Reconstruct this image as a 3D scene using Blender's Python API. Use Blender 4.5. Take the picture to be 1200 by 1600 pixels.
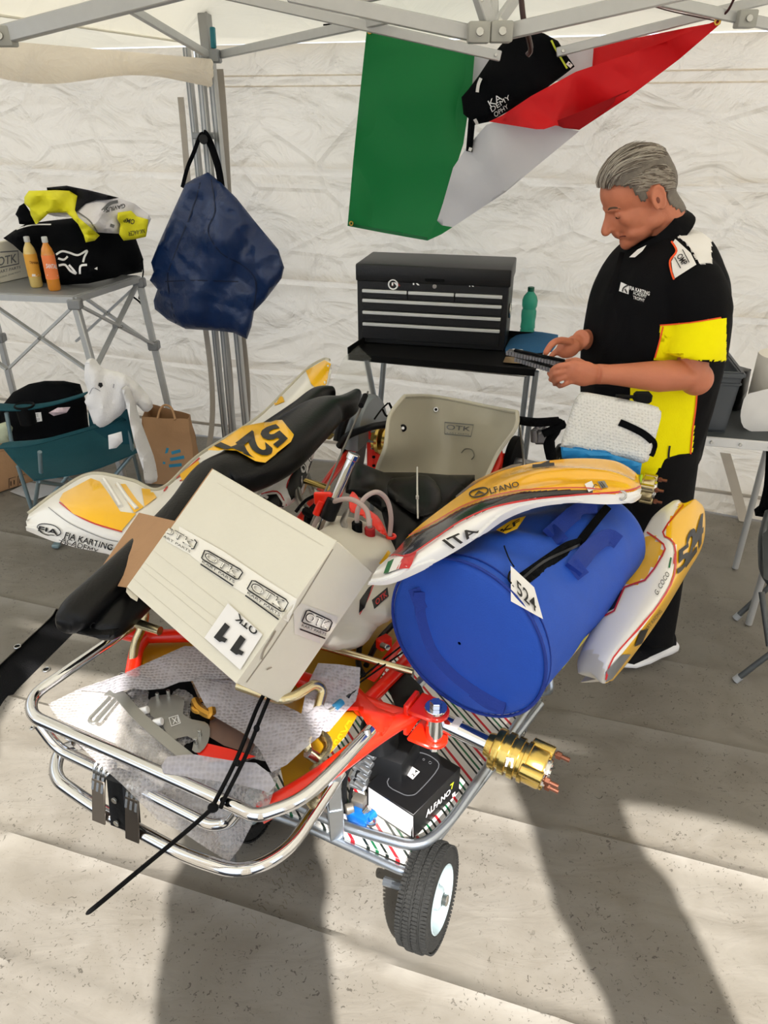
import bpy, bmesh, math, random
import numpy as np
from mathutils import Vector, Matrix, noise
from mathutils.bvhtree import BVHTree
for o in list(bpy.data.objects): bpy.data.objects.remove(o)
random.seed(7)
SC = bpy.context.scene; COL = SC.collection
R_ = math.radians
# ------------------------------------------------------------------ camera
PITCH = R_(28.5); HC = 1.85; F = 1600*26/36
cd = bpy.data.cameras.new('camera'); cam = bpy.data.objects.new('camera', cd); COL.objects.link(cam)
cd.sensor_fit = 'VERTICAL'; cd.sensor_height = 36; cd.sensor_width = 27; cd.lens = 26; cd.clip_start = .02; cd.clip_end = 200
cam.location = (0, 0, HC); cam.rotation_euler = (math.pi/2-PITCH, 0, 0); SC.camera = cam
# ------------------------------------------------------------------ world, sun, exposure
w = bpy.data.worlds.new('world'); SC.world = w; w.use_nodes = True
nt = w.node_tree; bg = nt.nodes['Background']
bg.inputs[0].default_value = (.80, .88, 1.0, 1); bg.inputs[1].default_value = 1.75
sd = bpy.data.lights.new('sun', 'SUN'); sun = bpy.data.objects.new('sun', sd); COL.objects.link(sun)
SUN_EL = R_(47); SA = Vector((-.17, 1, 0)).normalized()
SDIR = Vector((SA.x*math.cos(SUN_EL), SA.y*math.cos(SUN_EL), -math.sin(SUN_EL)))
sun.rotation_euler = SDIR.to_track_quat('-Z', 'Y').to_euler(); sun.location = (0, -6, 8)
sd.energy = 11.0; sd.angle = R_(.9); sd.color = (1, .965, .91)
vs = SC.view_settings; vs.view_transform = 'Standard'; vs.look = 'None'; vs.gamma = 1; vs.use_curve_mapping = False
vs.exposure = 0.0
# ------------------------------------------------------------------ pixel helpers (pixel of the 1200x1600 frame -> place in the room)
CP, SP = math.cos(PITCH), math.sin(PITCH); CAM = Vector((0, 0, HC))
def ray(x, y):
    u = (x-600)/F; v = (800-y)/F
    return Vector((u, CP+v*SP, -SP+v*CP))
def P(x, y, z):
    d = ray(x, y); return CAM+d*((z-HC)/d.z)
def PY(x, y, Y):
    d = ray(x, y); return CAM+d*(Y/d.y)
def PD(x, y, t): return CAM+ray(x, y)*t
WC = Vector((-.94, 4.36, 0)); WD = Vector((.952, -.306, 0)).normalized(); WN = Vector((WD.y, -WD.x, 0))  # back wall line, WN towards camera
def PW(x, y, off=0.0):
    d = ray(x, y); p0 = WC+WN*off
    return CAM+d*((p0-CAM).dot(WN)/d.dot(WN))
def px(p):
    q = p-CAM; t = q.y*CP-q.z*SP
    return (600+F*q.x/t, 800-F*(q.y*SP+q.z*CP)/t)
# ------------------------------------------------------------------ materials
def lin(c): return tuple(((x/12.92) if x <= .04045 else ((x+.055)/1.055)**2.4) for x in c)
def hx(s): return lin(tuple(int(s[i:i+2], 16)/255 for i in (0, 2, 4)))
MATS = {}
def M(name, col, rough=.5, metal=0.0, var=.10, scale=14, bump=0.0, bscale=60, coat=0.0, trans=0.0, alpha=1.0, ior=1.45, transl=0.0, stretch=None, sheen=0, spec=None):
    if name in MATS: return MATS[name]
    m = bpy.data.materials.new(name); m.use_nodes = True; MATS[name] = m
    n = m.node_tree.nodes; l = m.node_tree.links; b = n['Principled BSDF']
    c = hx(col) if isinstance(col, str) else col
    tc = n.new('ShaderNodeTexCoord'); mp = n.new('ShaderNodeMapping'); l.new(tc.outputs['Object'], mp.inputs[0])
    if stretch: mp.inputs['Scale'].default_value = stretch
    nz = n.new('ShaderNodeTexNoise'); nz.inputs['Scale'].default_value = scale; nz.inputs['Detail'].default_value = 5
    l.new(mp.outputs[0], nz.inputs['Vector'])
    mx = n.new('ShaderNodeMix'); mx.data_type = 'RGBA'
    mx.inputs[6].default_value = tuple(max(0, x*(1-var)) for x in c)+(1,); mx.inputs[7].default_value = tuple(min(1, x*(1+var)) for x in c)+(1,)
    l.new(nz.outputs[0], mx.inputs[0]); l.new(mx.outputs[2], b.inputs['Base Color'])
    b.inputs['Roughness'].default_value = rough; b.inputs['Metallic'].default_value = metal
    b.inputs['Coat Weight'].default_value = coat; b.inputs['Coat Roughness'].default_value = .08
    b.inputs['Transmission Weight'].default_value = trans; b.inputs['IOR'].default_value = ior; b.inputs['Alpha'].default_value = alpha
    if spec is None and rough > .7: spec = .2
    if spec is not None: b.inputs['Specular IOR Level'].default_value = spec
    if sheen: b.inputs['Sheen Weight'].default_value = sheen
    if bump:
        n2 = n.new('ShaderNodeTexNoise'); n2.inputs['Scale'].default_value = bscale; n2.inputs['Detail'].default_value = 4
        l.new(mp.outputs[0], n2.inputs['Vector'])
        bp = n.new('ShaderNodeBump'); bp.inputs['Strength'].default_value = bump; bp.inputs['Distance'].default_value = .01
        l.new(n2.outputs[0], bp.inputs['Height']); l.new(bp.outputs[0], b.inputs['Normal'])
    if transl:
        tr = n.new('ShaderNodeBsdfTranslucent'); ms = n.new('ShaderNodeMixShader'); ms.inputs[0].default_value = transl
        l.new(mx.outputs[2], tr.inputs[0]); l.new(b.outputs[0], ms.inputs[1]); l.new(tr.outputs[0], ms.inputs[2])
        l.new(ms.outputs[0], n['Material Output'].inputs[0])
    return m
# ------------------------------------------------------------------ mesh helpers
def cat(pts, n=6, closed=False):
    pts = [Vector(p) for p in pts]; out = []; N = len(pts)
    if N < 3: return pts
    rng = range(N if closed else N-1)
    for i in rng:
        if closed: p0, p1, p2, p3 = pts[i-1], pts[i], pts[(i+1) % N], pts[(i+2) % N]
        else: p0, p1, p2, p3 = pts[max(i-1, 0)], pts[i], pts[i+1], pts[min(i+2, N-1)]
        for k in range(n):
            t = k/n
            out.append(.5*((2*p1)+(p2-p0)*t+(2*p0-5*p1+4*p2-p3)*t*t+(3*p1-p0-3*p2+p3)*t**3))
    if not closed: out.append(pts[-1])
    return out
def catl(vals, n=6):
    return [v.x for v in cat([Vector((a, 0, 0)) for a in vals], n)]
def rnd(pts, r, n=5):
    """polyline with rounded corners"""
    pts = [Vector(p) for p in pts]; out = [pts[0]]
    for i in range(1, len(pts)-1):
        a, b, c = pts[i-1], pts[i], pts[i+1]
        d1 = (a-b); d2 = (c-b); k = min(r, d1.length*.48, d2.length*.48)
        s = b+d1.normalized()*k; e = b+d2.normalized()*k
        for j in range(n+1):
            t = j/n; out.append(s*(1-t)**2+b*2*t*(1-t)+e*t*t)
    out.append(pts[-1]); return out
def frame_from(z, up=Vector((0, 0, 1))):
    z = Vector(z).normalized(); x = Vector(up).cross(z)
    if x.length < 1e-4: x = Vector((1, 0, 0)).cross(z)
    x.normalize(); y = z.cross(x)
    return Matrix((x, y, z)).transposed()
BV = {}
class MB:
    def __init__(s): s.v = []; s.f = []; s.mi = []; s.cur = 0
    def add(s, vs, fs):
        o = len(s.v); s.v += [Vector(p) for p in vs]; s.f += [tuple(i+o for i in f) for f in fs]; s.mi += [s.cur]*len(fs); return s
    def bm(s, bm, mat=None):
        bm.verts.index_update()
        s.add([(mat @ v.co) if mat else v.co.copy() for v in bm.verts], [[v.index for v in f.verts] for f in bm.faces]); bm.free(); return s
    def tube(s, pts, r, n=10, closed=False, cap=True, sx=1.0, sy=1.0, up=None):
        pts = [Vector(p) for p in pts]; N = len(pts)
        rs = r if isinstance(r, (list, tuple)) else [r]*N
        tang = []
        for i in range(N):
            if closed: t = pts[(i+1) % N]-pts[i-1]
            else: t = pts[min(i+1, N-1)]-pts[max(i-1, 0)]
            tang.append(t.normalized() if t.length > 1e-9 else Vector((0, 0, 1)))
        up = Vector(up) if up else (Vector((0, 0, 1)) if abs(tang[0].z) < .9 else Vector((1, 0, 0)))
        x = up.cross(tang[0]).normalized(); vs = []; fs = []
        for i in range(N):
            t = tang[i]; x = (x-t*x.dot(t)).normalized(); y = t.cross(x)
            for k in range(n):
                a = 2*math.pi*k/n; vs.append(pts[i]+x*(math.cos(a)*rs[i]*sx)+y*(math.sin(a)*rs[i]*sy))
        for i in range(N if closed else N-1):
            j = (i+1) % N
            for k in range(n):
                k2 = (k+1) % n; fs.append((i*n+k, i*n+k2, j*n+k2, j*n+k))
        if cap and not closed: fs.append(tuple(range(n-1, -1, -1))); fs.append(tuple((N-1)*n+k for k in range(n)))
        return s.add(vs, fs)
    def box(s, c, d, R=None, bev=0.0, seg=1):
        b = bmesh.new(); bmesh.ops.create_cube(b, size=1)
        for v in b.verts: v.co = Vector((v.co.x*d[0], v.co.y*d[1], v.co.z*d[2]))
        if bev: bmesh.ops.bevel(b, geom=b.edges[:], offset=min(bev, min(d)*.45), segments=seg, affect='EDGES', profile=.5)
        m = Matrix.Translation(Vector(c)) @ (R.to_4x4() if R else Matrix()); return s.bm(b, m)
    def hexa(s, p, bev=0.0, seg=1):
        """8 corners: 4 bottom loop, 4 top loop"""
        b = bmesh.new(); vs = [b.verts.new(q) for q in p]
        for f in ((3, 2, 1, 0), (4, 5, 6, 7), (0, 1, 5, 4), (1, 2, 6, 5), (2, 3, 7, 6), (3, 0, 4, 7)): b.faces.new([vs[i] for i in f])
        bmesh.ops.recalc_face_normals(b, faces=b.faces[:])
        if bev: bmesh.ops.bevel(b, geom=b.edges[:], offset=bev, segments=seg, affect='EDGES', profile=.5)
        return s.bm(b)
    def bar(s, a, b, w, h, up=(0, 0, 1), bev=0.0):
        a = Vector(a); b = Vector(b); return s.box((a+b)/2, (w, h, (b-a).length), frame_from(b-a, up), bev)
    def lathe(s, prof, o, ax=(0, 0, 1), n=24, sx=1, sy=1, R=None, caps=True):
        Rm = R or frame_from(ax, (0, 1, .01)); o = Vector(o); vs = []; fs = []
        for r, h in prof:
            for k in range(n):
                a = 2*math.pi*k/n; vs.append(o+Rm @ Vector((r*math.cos(a)*sx, r*math.sin(a)*sy, h)))
        for i in range(len(prof)-1):
            for k in range(n):
                k2 = (k+1) % n; fs.append((i*n+k, i*n+k2, (i+1)*n+k2, (i+1)*n+k))
        if caps: fs.append(tuple(range(n-1, -1, -1))); fs.append(tuple((len(prof)-1)*n+k for k in range(n)))
        return s.add(vs, fs)
    def cyl(s, a, b, r, n=16, r2=None):
        a = Vector(a); b = Vector(b); L = (b-a).length; r2 = r if r2 is None else r2; c = min(r, r2, L)*.12
        return s.lathe([(r-c, 0), (r, c), (r2, L-c), (r2-c, L)], a, b-a, n)
    def ell(s, c, r, R=None, seg=16, rings=10):
        b = bmesh.new(); bmesh.ops.create_uvsphere(b, u_segments=seg, v_segments=rings, radius=1)
        r = r if isinstance(r, (tuple, list)) else (r, r, r)
        m = Matrix.Translation(Vector(c)) @ (R.to_4x4() if R else Matrix()) @ Matrix.Diagonal((r[0], r[1], r[2], 1)); return s.bm(b, m)
    def torus(s, c, R, r, ax=(0, 0, 1), n=28, m=8):
        Rm = frame_from(ax, (0, 1, .01)); c = Vector(c)
        return s.tube([c+Rm @ Vector((R*math.cos(2*math.pi*k/n), R*math.sin(2*math.pi*k/n), 0)) for k in range(n)], r, m, closed=True, up=ax)
    def shell(s, rows, th, nrm=None):
        """grid of points (rows x cols) thickened"""
        nr, nc = len(rows), len(rows[0]); V = [p for r in rows for p in r]; N = []
        for i in range(nr):
            for j in range(nc):
                du = rows[min(i+1, nr-1)][j]-rows[max(i-1, 0)][j]; dv = rows[i][min(j+1, nc-1)]-rows[i][max(j-1, 0)]
                q = du.cross(dv); q = q.normalized() if q.length > 1e-9 else Vector((0, 0, 1))
                if nrm is not None and q.dot(nrm) < 0: q = -q
                elif nrm is None and q.dot(CAM-rows[i][j]) < 0: q = -q
                N.append(q)
        B = [p-n*th for p, n in zip(V, N)]; fs = []; k = len(V)
        for i in range(nr-1):
            for j in range(nc-1):
                a, b, c, d = i*nc+j, i*nc+j+1, (i+1)*nc+j+1, (i+1)*nc+j
                fs.append((a, b, c, d)); fs.append((k+d, k+c, k+b, k+a))
        loop = [j for j in range(nc)]+[i*nc+nc-1 for i in range(1, nr)]+[(nr-1)*nc+j for j in range(nc-2, -1, -1)]+[i*nc for i in range(nr-2, 0, -1)]
        for a, b in zip(loop, loop[1:]+loop[:1]): fs.append((a, a+k, b+k, b))
        return s.add(V+B, fs)
    def build(s, name, mat, parent=None, sharp=40, flat=False, weld=False):
        me = bpy.data.meshes.new(name); o = bpy.data.objects.new(name, me); COL.objects.link(o)
        if parent is not None: org = parent['_o']; org = Vector(org); o.parent = parent
        else:
            xs = [p.x for p in s.v]; ys = [p.y for p in s.v]; org = Vector(((min(xs)+max(xs))/2, (min(ys)+max(ys))/2, min(p.z for p in s.v))); o.location = org
        o['_o'] = tuple(org)
        me.from_pydata([p-org for p in s.v], [], s.f)
        mats = mat if isinstance(mat, (list, tuple)) else [mat]
        for m in mats: me.materials.append(m)
        if len(mats) > 1: me.polygons.foreach_set('material_index', s.mi)
        b = bmesh.new(); b.from_mesh(me)
        if weld: bmesh.ops.remove_doubles(b, verts=b.verts[:], dist=1e-5)
        bmesh.ops.recalc_face_normals(b, faces=b.faces[:]); b.to_mesh(me); b.free()
        if not flat:
            me.polygons.foreach_set('use_smooth', [True]*len(me.polygons)); me.set_sharp_from_angle(angle=R_(sharp))
        me.update(); BV[o.name] = BVHTree.FromPolygons([p for p in s.v], s.f)
        return o
def mats_grid(ctrl, nu, nv):
    """bicubic interpolation of a control grid"""
    rows = [cat(r, nv) for r in ctrl]; cols = list(zip(*rows)); out = [cat(list(c), nu) for c in cols]
    return [list(r) for r in zip(*out)]
def tag(o, label=None, cat_=None, group=None, kind=None):
    if label: o['label'] = label
    if cat_: o['category'] = cat_
    if group: o['group'] = group
    if kind: o['kind'] = kind
    return o
def thing(name, label, cat_, loc, group=None, kind=None):
    o = bpy.data.objects.new(name, None); COL.objects.link(o); o.location = Vector(loc); o['_o'] = tuple(loc); o.empty_display_size = .05
    return tag(o, label, cat_, group, kind)
# 2D polygon cut into cells ------------------------------------------------
def poly_cells(poly, step, smooth=0):
    if smooth: poly = [(p.x, p.y) for p in cat([Vector((a, b, 0)) for a, b in poly], smooth, closed=True)]
    b = bmesh.new(); vs = [b.verts.new((x, y, 0)) for x, y in poly]; b.faces.new(vs)
    bmesh.ops.triangulate(b, faces=b.faces[:]); cut(b, step, step); return b, poly
def cut(b, sx, sy):
    xs = [v.co.x for v in b.verts]; ys = [v.co.y for v in b.verts]
    if not xs: return
    for lo, hi, st, n in ((min(xs), max(xs), sx, (1, 0, 0)), (min(ys), max(ys), sy, (0, 1, 0))):
        k = math.floor(lo/st)+1
        while k*st < hi-1e-9:
            bmesh.ops.bisect_plane(b, geom=b.verts[:]+b.edges[:]+b.faces[:], plane_co=(n[0]*k*st, n[1]*k*st, 0), plane_no=n, dist=1e-7); k += 1
def edist(x, y, poly):
    m = 1e9
    for i in range(len(poly)):
        x1, y1 = poly[i-1]; x2, y2 = poly[i]; dx, dy = x2-x1, y2-y1; L = dx*dx+dy*dy
        t = 0 if L == 0 else max(0, min(1, ((x-x1)*dx+(y-y1)*dy)/L)); m = min(m, math.hypot(x-x1-t*dx, y-y1-t*dy))
    return m
def idw(ctrl):
    """ctrl: list of (x, y, value) -> smooth interpolator; exact affine for 3 points"""
    if len(ctrl) == 3:
        A = np.array([[c[0], c[1], 1] for c in ctrl], float); s = np.linalg.solve(A, np.array([c[2] for c in ctrl], float))
        return lambda x, y: s[0]*x+s[1]*y+s[2]
    def f(x, y):
        W = S = 0
        for a, b, v in ctrl:
            d = (a-x)**2+(b-y)**2+30; q = 1/d**1.5; W += q; S += q*v
        return S/W
    return f
def proj_z(c): f = idw(c) if isinstance(c, list) else (lambda x, y: c); return lambda x, y: P(x, y, f(x, y))
def proj_Y(c): f = idw(c) if isinstance(c, list) else (lambda x, y: c); return lambda x, y: PY(x, y, f(x, y))
def proj_W(c): f = idw(c) if isinstance(c, list) else (lambda x, y: c); return lambda x, y: PW(x, y, f(x, y))
def wob(p, sc, st=(1, 1, 1)): return noise.noise(Vector((p.x*st[0], p.y*st[1], p.z*st[2]))*sc)+.5*noise.noise(Vector((p.x*st[0], p.y*st[1], p.z*st[2]))*sc*2.3+Vector((7, 3, 1)))
def sheet(mb, poly, pr, th=.003, step=10, amp=0.0, sc=8, smooth=0, bulge=0.0, bw=40, back=None, st=(1, 1, 1), ridge=None):
    """cloth or puffed body whose outline is given; bulge = half thickness in metres reached bw pixels from the edge"""
    b, poly = poly_cells(poly, step, smooth); b.verts.index_update(); fr = []; bk = []
    for v in b.verts:
        x, y = v.co.x, v.co.y; p = pr(x, y); d = (CAM-p).normalized(); k = 0
        e = edist(x, y, poly) if (bulge or amp) else 0
        if bulge: q = min(1, e/bw); k = bulge*math.sqrt(max(0, 1-(1-q)**2))
        a = amp*wob(p, sc, st)*min(1, e/12+.25) if amp else 0
        if ridge: a += ridge(x, y)
        fr.append(p+d*(k+a+th/2)); bk.append(p-d*((k if back is None else k*back)+th/2-a*.5))
    F = [[v.index for v in f.verts] for f in b.faces]; n = len(fr); fs = [tuple(f) for f in F]+[tuple(i+n for i in reversed(f)) for f in F]
    for e in b.edges:
        if len(e.link_faces) == 1: i, j = e.verts[0].index, e.verts[1].index; fs.append((i, j, j+n, i+n))
    b.free(); mb.add(fr+bk, fs); return mb
# decals -------------------------------------------------------------------
def targets(ts): return [BV[t.name] for t in (ts if isinstance(ts, (list, tuple)) else [ts])]
def hit(bvs, x, y, off):
    d = ray(x, y).normalized(); best = None
    for b in bvs:
        h = b.ray_cast(CAM, d)
        if h[0] is not None and (best is None or h[3] < best[3]): best = h
    if best is None: return None
    n = best[1]
    if n.dot(d) > 0: n = -n
    return best[0]+n*off*.5-d*off*.7
def drop(b2, fmap, bvs, off, mb):
    b2.verts.index_update(); P_ = []
    for v in b2.verts:
        x, y = fmap(v.co.x, v.co.y); P_.append(hit(bvs, x, y, off))
    used = {}; vs = []; fs = []
    for f in b2.faces:
        ids = [v.index for v in f.verts]
        if any(P_[i] is None for i in ids): continue
        q = [P_[i] for i in ids]
        if max((a-q[0]).length for a in q) > .12: continue
        for i in ids:
            if i not in used: used[i] = len(vs); vs.append(P_[i])
        fs.append([used[i] for i in ids])
    b2.free(); mb.add(vs, fs)
def decal(target, poly, mat, name='stripe', parent=None, off=.0012, step=9, smooth=0):
    mb = MB(); bvs = targets(target); polys = poly if isinstance(poly[0][0], (tuple, list)) else [poly]
    for q in polys:
        b, _ = poly_cells(q, step, smooth); drop(b, lambda x, y: (x, y), bvs, off, mb)
    return mb.build(name, mat, parent) if mb.v else None
def stroke(target, pts, w, mat, name='stripe', parent=None, off=.0016, closed=False, mb=None, smooth=4):
    """a painted line of pixel width w along pts"""
    P_ = [Vector((a, b, 0)) for a, b in pts]; P_ = cat(P_, smooth, closed) if smooth else P_
    L = []; N = len(P_)
    for i in range(N):
        t = (P_[(i+1) % N]-P_[i-1]) if closed else (P_[min(i+1, N-1)]-P_[max(i-1, 0)])
        t.normalize(); n = Vector((-t.y, t.x, 0))*w/2; L.append((P_[i]+n, P_[i]-n))
    b = bmesh.new(); V = [(b.verts.new(a), b.verts.new(c)) for a, c in L]
    for i in range(N if closed else N-1):
        j = (i+1) % N
        try: b.faces.new((V[i][0], V[j][0], V[j][1], V[i][1]))
        except ValueError: pass
    own = mb is None; mb = mb or MB(); drop(b, lambda x, y: (x, y), targets(target), off, mb)
    return mb.build(name, mat, parent) if own and mb.v else None
def inside(x, y, q):
    c = False
    for i in range(len(q)):
        x1, y1 = q[i-1]; x2, y2 = q[i]
        if (y1 > y) != (y2 > y) and x < (x2-x1)*(y-y1)/(y2-y1)+x1: c = not c
    return c
def paint(o, jobs, cond=None):
    """give the faces of a panel their own colours: jobs = [(outline, material), ...], later ones win"""
    me = o.data; org = Vector(o['_o']) if '_o' in o else Vector(); idx = []
    for _, mt in jobs:
        if me.materials.find(mt.name) < 0: me.materials.append(mt)
        idx.append(me.materials.find(mt.name))
    bb = [(min(p[0] for p in q), max(p[0] for p in q), min(p[1] for p in q), max(p[1] for p in q)) for q, _ in jobs]
    for p in me.polygons:
        c = p.center+org
        if cond and not cond(c): continue
        x, y = px(c)
        for (q, _), i, b in zip(jobs, idx, bb):
            if b[0] <= x <= b[1] and b[2] <= y <= b[3] and inside(x, y, q): p.material_index = i
TX = {}
def text2d(s, bold=0.0, shear=0.0):
    k = (s, bold, shear)
    if k not in TX:
        c = bpy.data.curves.new('t', 'FONT'); c.body = s; c.offset = bold*.45; c.shear = shear; c.resolution_u = 3; c.fill_mode = 'FRONT'
        o = bpy.data.objects.new('t', c); COL.objects.link(o); dg = bpy.context.evaluated_depsgraph_get()
        me = bpy.data.meshes.new_from_object(o.evaluated_get(dg)); vs = [v.co.copy() for v in me.vertices]; fs = [tuple(p.vertices) for p in me.polygons]
        bpy.data.objects.remove(o); bpy.data.curves.remove(c); bpy.data.meshes.remove(me)
        xs = [v.x for v in vs]; ys = [v.y for v in vs]; x0, x1, y0, y1 = min(xs), max(xs), min(ys), max(ys)
        TX[k] = ([((v.x-x0)/(x1-x0), (v.y-y0)/(y1-y0)) for v in vs], fs)
    return TX[k]
def text(target, quad, s, mat, name='lettering', parent=None, bold=0.0, shear=0.0, off=.0020, mb=None, n=6):
    """quad: pixel corners of the text box, in the text's own TL, TR, BR, BL order"""
    vs, fs = text2d(s, bold, shear); b = bmesh.new(); V = [b.verts.new((x, y, 0)) for x, y in vs]
    for f in fs:
        try: b.faces.new([V[i] for i in f])
        except ValueError: pass
    cut(b, 1/(n*2), 1/max(2, n//2)); tl, tr, br, bl = quad
    def fm(x, y): return tuple(tl[i]*(1-x)*y+tr[i]*x*y+br[i]*x*(1-y)+bl[i]*(1-x)*(1-y) for i in (0, 1))
    own = mb is None; mb = mb or MB(); drop(b, fm, targets(target), off, mb)
    return mb.build(name, mat, parent) if own and mb.v else None
def remesh(mb, name, mat, parent, vox=.005, it=4, fac=.5):
    me = bpy.data.meshes.new('r'); org = Vector(parent['_o']) if parent else Vector((0, 0, 0)); me.from_pydata([p-org for p in mb.v], [], mb.f)
    o = bpy.data.objects.new('r', me); COL.objects.link(o)
    m = o.modifiers.new('r', 'REMESH'); m.mode = 'VOXEL'; m.voxel_size = vox
    q = o.modifiers.new('s', 'SMOOTH'); q.iterations = it; q.factor = fac
    dg = bpy.context.evaluated_depsgraph_get(); e = bpy.data.meshes.new_from_object(o.evaluated_get(dg)); bpy.data.objects.remove(o)
    e.name = name; o = bpy.data.objects.new(name, e); COL.objects.link(o)
    if parent: o.parent = parent
    o['_o'] = tuple(org); e.materials.clear(); e.materials.append(mat)
    e.polygons.foreach_set('use_smooth', [True]*len(e.polygons))
    BV[o.name] = BVHTree.FromPolygons([v.co+org for v in e.vertices], [tuple(p.vertices) for p in e.polygons])
    return o
# ================================================================== MATERIALS
alu = M('aluminium', 'bcbdbd', .42, .35, .06, 30); alu_d = M('dull_aluminium', '8d9092', .5, .7, .1, 20)
chrome = M('chrome', 'dcdde0', .09, 1, .02, 5); steel = M('steel', 'b9b9b6', .25, 1, .08, 40); zinc = M('zinc_tube', 'a9b0b8', .28, .9, .08, 30)
gold = M('gold_anodised', 'd2b565', .22, 1, .06, 30); champ = M('champagne_metal', 'cfc19a', .25, 1, .05, 20)
black = M('black_plastic', '0b0c0e', .4, 0, .2, 20, .1, 90, spec=.35); blackm = M('black_matte', '060607', .75, 0, .2, 30); blackf = M('black_fabric', '07080b', .9, 0, .3, 30, .25, 200, spec=.12)
rubber = M('rubber', '2e2e2d', .85, 0, .3, 60, .4, 160); red = M('red_paint', 'f2260c', .3, 0, .05, 10, coat=.5); redd = M('red_vinyl', 'c81e22', .35, 0, .04, 9, coat=.3)
white = M('white_plastic', 'f0efee', .28, 0, .02, 6, coat=.5); milky = M('milky_plastic', 'e9e4d6', .35, 0, .04, 8, transl=.25); yellow = M('yellow_vinyl', 'fcc008', .3, 0, .03, 8, coat=.5)
ink = M('black_ink', '111113', .4, 0, .1, 20); inkw = M('white_ink', 'f2f2f2', .5, 0, .02, 8); paper = M('white_paper', 'ece9e6', .7, 0, .03, 8)
orange = M('orange_piping', 'f0531c', .6, 0, .05, 8); yel_c = M('yellow_cloth', 'fff000', .8, 0, .05, 30, .15, 250); greyink = M('grey_ink', '6f7072', .5, 0, .1, 20)
greenv = M('green_ink', '1c6b3c', .45, 0, .05, 10); kraft = M('kraft_card', 'b18a66', .8, 0, .07, 30, .12, 120); card = M('cream_card', 'dfdaca', .75, 0, .035, 9, .10, 40, stretch=(1, 1, 1))
def fabric_wall(name, col, transl, nsc, bst):
    m = M(name, col, .75, 0, .04, 1.3, transl=transl); n = m.node_tree.nodes; l = m.node_tree.links
    tc = n.new('ShaderNodeTexCoord'); mp = n.new('ShaderNodeMapping'); l.new(tc.outputs['Object'], mp.inputs[0]); mp.inputs['Scale'].default_value = (1, 1, 1.5)
    w1 = n.new('ShaderNodeTexNoise'); w1.inputs['Scale'].default_value = nsc; w1.inputs['Detail'].default_value = 6; w1.inputs['Distortion'].default_value = 1.6; l.new(mp.outputs[0], w1.inputs[0])
    w2 = n.new('ShaderNodeTexVoronoi'); w2.feature = 'DISTANCE_TO_EDGE'; w2.inputs['Scale'].default_value = 2.3; l.new(mp.outputs[0], w2.inputs[0])
    rp = n.new('ShaderNodeMath'); rp.operation = 'MINIMUM'; rp.inputs[1].default_value = .06; l.new(w2.outputs[0], rp.inputs[0])
    ad = n.new('ShaderNodeMath'); ad.operation = 'MULTIPLY_ADD'; ad.inputs[1].default_value = 2.2; l.new(rp.outputs[0], ad.inputs[0]); l.new(w1.outputs[0], ad.inputs[2])
    bp = n.new('ShaderNodeBump'); bp.inputs['Strength'].default_value = bst; bp.inputs['Distance'].default_value = .06; l.new(ad.outputs[0], bp.inputs['Height'])
    for q in n:
        if q.type in ('BSDF_PRINCIPLED', 'BSDF_TRANSLUCENT'): l.new(bp.outputs[0], q.inputs['Normal'])
    return m
tent_m = fabric_wall('tent_fabric', 'f7f1e7', .70, 3.2, .9); roof_m = fabric_wall('roof_fabric', 'f4f1e8', .42, 1.4, .25); hem_m = M('hem_fabric', 'b0a89d', .8, 0, .06, 20, .1, 80)
# floor tarpaulin
def floor_mat(name, seams=True):
    m = bpy.data.materials.new(name); m.use_nodes = True; n = m.node_tree.nodes; l = m.node_tree.links; b = n['Principled BSDF']
    tc = n.new('ShaderNodeTexCoord')
    def nz(sc, det=5, dist=0, vec=None):
        q = n.new('ShaderNodeTexNoise'); q.inputs['Scale'].default_value = sc; q.inputs['Detail'].default_value = det; q.inputs['Distortion'].default_value = dist
        l.new(vec or tc.outputs['Object'], q.inputs[0]); return q.outputs[0]
    def ramp(src, stops):
        r = n.new('ShaderNodeValToRGB'); e = r.color_ramp.elements
        e[0].position, e[0].color = stops[0][0], stops[0][1]+(1,); e[1].position, e[1].color = stops[1][0], stops[1][1]+(1,)
        l.new(src, r.inputs[0]); return r.outputs[0]
    base = ramp(nz(2.2, 6, .4), [(.3, hx('77726a')), (.7, hx('827d74'))])
    def mul(a, bcol, fac=1.0):
        x = n.new('ShaderNodeMix'); x.data_type = 'RGBA'; x.blend_type = 'MULTIPLY'; x.inputs[0].default_value = fac; l.new(a, x.inputs[6]); l.new(bcol, x.inputs[7]); return x.outputs[2]
    spec = ramp(nz(75, 3, 1.5), [(.325, (.22, .2, .18)), (.375, (1, 1, 1))]); dirt = ramp(nz(5, 8, 1.0), [(.35, (.70, .67, .62)), (.6, (1, 1, 1))])
    gate = ramp(nz(3.1, 3), [(.50, (0, 0, 0)), (.62, (1, 1, 1))])
    sp = n.new('ShaderNodeMix'); sp.data_type = 'RGBA'; l.new(gate, sp.inputs[0]); l.new(spec, sp.inputs[6]); sp.inputs[7].default_value = (1, 1, 1, 1)
    c = mul(mul(base, dirt, .55), sp.outputs[2], .75); l.new(c, b.inputs['Base Color']); b.inputs['Roughness'].default_value = .62
    bp = n.new('ShaderNodeBump'); bp.inputs['Strength'].default_value = .35; bp.inputs['Distance'].default_value = .012
    mp = n.new('ShaderNodeMapping'); mp.inputs['Rotation'].default_value = (0, 0, .3); mp.inputs['Scale'].default_value = (1.2, 3.2, 1); l.new(tc.outputs['Object'], mp.inputs[0])
    l.new(nz(3.0, 6, 1.2, mp.outputs[0]), bp.inputs['Height']); l.new(bp.outputs[0], b.inputs['Normal']); return m
floor_m = floor_mat('floor_tarpaulin'); asphalt = M('asphalt', '121214', .9, 0, .6, 120, .6, 300)
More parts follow.
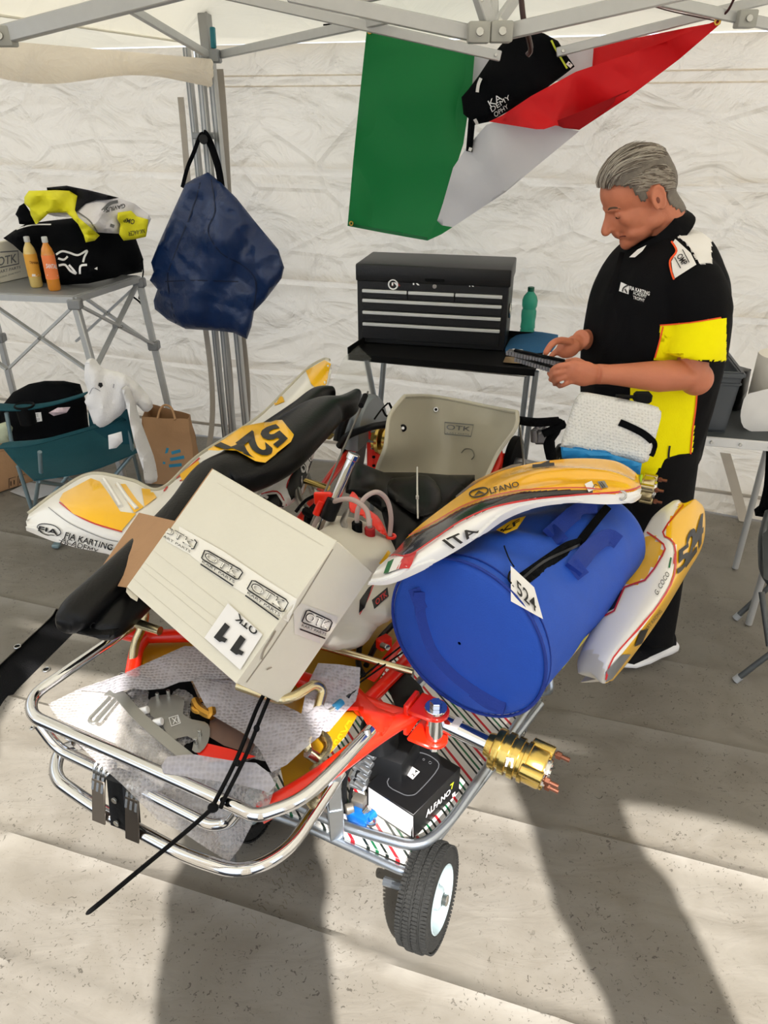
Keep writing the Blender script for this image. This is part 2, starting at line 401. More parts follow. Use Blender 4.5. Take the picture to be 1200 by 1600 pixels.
# ================================================================== FLOOR: two tarpaulins side by side over dark asphalt
mb = MB(); mb.box((0, 1, -.06), (16, 16, .1)); g = tag(mb.build('floor', asphalt, flat=True), kind='structure')
gapd = Vector((.245, .97, 0)).normalized(); gl = P(0, 1040, 0); gr_ = P(0, 1107, 0)
def floor_h(x, y):
    """folds pressed into the tarpaulin, measured across the back wall direction"""
    s = (Vector((x, y, 0))-WC).dot(WN); h = .0014*noise.noise(Vector((x*1.7, y*1.7, 0)))
    for k, (s0, a, wd) in enumerate(((.92, .007, .016), (1.42, .006, .016), (1.86, .009, .018), (2.35, .009, .018), (2.52, .004, .012), (2.85, .009, .02), (3.16, .005, .013), (3.42, .010, .02), (3.9, .008, .018), (4.5, .008, .018))):
        d = s-s0-.03*math.sin(x*1.3+k)-.05*noise.noise(Vector((x*.8, k*3.1, 0))); a *= 1.7; h += a*math.exp(-(d/wd)**2)-.35*a*math.exp(-((d+wd*1.6)/wd)**2)
    t = (Vector((x, y, 0))-WC).dot(WD)
    for s0 in (1.05, 2.3, 3.4): d = t-s0-.02*math.sin(y*2); h += .003*math.exp(-(d/.015)**2)
    return h
def tarp(name, poly_fn, side):
    rows = []; step = .022
    n1 = 250; n2 = 130
    for i in range(n1):
        a = -1.2+i*step*1.05; r = []
        for j in range(n2):
            b = (j/(n2-1))**1.0*(4.4 if side > 0 else 3.4)
            base = (gr_+gapd*a) if side > 0 else (gl+gapd*a)
            q = base+WD*b*(1 if side > 0 else -1); r.append(Vector((q.x, q.y, .006+floor_h(q.x, q.y))))
        rows.append(r)
    m = MB(); m.shell(rows, .004, Vector((0, 0, 1))); return m
f1 = tag(tarp('floor', None, 1).build('floor', floor_m), kind='structure'); f2 = tag(tarp('floor', None, -1).build('floor', floor_m), kind='structure')
for i, (x, y, pr_) in enumerate(((27, 1010, f2), (72, 1046, f1), (190, 1055, f1), (50, 1137, f1))):
    q = P(x, y, .012); m = MB(); m.torus(q, .012 if i < 3 else .006, .003, (0, 0, 1), 18, 6); e = m.build('eyelet', steel, pr_)
    m = MB(); m.cyl(q-Vector((0, 0, .002)), q+Vector((0, 0, .0015)), .010 if i < 3 else .005); m.build('eyelet_hole', blackm, pr_)
# smeared shoe print
fp = MB()
for k in range(13):
    t = k/12; cx, cy = 475-70*t, 1345+105*t
    for s in (-1, 1):
        P0 = [(cx+s*(8+4*j)+random.uniform(-2, 2), cy+s*3*j+random.uniform(-2, 2)-(4 if j % 2 else 0)) for j in range(4)]
        if random.random() < .2: continue
        P0 = P0[:random.choice((3, 4, 4))]; stroke(f1, P0, random.uniform(.7, 1.6), None, mb=fp, smooth=2, off=.0015)
fp.build('shoe_print', M('dried_mud', '6e675a', .9, 0, .3, 90), f1)
# ================================================================== WALLS (one long back wall of two tents) AND ROOF
def wall(a0, a1, name, h, off=0, seed=0):
    rows = []
    for i in range(111):
        z = h*i/110; r = []
        for j in range(150):
            a = a0+(a1-a0)*j/149; q = WC+WD*a; k = 0
            for zf, am in ((1.56, .012), (1.00, .014), (.47, .012), (1.86, .004)):
                d = z-zf-.02*math.sin(a*1.4+seed)-.03*noise.noise(Vector((a*1.1, zf*3, seed))); k += am*(math.exp(-(d/.018)**2)-.5*math.exp(-((d+.03)/.02)**2))
            k += .03*noise.noise(Vector((a*.9, z*1.2, seed)))+.010*noise.noise(Vector((a*3+z, z*3.5, seed+4)))+.004*abs(noise.noise(Vector((a*6+z*5, z*7-a*2, seed+9))))
            k += .10*math.exp(-z/.12)*(.6+.4*math.sin(a*2.1+seed)) + off   # skirt kicks into the tent
            k *= 1.5; p = q+WN*k; r.append(Vector((p.x, p.y, z+.012)))
        rows.append(r)
    m = MB(); m.shell(rows, .002, WN); o = tag(m.build(name, tent_m), kind='structure'); return o
wr_ = wall(.02, 4.2, 'wall_back', 2.12, 0, 1.0); wl_ = wall(-3.6, -.03, 'wall_left', 2.12, -.02, 5.0)
for (a0, a1, z, par, nm) in ((.03, 4.1, 2.0, wr_, 'hem_band'), (.03, 4.1, 1.955, wr_, 'hem_band'), (-3.5, -.04, .09, wl_, 'hem_band'), (.1, 4.1, .10, wr_, 'hem_band')):
    m = MB(); pts = []
    for j in range(60):
        a = a0+(a1-a0)*j/59; q = WC+WD*a; h = BV[par.name].ray_cast(q+WN*1.0+Vector((0, 0, z)), -WN)[0]
        pts.append((h if h else q+Vector((0, 0, z)))+WN*.003)
    m.tube(pts, .004 if z > 1 else .010, 6, sy=1.0, sx=.4 if z > 1 else .6); m.build(nm, tent_m if z > 1 else hem_m, par)
# vertical edge strips beside the post, and dark webbing edge at right
for a, zt, zb, wd, par in ((.14, 2.02, .0, .035, wr_), (.03, 1.9, .0, .03, wr_), (-.10, 1.9, 0, .035, wl_), (2.72, .32, .0, .05, wr_)):
    m = MB(); rows = []
    for i in range(30):
        z = zb+(zt-zb)*i/29; lean = .012*math.sin(z*4)+(.25*(1-z/.5) if a > 2 else 0); rows.append([WC+WD*(a+s*wd/2+lean)+WN*(.055+.12*math.exp(-z/.2))+Vector((0, 0, z+.01)) for s in (-1, 1)])
    m.shell(rows, .004, WN); m.build('edge_strip', hem_m, par)
# roof: slopes up from the back eaves, ends at the front opening where the sun comes in
def at(a, d, z): p = WC+WD*a+WN*d; return Vector((p.x, p.y, z))
m = MB(); rows = []
FR = 3.75
for i in range(40):
    d = -.06+(FR+.06)*i/39; r = []
    for j in range(60):
        a = -.02+4.5*j/59; zz = 2.14+.62*min(d, a+.02 if a < 2.2 else 4.5-a, FR-d)**.9 if min(d, a+.02, FR-d) > 0 else 2.14
        r.append(at(a, d, zz))
    rows.append(r)
m.shell(rows, .002, Vector((0, 0, -1))); ceil1 = tag(m.build('ceiling', roof_m), kind='structure')
m = MB(); rows = []
for i in range(30):
    d = -.06+6.0*i/29; r = []
    for j in range(40):
        a = .0-4.0*j/39; zz = 2.14+.62*max(0, min(d, -a-.04, 5.94-d))**.9; r.append(at(a, d, zz))
    rows.append(r)
m.shell(rows, .002, Vector((0, 0, -1))); ceil2 = tag(m.build('ceiling', roof_m), kind='structure')
# front valance and the tent's right side wall
m = MB(); m.shell([[at(-.02+4.5*j/30, FR+.02*math.sin(j), z) for j in range(31)] for z in (2.14, 2.02, 1.92)], .002); m.build('valance', roof_m, ceil1)
m = MB(); m.shell([[at(4.42+.02*math.sin(j), FR*j/20, z) for j in range(21)] for z in (0.01, .5, 1., 1.6, 2.12)], .002); tag(m.build('wall_right', tent_m), kind='structure')
m = MB(); m.shell([[at(-3.6+.02*math.sin(j), 5.9*j/20, z) for j in range(21)] for z in (0.01, .5, 1., 1.6, 2.12)], .002); tag(m.build('wall_far_left', tent_m), kind='structure')
# ground outside
# rolled eave curtain of the left tent
ev = []
for k in range(60):
    t = -.8+1.8*k/59; xx = -12+342*t; top = PW(xx, 62+30*t, .32+.02*math.sin(9*t)); ev.append((xx, t, top))
m = MB(); rows = []
for q in range(13):
    f = q/12; r = []
    for xx, t, top in ev:
        yb = 120+9*math.sin(t*7)+10*t; y = (62+30*t)*(1-f)+yb*f; r.append(PW(xx, y, .30+.035*math.sin(f*math.pi)+.006*noise.noise(Vector((xx*.05+f*3, f*6, 0)))))
    rows.append(r)
m.shell(rows, .02, WN); tag(m.build('valance', tent_m), kind='structure')
# ================================================================== TENT FRAME
tf = thing('tent_frame', 'silver aluminium scissor frame of the tent with clustered corner legs', 'tent frame', WC+WN*.12+Vector((0, 0, .01)))
def tbar(a, b, w=.034, h=.022, name='truss_bar', mat=alu, up=(0, 0, 1)):
    m = MB(); m.bar(a, b, w, h, up, .003); o = m.build(name, mat, tf); d = (b-a).normalized()
    m = MB()
    for e in (a+d*.02, b-d*.02): m.cyl(e+Vector((0, -.02, 0)), e+Vector((0, .02, 0)), .006)
    m.build('bolt', steel, o); return o
def leg(xt, yt, xb, yb, off, w=.034, z0=.012, z1=2.12):
    a = PW(xt, yt, off); b = PW(xb, yb, off); d = (b-a)/(b.z-a.z); p0 = a+d*(z0-a.z); p1 = a+d*(z1-a.z)
    m = MB(); m.bar(p0, p1, w, w, WN, .004); o = m.build('leg', alu, tf)
    m = MB()
    for s in (-1, 1): m.bar(p0+WD*s*w*.25+WN*w*.51, p1+WD*s*w*.25+WN*w*.51, .005, .003, WN)
    m.build('groove', alu_d, o)
    m = MB(); m.box(Vector((p0.x, p0.y, .018)), (.08, .08, .01)); m.build('foot_plate', alu_d, o)
leg(302, 180, 352, 680, .10, .032); leg(320, 180, 364, 680, .15, .036); leg(338, 180, 384, 660, .12, .036)
m = MB(); q = PW(318, 212, .18); m.box(q, (.11, .03, .03), bev=.004); m.build('leg_collar', alu_d, tf); m = MB(); m.box(PW(330, 88, .19), (.09, .07, .055), bev=.006); m.build('leg_collar', alu_d, tf)
m = MB(); a = PW(318, 10, .16); b = PW(326, 88, .16); m.bar(a, b, .05, .05, bev=.004); m.build('slider', M('grey_plastic', '9b9b98', .5), tf)
m = MB(); m.bar(PW(332, 42, .20), PW(334, 76, .20), .022, .022, bev=.004); m.build('release_catch', M('teal_plastic', '12707c', .4), tf)
m = MB(); m.cyl(PW(318, 217, .17), PW(318, 218, .26), .022); m.build('hook', black, tf)
Yt = 2.55
def tb(x1, y1, Y1, x2, y2, Y2, w=.034, h=.022): tbar(PY(x1, y1, Y1), PY(x2, y2, Y2), h, w)
tb(-40, 66, 2.6, 300, -22, 2.3, .046, .03)
tb(140, -24, 3.0, 336, 92, 4.2, .032, .022)
tb(342, 86, 4.15, 625, 24, 3.0, .034, .024)
tb(340, -12, 3.1, 782, 88, 3.2, .034, .02)
tb(450, -10, 2.5, 752, 55, 2.5, .040, .024)
tb(782, 52, 2.5, 1080, -16, 2.3, .040, .024)
tb(870, 82, 3.3, 1225, -8, 3.0, .032, .02)
tb(1000, -6, 2.9, 1230, 44, 3.0, .034, .02)
tb(560, -2, 2.9, 690, -30, 2.7, .03, .02)
tb(748, -12, 2.47, 768, 52, 2.5, .036, .03); tb(815, -16, 2.6, 775, 40, 2.52, .03, .02); tb(772, -14, 2.6, 773, 42, 2.55, .03, .02)
for (x, y, Y, nm) in ((748, 51, 2.47, 1), (783, 50, 2.47, 1), (6, 57, 2.55, 1), (1165, 30, 2.95, 1)):
    m = MB(); q = PY(x, y, Y); m.box(q, (.062, .05, .052), bev=.006, seg=2); o = m.build('joint', M('joint_plastic', 'a3a39d', .45), tf)
    m = MB(); m.cyl(q+Vector((0, -.024, 0)), q+Vector((0, -.034, 0)), .011); m.build('bolt', steel, o)
m = MB(); m.tube(cat([PY(813, -20, 2.5), PY(818, 30, 2.5), PY(826, 60, 2.52), PY(829, 78, 2.55), PY(824, 86, 2.56)]), .008, 8); hk = m.build('hanger_hook', M('dark_wood', '3d2420', .35), tf)
# unseen fabric columns added to block the sun and cast the floor shadows
for i, (x, y, r) in enumerate(((-.10, -.30, .20), (.88, -.32, .155), (-1.20, .12, .2))):
    m = MB(); pts = [Vector((x+.01*math.sin(k), y, .01+(2.65 if i == 0 else 2.1)*k/20)) for k in range(21)]
    m.tube(pts, [r*(1+.07*math.sin(k*1.3)+.06*noise.noise(Vector((k*.6, i, 0)))) for k in range(21)], 20); o = m.build('rolled_curtain', tent_m)
    tag(o, ['wide rolled-up tent curtain behind the viewer, casting the left floor shadow', 'narrow rolled-up tent curtain behind the viewer, casting the right floor shadow', 'rolled-up tent curtain left of the viewer, shading the left edge of the floor'][i], 'curtain')
    m = MB()
    for z in (.5, 1.1, 1.7): m.torus((x, y, z), r*1.03, .012)
    m.build('tie_strap', blackf, o)
# ================================================================== FLAG AND SHIRT HANGING FROM THE FRAME
fl = thing('flag', 'green, white and red national flag hung in folds from the tent frame', 'flag', PW(620, 376, .3))
def flagm(n, c): return M(n, c, .55, 0, .04, 3, .12, 30, transl=.35)
def frg(x, y): return .010*math.sin((x+y*.18)*.045+1.3*math.sin(y*.012))+.006*math.sin((x*.4+y)*.05)
fg, fw, fr_ = flagm('flag_green', '0f8a45'), flagm('flag_white', 'e8e7ec'), flagm('flag_red', 'e3121c')
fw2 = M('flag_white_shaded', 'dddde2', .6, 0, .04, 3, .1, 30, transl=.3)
m = MB(); sheet(m, [(573, 47), (660, 62), (742, 80), (738, 130), (724, 225), (700, 300), (686, 345), (668, 376), (600, 364), (543, 353), (552, 250), (562, 150)], proj_W([(573, 47, .42), (742, 80, .40), (545, 352, .36), (668, 376, .42), (640, 200, .42)]), .0015, 9, .022, 5, bulge=0, st=(1, 1, .45), ridge=frg)
o = m.build('green_panel', fg, fl, sharp=80)
m = MB(); stroke(o, [(574, 49), (564, 150), (554, 250), (544, 351)], 5, None, mb=m); stroke(o, [(544, 350), (600, 361), (668, 373)], 4, None, mb=m); m.build('hem', M('flag_green_hem', '0a5f30', .6, 0), o)
m = MB(); sheet(m, [(742, 80), (930, 68), (927, 106), (880, 125), (735, 150)], proj_W([(742, 80, .38), (930, 68, .34), (800, 140, .33)]), .0015, 11, .006, 7); m.build('white_panel', fw, fl, sharp=80)
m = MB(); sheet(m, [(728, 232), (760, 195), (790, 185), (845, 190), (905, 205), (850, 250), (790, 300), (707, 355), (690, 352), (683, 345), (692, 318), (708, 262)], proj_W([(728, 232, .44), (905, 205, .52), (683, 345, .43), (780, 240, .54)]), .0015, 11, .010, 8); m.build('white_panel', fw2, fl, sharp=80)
m = MB(); sheet(m, [(683, 345), (690, 352), (707, 355), (690, 366), (668, 376)], proj_W(.435), .0015, 8); m.build('green_panel', fg, fl)
m = MB(); sheet(m, [(928, 69), (1000, 58), (1080, 42), (1124, 34), (1040, 80), (960, 100), (925, 108)], proj_W([(928, 69, .36), (1124, 34, .66), (925, 108, .38)]), .0015, 11, .006, 7); m.build('red_panel', fr_, fl, sharp=80)
m = MB(); sheet(m, [(764, 190), (785, 180), (830, 150), (900, 112), (960, 92), (1040, 65), (1125, 30), (1126, 37), (1062, 92), (985, 150), (905, 203), (868, 196), (850, 202), (838, 202), (822, 186), (808, 181), (790, 182)],
             proj_W([(764, 190, .55), (1125, 33, .68), (905, 203, .50), (850, 170, .62), (960, 120, .60), (838, 202, .66)]), .0015, 9, .016, 9, st=(1, 1, 1))
o = m.build('red_panel', fr_, fl, sharp=80)
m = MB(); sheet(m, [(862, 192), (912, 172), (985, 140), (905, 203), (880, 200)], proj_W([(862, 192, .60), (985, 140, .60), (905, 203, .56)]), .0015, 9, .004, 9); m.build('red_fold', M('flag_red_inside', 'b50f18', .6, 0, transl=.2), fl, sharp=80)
for x, y, of in ((578, 49, .44), (549, 349, .37), (1121, 34, .69)):
    m = MB(); m.torus(PW(x, y, of+.01), .008, .0035, WN, 16, 6); m.build('grommet', M('brass', 'c9a24b', .3, 1), fl)
m = MB(); m.tube(cat([PW(575, 46, .43), PW(560, 38, .44), PW(540, 36, .46), PW(505, 39, .5)]), .0035, 6); m.build('tie_cord', blackm, fl)
m = MB(); m.tube(cat([PW(1121, 33, .69), PW(1132, 22, .71), PW(1139, 14, .72), PW(1148, -4, .74)]), .004, 6); m.tube(cat([PW(1121, 33, .69), PW(1050, 18, .62), PW(1008, 6, .6)]), .002, 5); m.build('tie_cord', M('dark_red_cord', '3a1216', .7), fl)
jk = thing('racing_shirt', 'black racing shirt hanging over a hook behind the red of the flag', 'shirt', PW(800, 190, .5))
m = MB(); sheet(m, [(721, 152), (733, 138), (748, 118), (770, 85), (790, 62), (822, 46), (850, 52), (872, 64), (884, 84), (898, 104), (880, 118), (840, 148), (766, 190), (742, 195), (738, 238), (728, 236), (732, 185), (724, 178)],
      proj_W([(721, 152, .47), (830, 50, .52), (895, 104, .46), (800, 130, .56), (735, 236, .46)]), .006, 10, .018, 9, bulge=.025, bw=22); sh = m.build('torso', blackf, jk, sharp=80)
m = MB(); stroke(sh, [(861, 63), (872, 84), (889, 112)], 3, None, mb=m, off=.003); m.build('yellow_piping', M('lime_piping', 'c9d43a', .6), sh)
m = MB(); stroke(sh, [(752, 122), (748, 132), (746, 144)], 5, None, mb=m, off=.003); stroke(sh, [(742, 186), (746, 198), (738, 222), (734, 236)], 5, None, mb=m, off=.003); stroke(sh, [(886, 98), (893, 104)], 6, None, mb=m, off=.003); m.build('white_trim', paper, sh)
m = MB()
text(sh, [(762, 158), (781, 146), (786, 155), (767, 167)], 'KA', None, mb=m, off=.003); text(sh, [(766, 168), (795, 148), (798, 154), (769, 175)], 'DEMY', None, mb=m, off=.003); text(sh, [(771, 176), (792, 162), (795, 168), (774, 183)], 'OPHY', None, mb=m, off=.003); m.build('lettering', inkw, sh)
# ================================================================== NAVY BAG ON THE TENT LEG
nb = thing('seat_bag', 'navy blue nylon bag hanging by a black strap from the tent leg', 'bag', PW(340, 525, .3))
nav = M('navy_nylon', '122a54', .30, 0, .15, 6, .5, 22)
def rid(x, y): return .024*math.sin((x-300)*.05+(y-400)*.018)+.030*abs(math.sin((x*.9+y*.5)*.035))-.02*math.exp(-((x-330+.3*(y-300))/14)**2)+.012*noise.noise(Vector((x*.03, y*.012, 2)))
m = MB(); sheet(m, [(290, 287), (303, 279), (325, 269), (345, 285), (370, 310), (400, 348), (435, 390), (444, 418), (440, 435), (415, 468), (397, 487), (393, 510), (386, 530), (365, 520), (340, 517), (290, 514), (262, 500), (242, 483), (240, 470), (246, 452), (234, 438), (240, 425), (236, 410), (248, 380), (268, 335)],
      proj_W([(325, 269, .24), (444, 418, .26), (236, 420, .26), (386, 530, .26), (260, 505, .26)]), .004, 7, .030, 8, bulge=.08, bw=60, back=.15, ridge=rid); bgo = m.build('body', nav, nb, sharp=60)
m = MB()
for pts in ([(313, 285), (300, 330), (272, 400), (262, 440), (275, 505)], [(330, 280), (336, 330), (325, 360), (345, 395), (380, 415), (400, 440), (396, 485)], [(258, 440), (300, 438), (372, 440)], [(320, 355), (345, 392)]): stroke(bgo, pts, 1.8, None, mb=m, off=.002)
m.build('seam', M('navy_seam', '0c1a36', .6), bgo)
m = MB()
hkp = PW(318, 213, .24)
for pts in ([(285, 293), (293, 262), (303, 238), (312, 214), (318, 209)], [(346, 292), (341, 262), (330, 228), (322, 212), (318, 209)]):
    m.tube(cat([PW(x, y, .23) for x, y in pts]), .011 if pts[0][0] < 300 else .020, 8, sx=1, sy=.25, up=WN)
m.build('strap', blackf, nb)
# ================================================================== LEFT FOLDING TABLE
zt = 1.05
A = P(115, 462, zt); B = P(216, 430, zt); Lf = (A-B); ux = Vector((-.985, .17, 0)); Cc = A+ux*.95; Dd = B+ux*.95
tb1 = thing('folding_table', 'grey aluminium folding table with crossed legs, black bag on top', 'table', Vector((A.x-.4, A.y+.2, .012)))
m = MB(); m.hexa([p+Vector((0, 0, -.022)) for p in (A, B, Dd, Cc)]+[p for p in (A, B, Dd, Cc)], .004); m.build('tabletop', M('table_grey', '8e8f8f', .5, .3, .06, 20), tb1)
m = MB()
for p, q in ((A, B), (A, Cc), (B, Dd), (Cc, Dd)): m.bar(p-Vector((0, 0, .02)), q-Vector((0, 0, .02)), .028, .03)
m.build('rim', alu, tb1)
ft = [Vector((A.x+.09, A.y-.02, .012)), Vector((B.x+.08, B.y, .012)), Vector((Dd.x, Dd.y, .012)), Vector((Cc.x, Cc.y, .012))]
for p, f in zip((A, B, Dd, Cc), ft):
    p = p-Vector((0, 0, .03)); m = MB(); m.bar(p, f+Vector((0, 0, .01)), .034, .034, bev=.005); o = m.build('leg', alu, tb1)
    k = p+(f-p)*.36; m = MB(); m.box(k, (.06, .06, .05), bev=.006); m.build('collar', M('grey_joint', '8a8b8c', .5, .2), o)
    m = MB(); m.box(p-Vector((0, 0, .01)), (.065, .05, .05), bev=.006); m.build('corner_bracket', M('grey_joint', '8a8b8c'), o); m = MB(); m.cyl(f, f+Vector((0, 0, .03)), .024); m.build('foot_cap', black, o)
def xb(p, q, fp, fq, off):
    for (s, e, eq) in ((p, q, fq), (q, p, fp)):
        a = s-Vector((0, 0, .04)); e2 = e-Vector((0, 0, .03)); b = e2+(eq-e2)*.36; n = (q-p).cross(Vector((0, 0, 1))).normalized()*off*(1 if s is p else -1)
        m = MB(); m.bar(a+n, b+n, .026, .012); o = m.build('cross_bar', alu, tb1)
        c = (a+b)/2+n; m = MB(); m.cyl(c-n.normalized()*.02, c+n.normalized()*.02, .008); m.build('rivet', steel, o)
mA = (A+Cc)/2; mf = (ft[0]+ft[3])/2
xb(A, B, ft[0], ft[1], .010); xb(A, mA, ft[0], mf, .010); xb(mA, Cc, mf, ft[3], .01); xb(B, (B+Dd)/2, ft[1], (ft[1]+ft[2])/2, .01)
# bag on the table
def onT(x, y, dz=0): return P(x, y, zt+dz)
gb = thing('sports_bag', 'black sports bag with a white star logo lying on the folding table', 'bag', onT(130, 440))
Yb = onT(120, 452).y+.10
m = MB(); sheet(m, [(5, 372), (22, 360), (40, 350), (75, 345), (120, 340), (190, 350), (212, 372), (224, 405), (222, 425), (206, 428), (138, 443), (100, 445), (50, 440), (40, 400), (20, 382)], proj_Y([(5, 372, Yb+.1), (130, 445, Yb), (224, 410, Yb+.38), (100, 345, Yb+.22)]), .004, 9, .012, 7, bulge=.13, bw=38, back=.7)
bag1 = m.build('body', blackf, gb, sharp=70)
m = MB()
for p in ([(88, 398), (97, 393), (108, 395), (122, 399), (136, 392), (132, 402), (130, 410)], [(91, 404), (100, 406), (106, 401)], [(92, 415), (102, 414), (110, 423), (119, 427), (108, 414)], [(125, 428), (126, 416), (136, 414)]): stroke(bag1, p, 3.2, None, mb=m, off=.003, smooth=5)
decal(bag1, [(147, 420), (152, 417), (152, 422)], inkw, 'logo', bag1, .003); m.build('star_logo', inkw, bag1)
m = MB(); stroke(bag1, [(6, 372), (26, 359), (50, 352), (80, 351)], 2, None, mb=m, off=.003); m.build('piping', paper, bag1)
m = MB(); q = [(222, 403, 0), (224, 425, -.02), (220, 450, -.1), (217, 466, -.2)]; bx = onT(222, 425).y
m.tube([PY(x, y, bx-.02) for x, y, _ in q], .010, 6, sx=1, sy=.3); m.tube(cat([PY(x, y, bx-.02) for x, y in ((217, 466), (222, 470), (229, 477), (224, 478), (216, 470), (204, 461))]), .005, 6); m.build('strap', blackf, gb)
m = MB(); sheet(m, [(24, 335), (30, 322), (38, 317), (36, 330), (50, 335), (60, 345), (48, 352), (30, 350), (28, 340)], proj_Y(Yb+.12), .01, 8, .006, 20, bulge=.03, bw=10); tag(m.build('glove', blackf), 'black driving glove tucked at the left side of the black bag', 'glove')
# race suit
st = thing('race_suit', 'crumpled yellow, white and black race suit lying on the black bag', 'race suit', PY(130, 375, Yb))
suw = M('suit_white', 'dedbe0', .75, 0, .08, 20, .3, 60); suy = M('suit_yellow', 'e3dc20', .7, 0, .05, 12, .3, 50); sub_ = M('suit_black', '17171c', .8, 0, .2, 20, .3, 60)
def rs(x, y): return .016*math.sin(x*.16+y*.10)+.012*math.sin(x*.05-y*.23)
pj = lambda d: proj_Y([(60, 320, Yb+.02+d), (230, 345, Yb+.18+d), (130, 360, Yb-.10+d), (120, 296, Yb+.16+d)])
m = MB(); sheet(m, [(105, 291), (140, 296), (180, 308), (210, 318), (232, 335), (236, 342), (228, 362), (200, 366), (165, 364), (140, 362), (120, 340), (85, 338), (60, 330), (66, 308)], pj(0), .006, 7, .014, 14, bulge=.05, bw=22, ridge=rs); s1 = m.build('white_body', suw, st, sharp=70)
m = MB(); sheet(m, [(73, 293), (104, 290), (138, 297), (186, 309), (170, 312), (150, 313), (134, 318), (118, 332), (112, 334), (118, 305), (95, 298), (74, 300)], pj(-.06), .006, 6, .010, 18, bulge=.03, bw=10, ridge=rs); m.build('black_panel', sub_, st, sharp=70)
m = MB(); sheet(m, [(38, 308), (45, 298), (85, 297), (108, 298), (121, 306), (117, 328), (123, 340), (138, 365), (156, 368), (148, 376), (134, 379), (131, 368), (122, 350), (104, 332), (76, 333), (68, 341), (56, 351), (48, 336), (46, 325), (38, 318)], pj(-.09), .008, 6, .016, 20, bulge=.05, bw=12, ridge=rs); m.build('yellow_sleeve', suy, st, sharp=70)
m = MB(); sheet(m, [(184, 332), (205, 329), (214, 338), (232, 343), (230, 360), (228, 370), (210, 374), (193, 376), (186, 366), (188, 350), (183, 342)], pj(-.09), .005, 6, .008, 20, bulge=.03, bw=10); s2 = m.build('yellow_cuff', suy, st, sharp=70)
m = MB(); text(s2, [(209, 351), (192, 347), (194, 340), (211, 343)], 'OMP', None, mb=m, bold=.03, off=.004); text(s2, [(226, 364), (200, 369), (200, 362), (226, 357)], 'NK-RACER', None, mb=m, off=.004, bold=.02); text(s1, [(196, 325), (165, 332), (165, 325), (195, 318)], 'GAVIUS', None, mb=m, off=.004, bold=.03); m.build('lettering', ink, st)
m = MB(); stroke(s1, [(122, 332), (140, 345), (152, 362)], 2, None, mb=m, off=.004); stroke(s1, [(160, 330), (172, 318), (184, 315)], 5, None, mb=m, off=.004); stroke(s1, [(172, 352), (178, 354)], 5, None, mb=m, off=.004); m.build('dark_marks', greyink, st)
# carton and bottles
bc = thing('cardboard_box', 'cream cardboard box printed with a grey logo at the left end of the folding table', 'box', onT(10, 445))
a = P(42, 434, zt); bb = P(-40, 452, zt); hgt = .20; dpt = Vector((.10, .30, 0))
m = MB(); base = [bb, a, a+dpt, bb+dpt]; m.hexa([p+Vector((0, 0, .002)) for p in base]+[p+Vector((0, 0, hgt)) for p in base], .003); b1 = m.build('body', card, bc)
m = MB(); stroke(b1, [(0, 394), (28, 392), (29, 412), (0, 418)], 2, None, mb=m, smooth=0); text(b1, [(-4, 402), (26, 396), (26, 410), (-4, 416)], 'OTK', None, mb=m, bold=.03); text(b1, [(-4, 423), (32, 415), (32, 419), (-4, 428)], 'KART PARTS', None, mb=m, bold=.02); text(b1, [(-4, 433), (32, 423), (32, 425), (-4, 436)], 'ORIGINAL SPARE PARTS', None, mb=m); m.build('printed_logo', greyink, b1)
def bottle(x, y, cl, lab, lbl, px_h):
    q = P(x, y, zt+.002); d = (q-CAM); s = 1; t = thing('drink_bottle', lbl, 'bottle', q, 'drink bottles on the folding table')
    H = px_h
    m = MB(); r = .031; m.lathe([(r*.85, 0), (r, .008), (r, H*.30), (r*.96, H*.34), (r, H*.38), (r, H*.68), (r*.8, H*.78), (r*.42, H*.87), (r*.40, H*.90)], q, n=20); m.build('body', cl, t)
    m = MB(); m.lathe([(r*.43, H*.895), (r*.46, H*.905), (r*.46, H*.985), (r*.40, H)], q, n=18); m.build('cap', M('bottle_cap', 'c9cbc9', .4), t)
    m = MB(); m.lathe([(r*1.015, H*.22), (r*1.02, H*.23), (r*1.02, H*.66), (r*1.015, H*.67)], q, n=20); lb = m.build('label', lab, t); return lb, t
lb, t = bottle(58, 448, M('juice_pale', 'd8bd72', .12, 0, .05, 5, coat=.5), M('label_yellow', 'e2a53c', .5), 'bottle of pale yellow drink with amber label, nearer the carton', .245)
m = MB(); text(lb, [(46, 408), (62, 409), (62, 413), (46, 412)], 'TAHAMA', None, mb=m, bold=.03); m.build('lettering', M('brown_ink', '5a2a12', .5), lb); m = MB(); decal(lb, [(50, 428), (61, 429), (61, 438), (50, 437)], paper, 'print', lb)
lb, t = bottle(86, 453, M('juice_orange', 'd98a2c', .12, 0, .05, 5, coat=.5), M('label_orange', 'f4864a', .5), 'bottle of orange drink with orange label, beside the star logo', .255)
m = MB(); text(lb, [(72, 412), (89, 413), (89, 420), (72, 419)], 'SANTAL', None, mb=m, bold=.03); stroke(lb, [(74, 430), (90, 431)], 1.5, None, mb=m); m.build('lettering', inkw, lb)
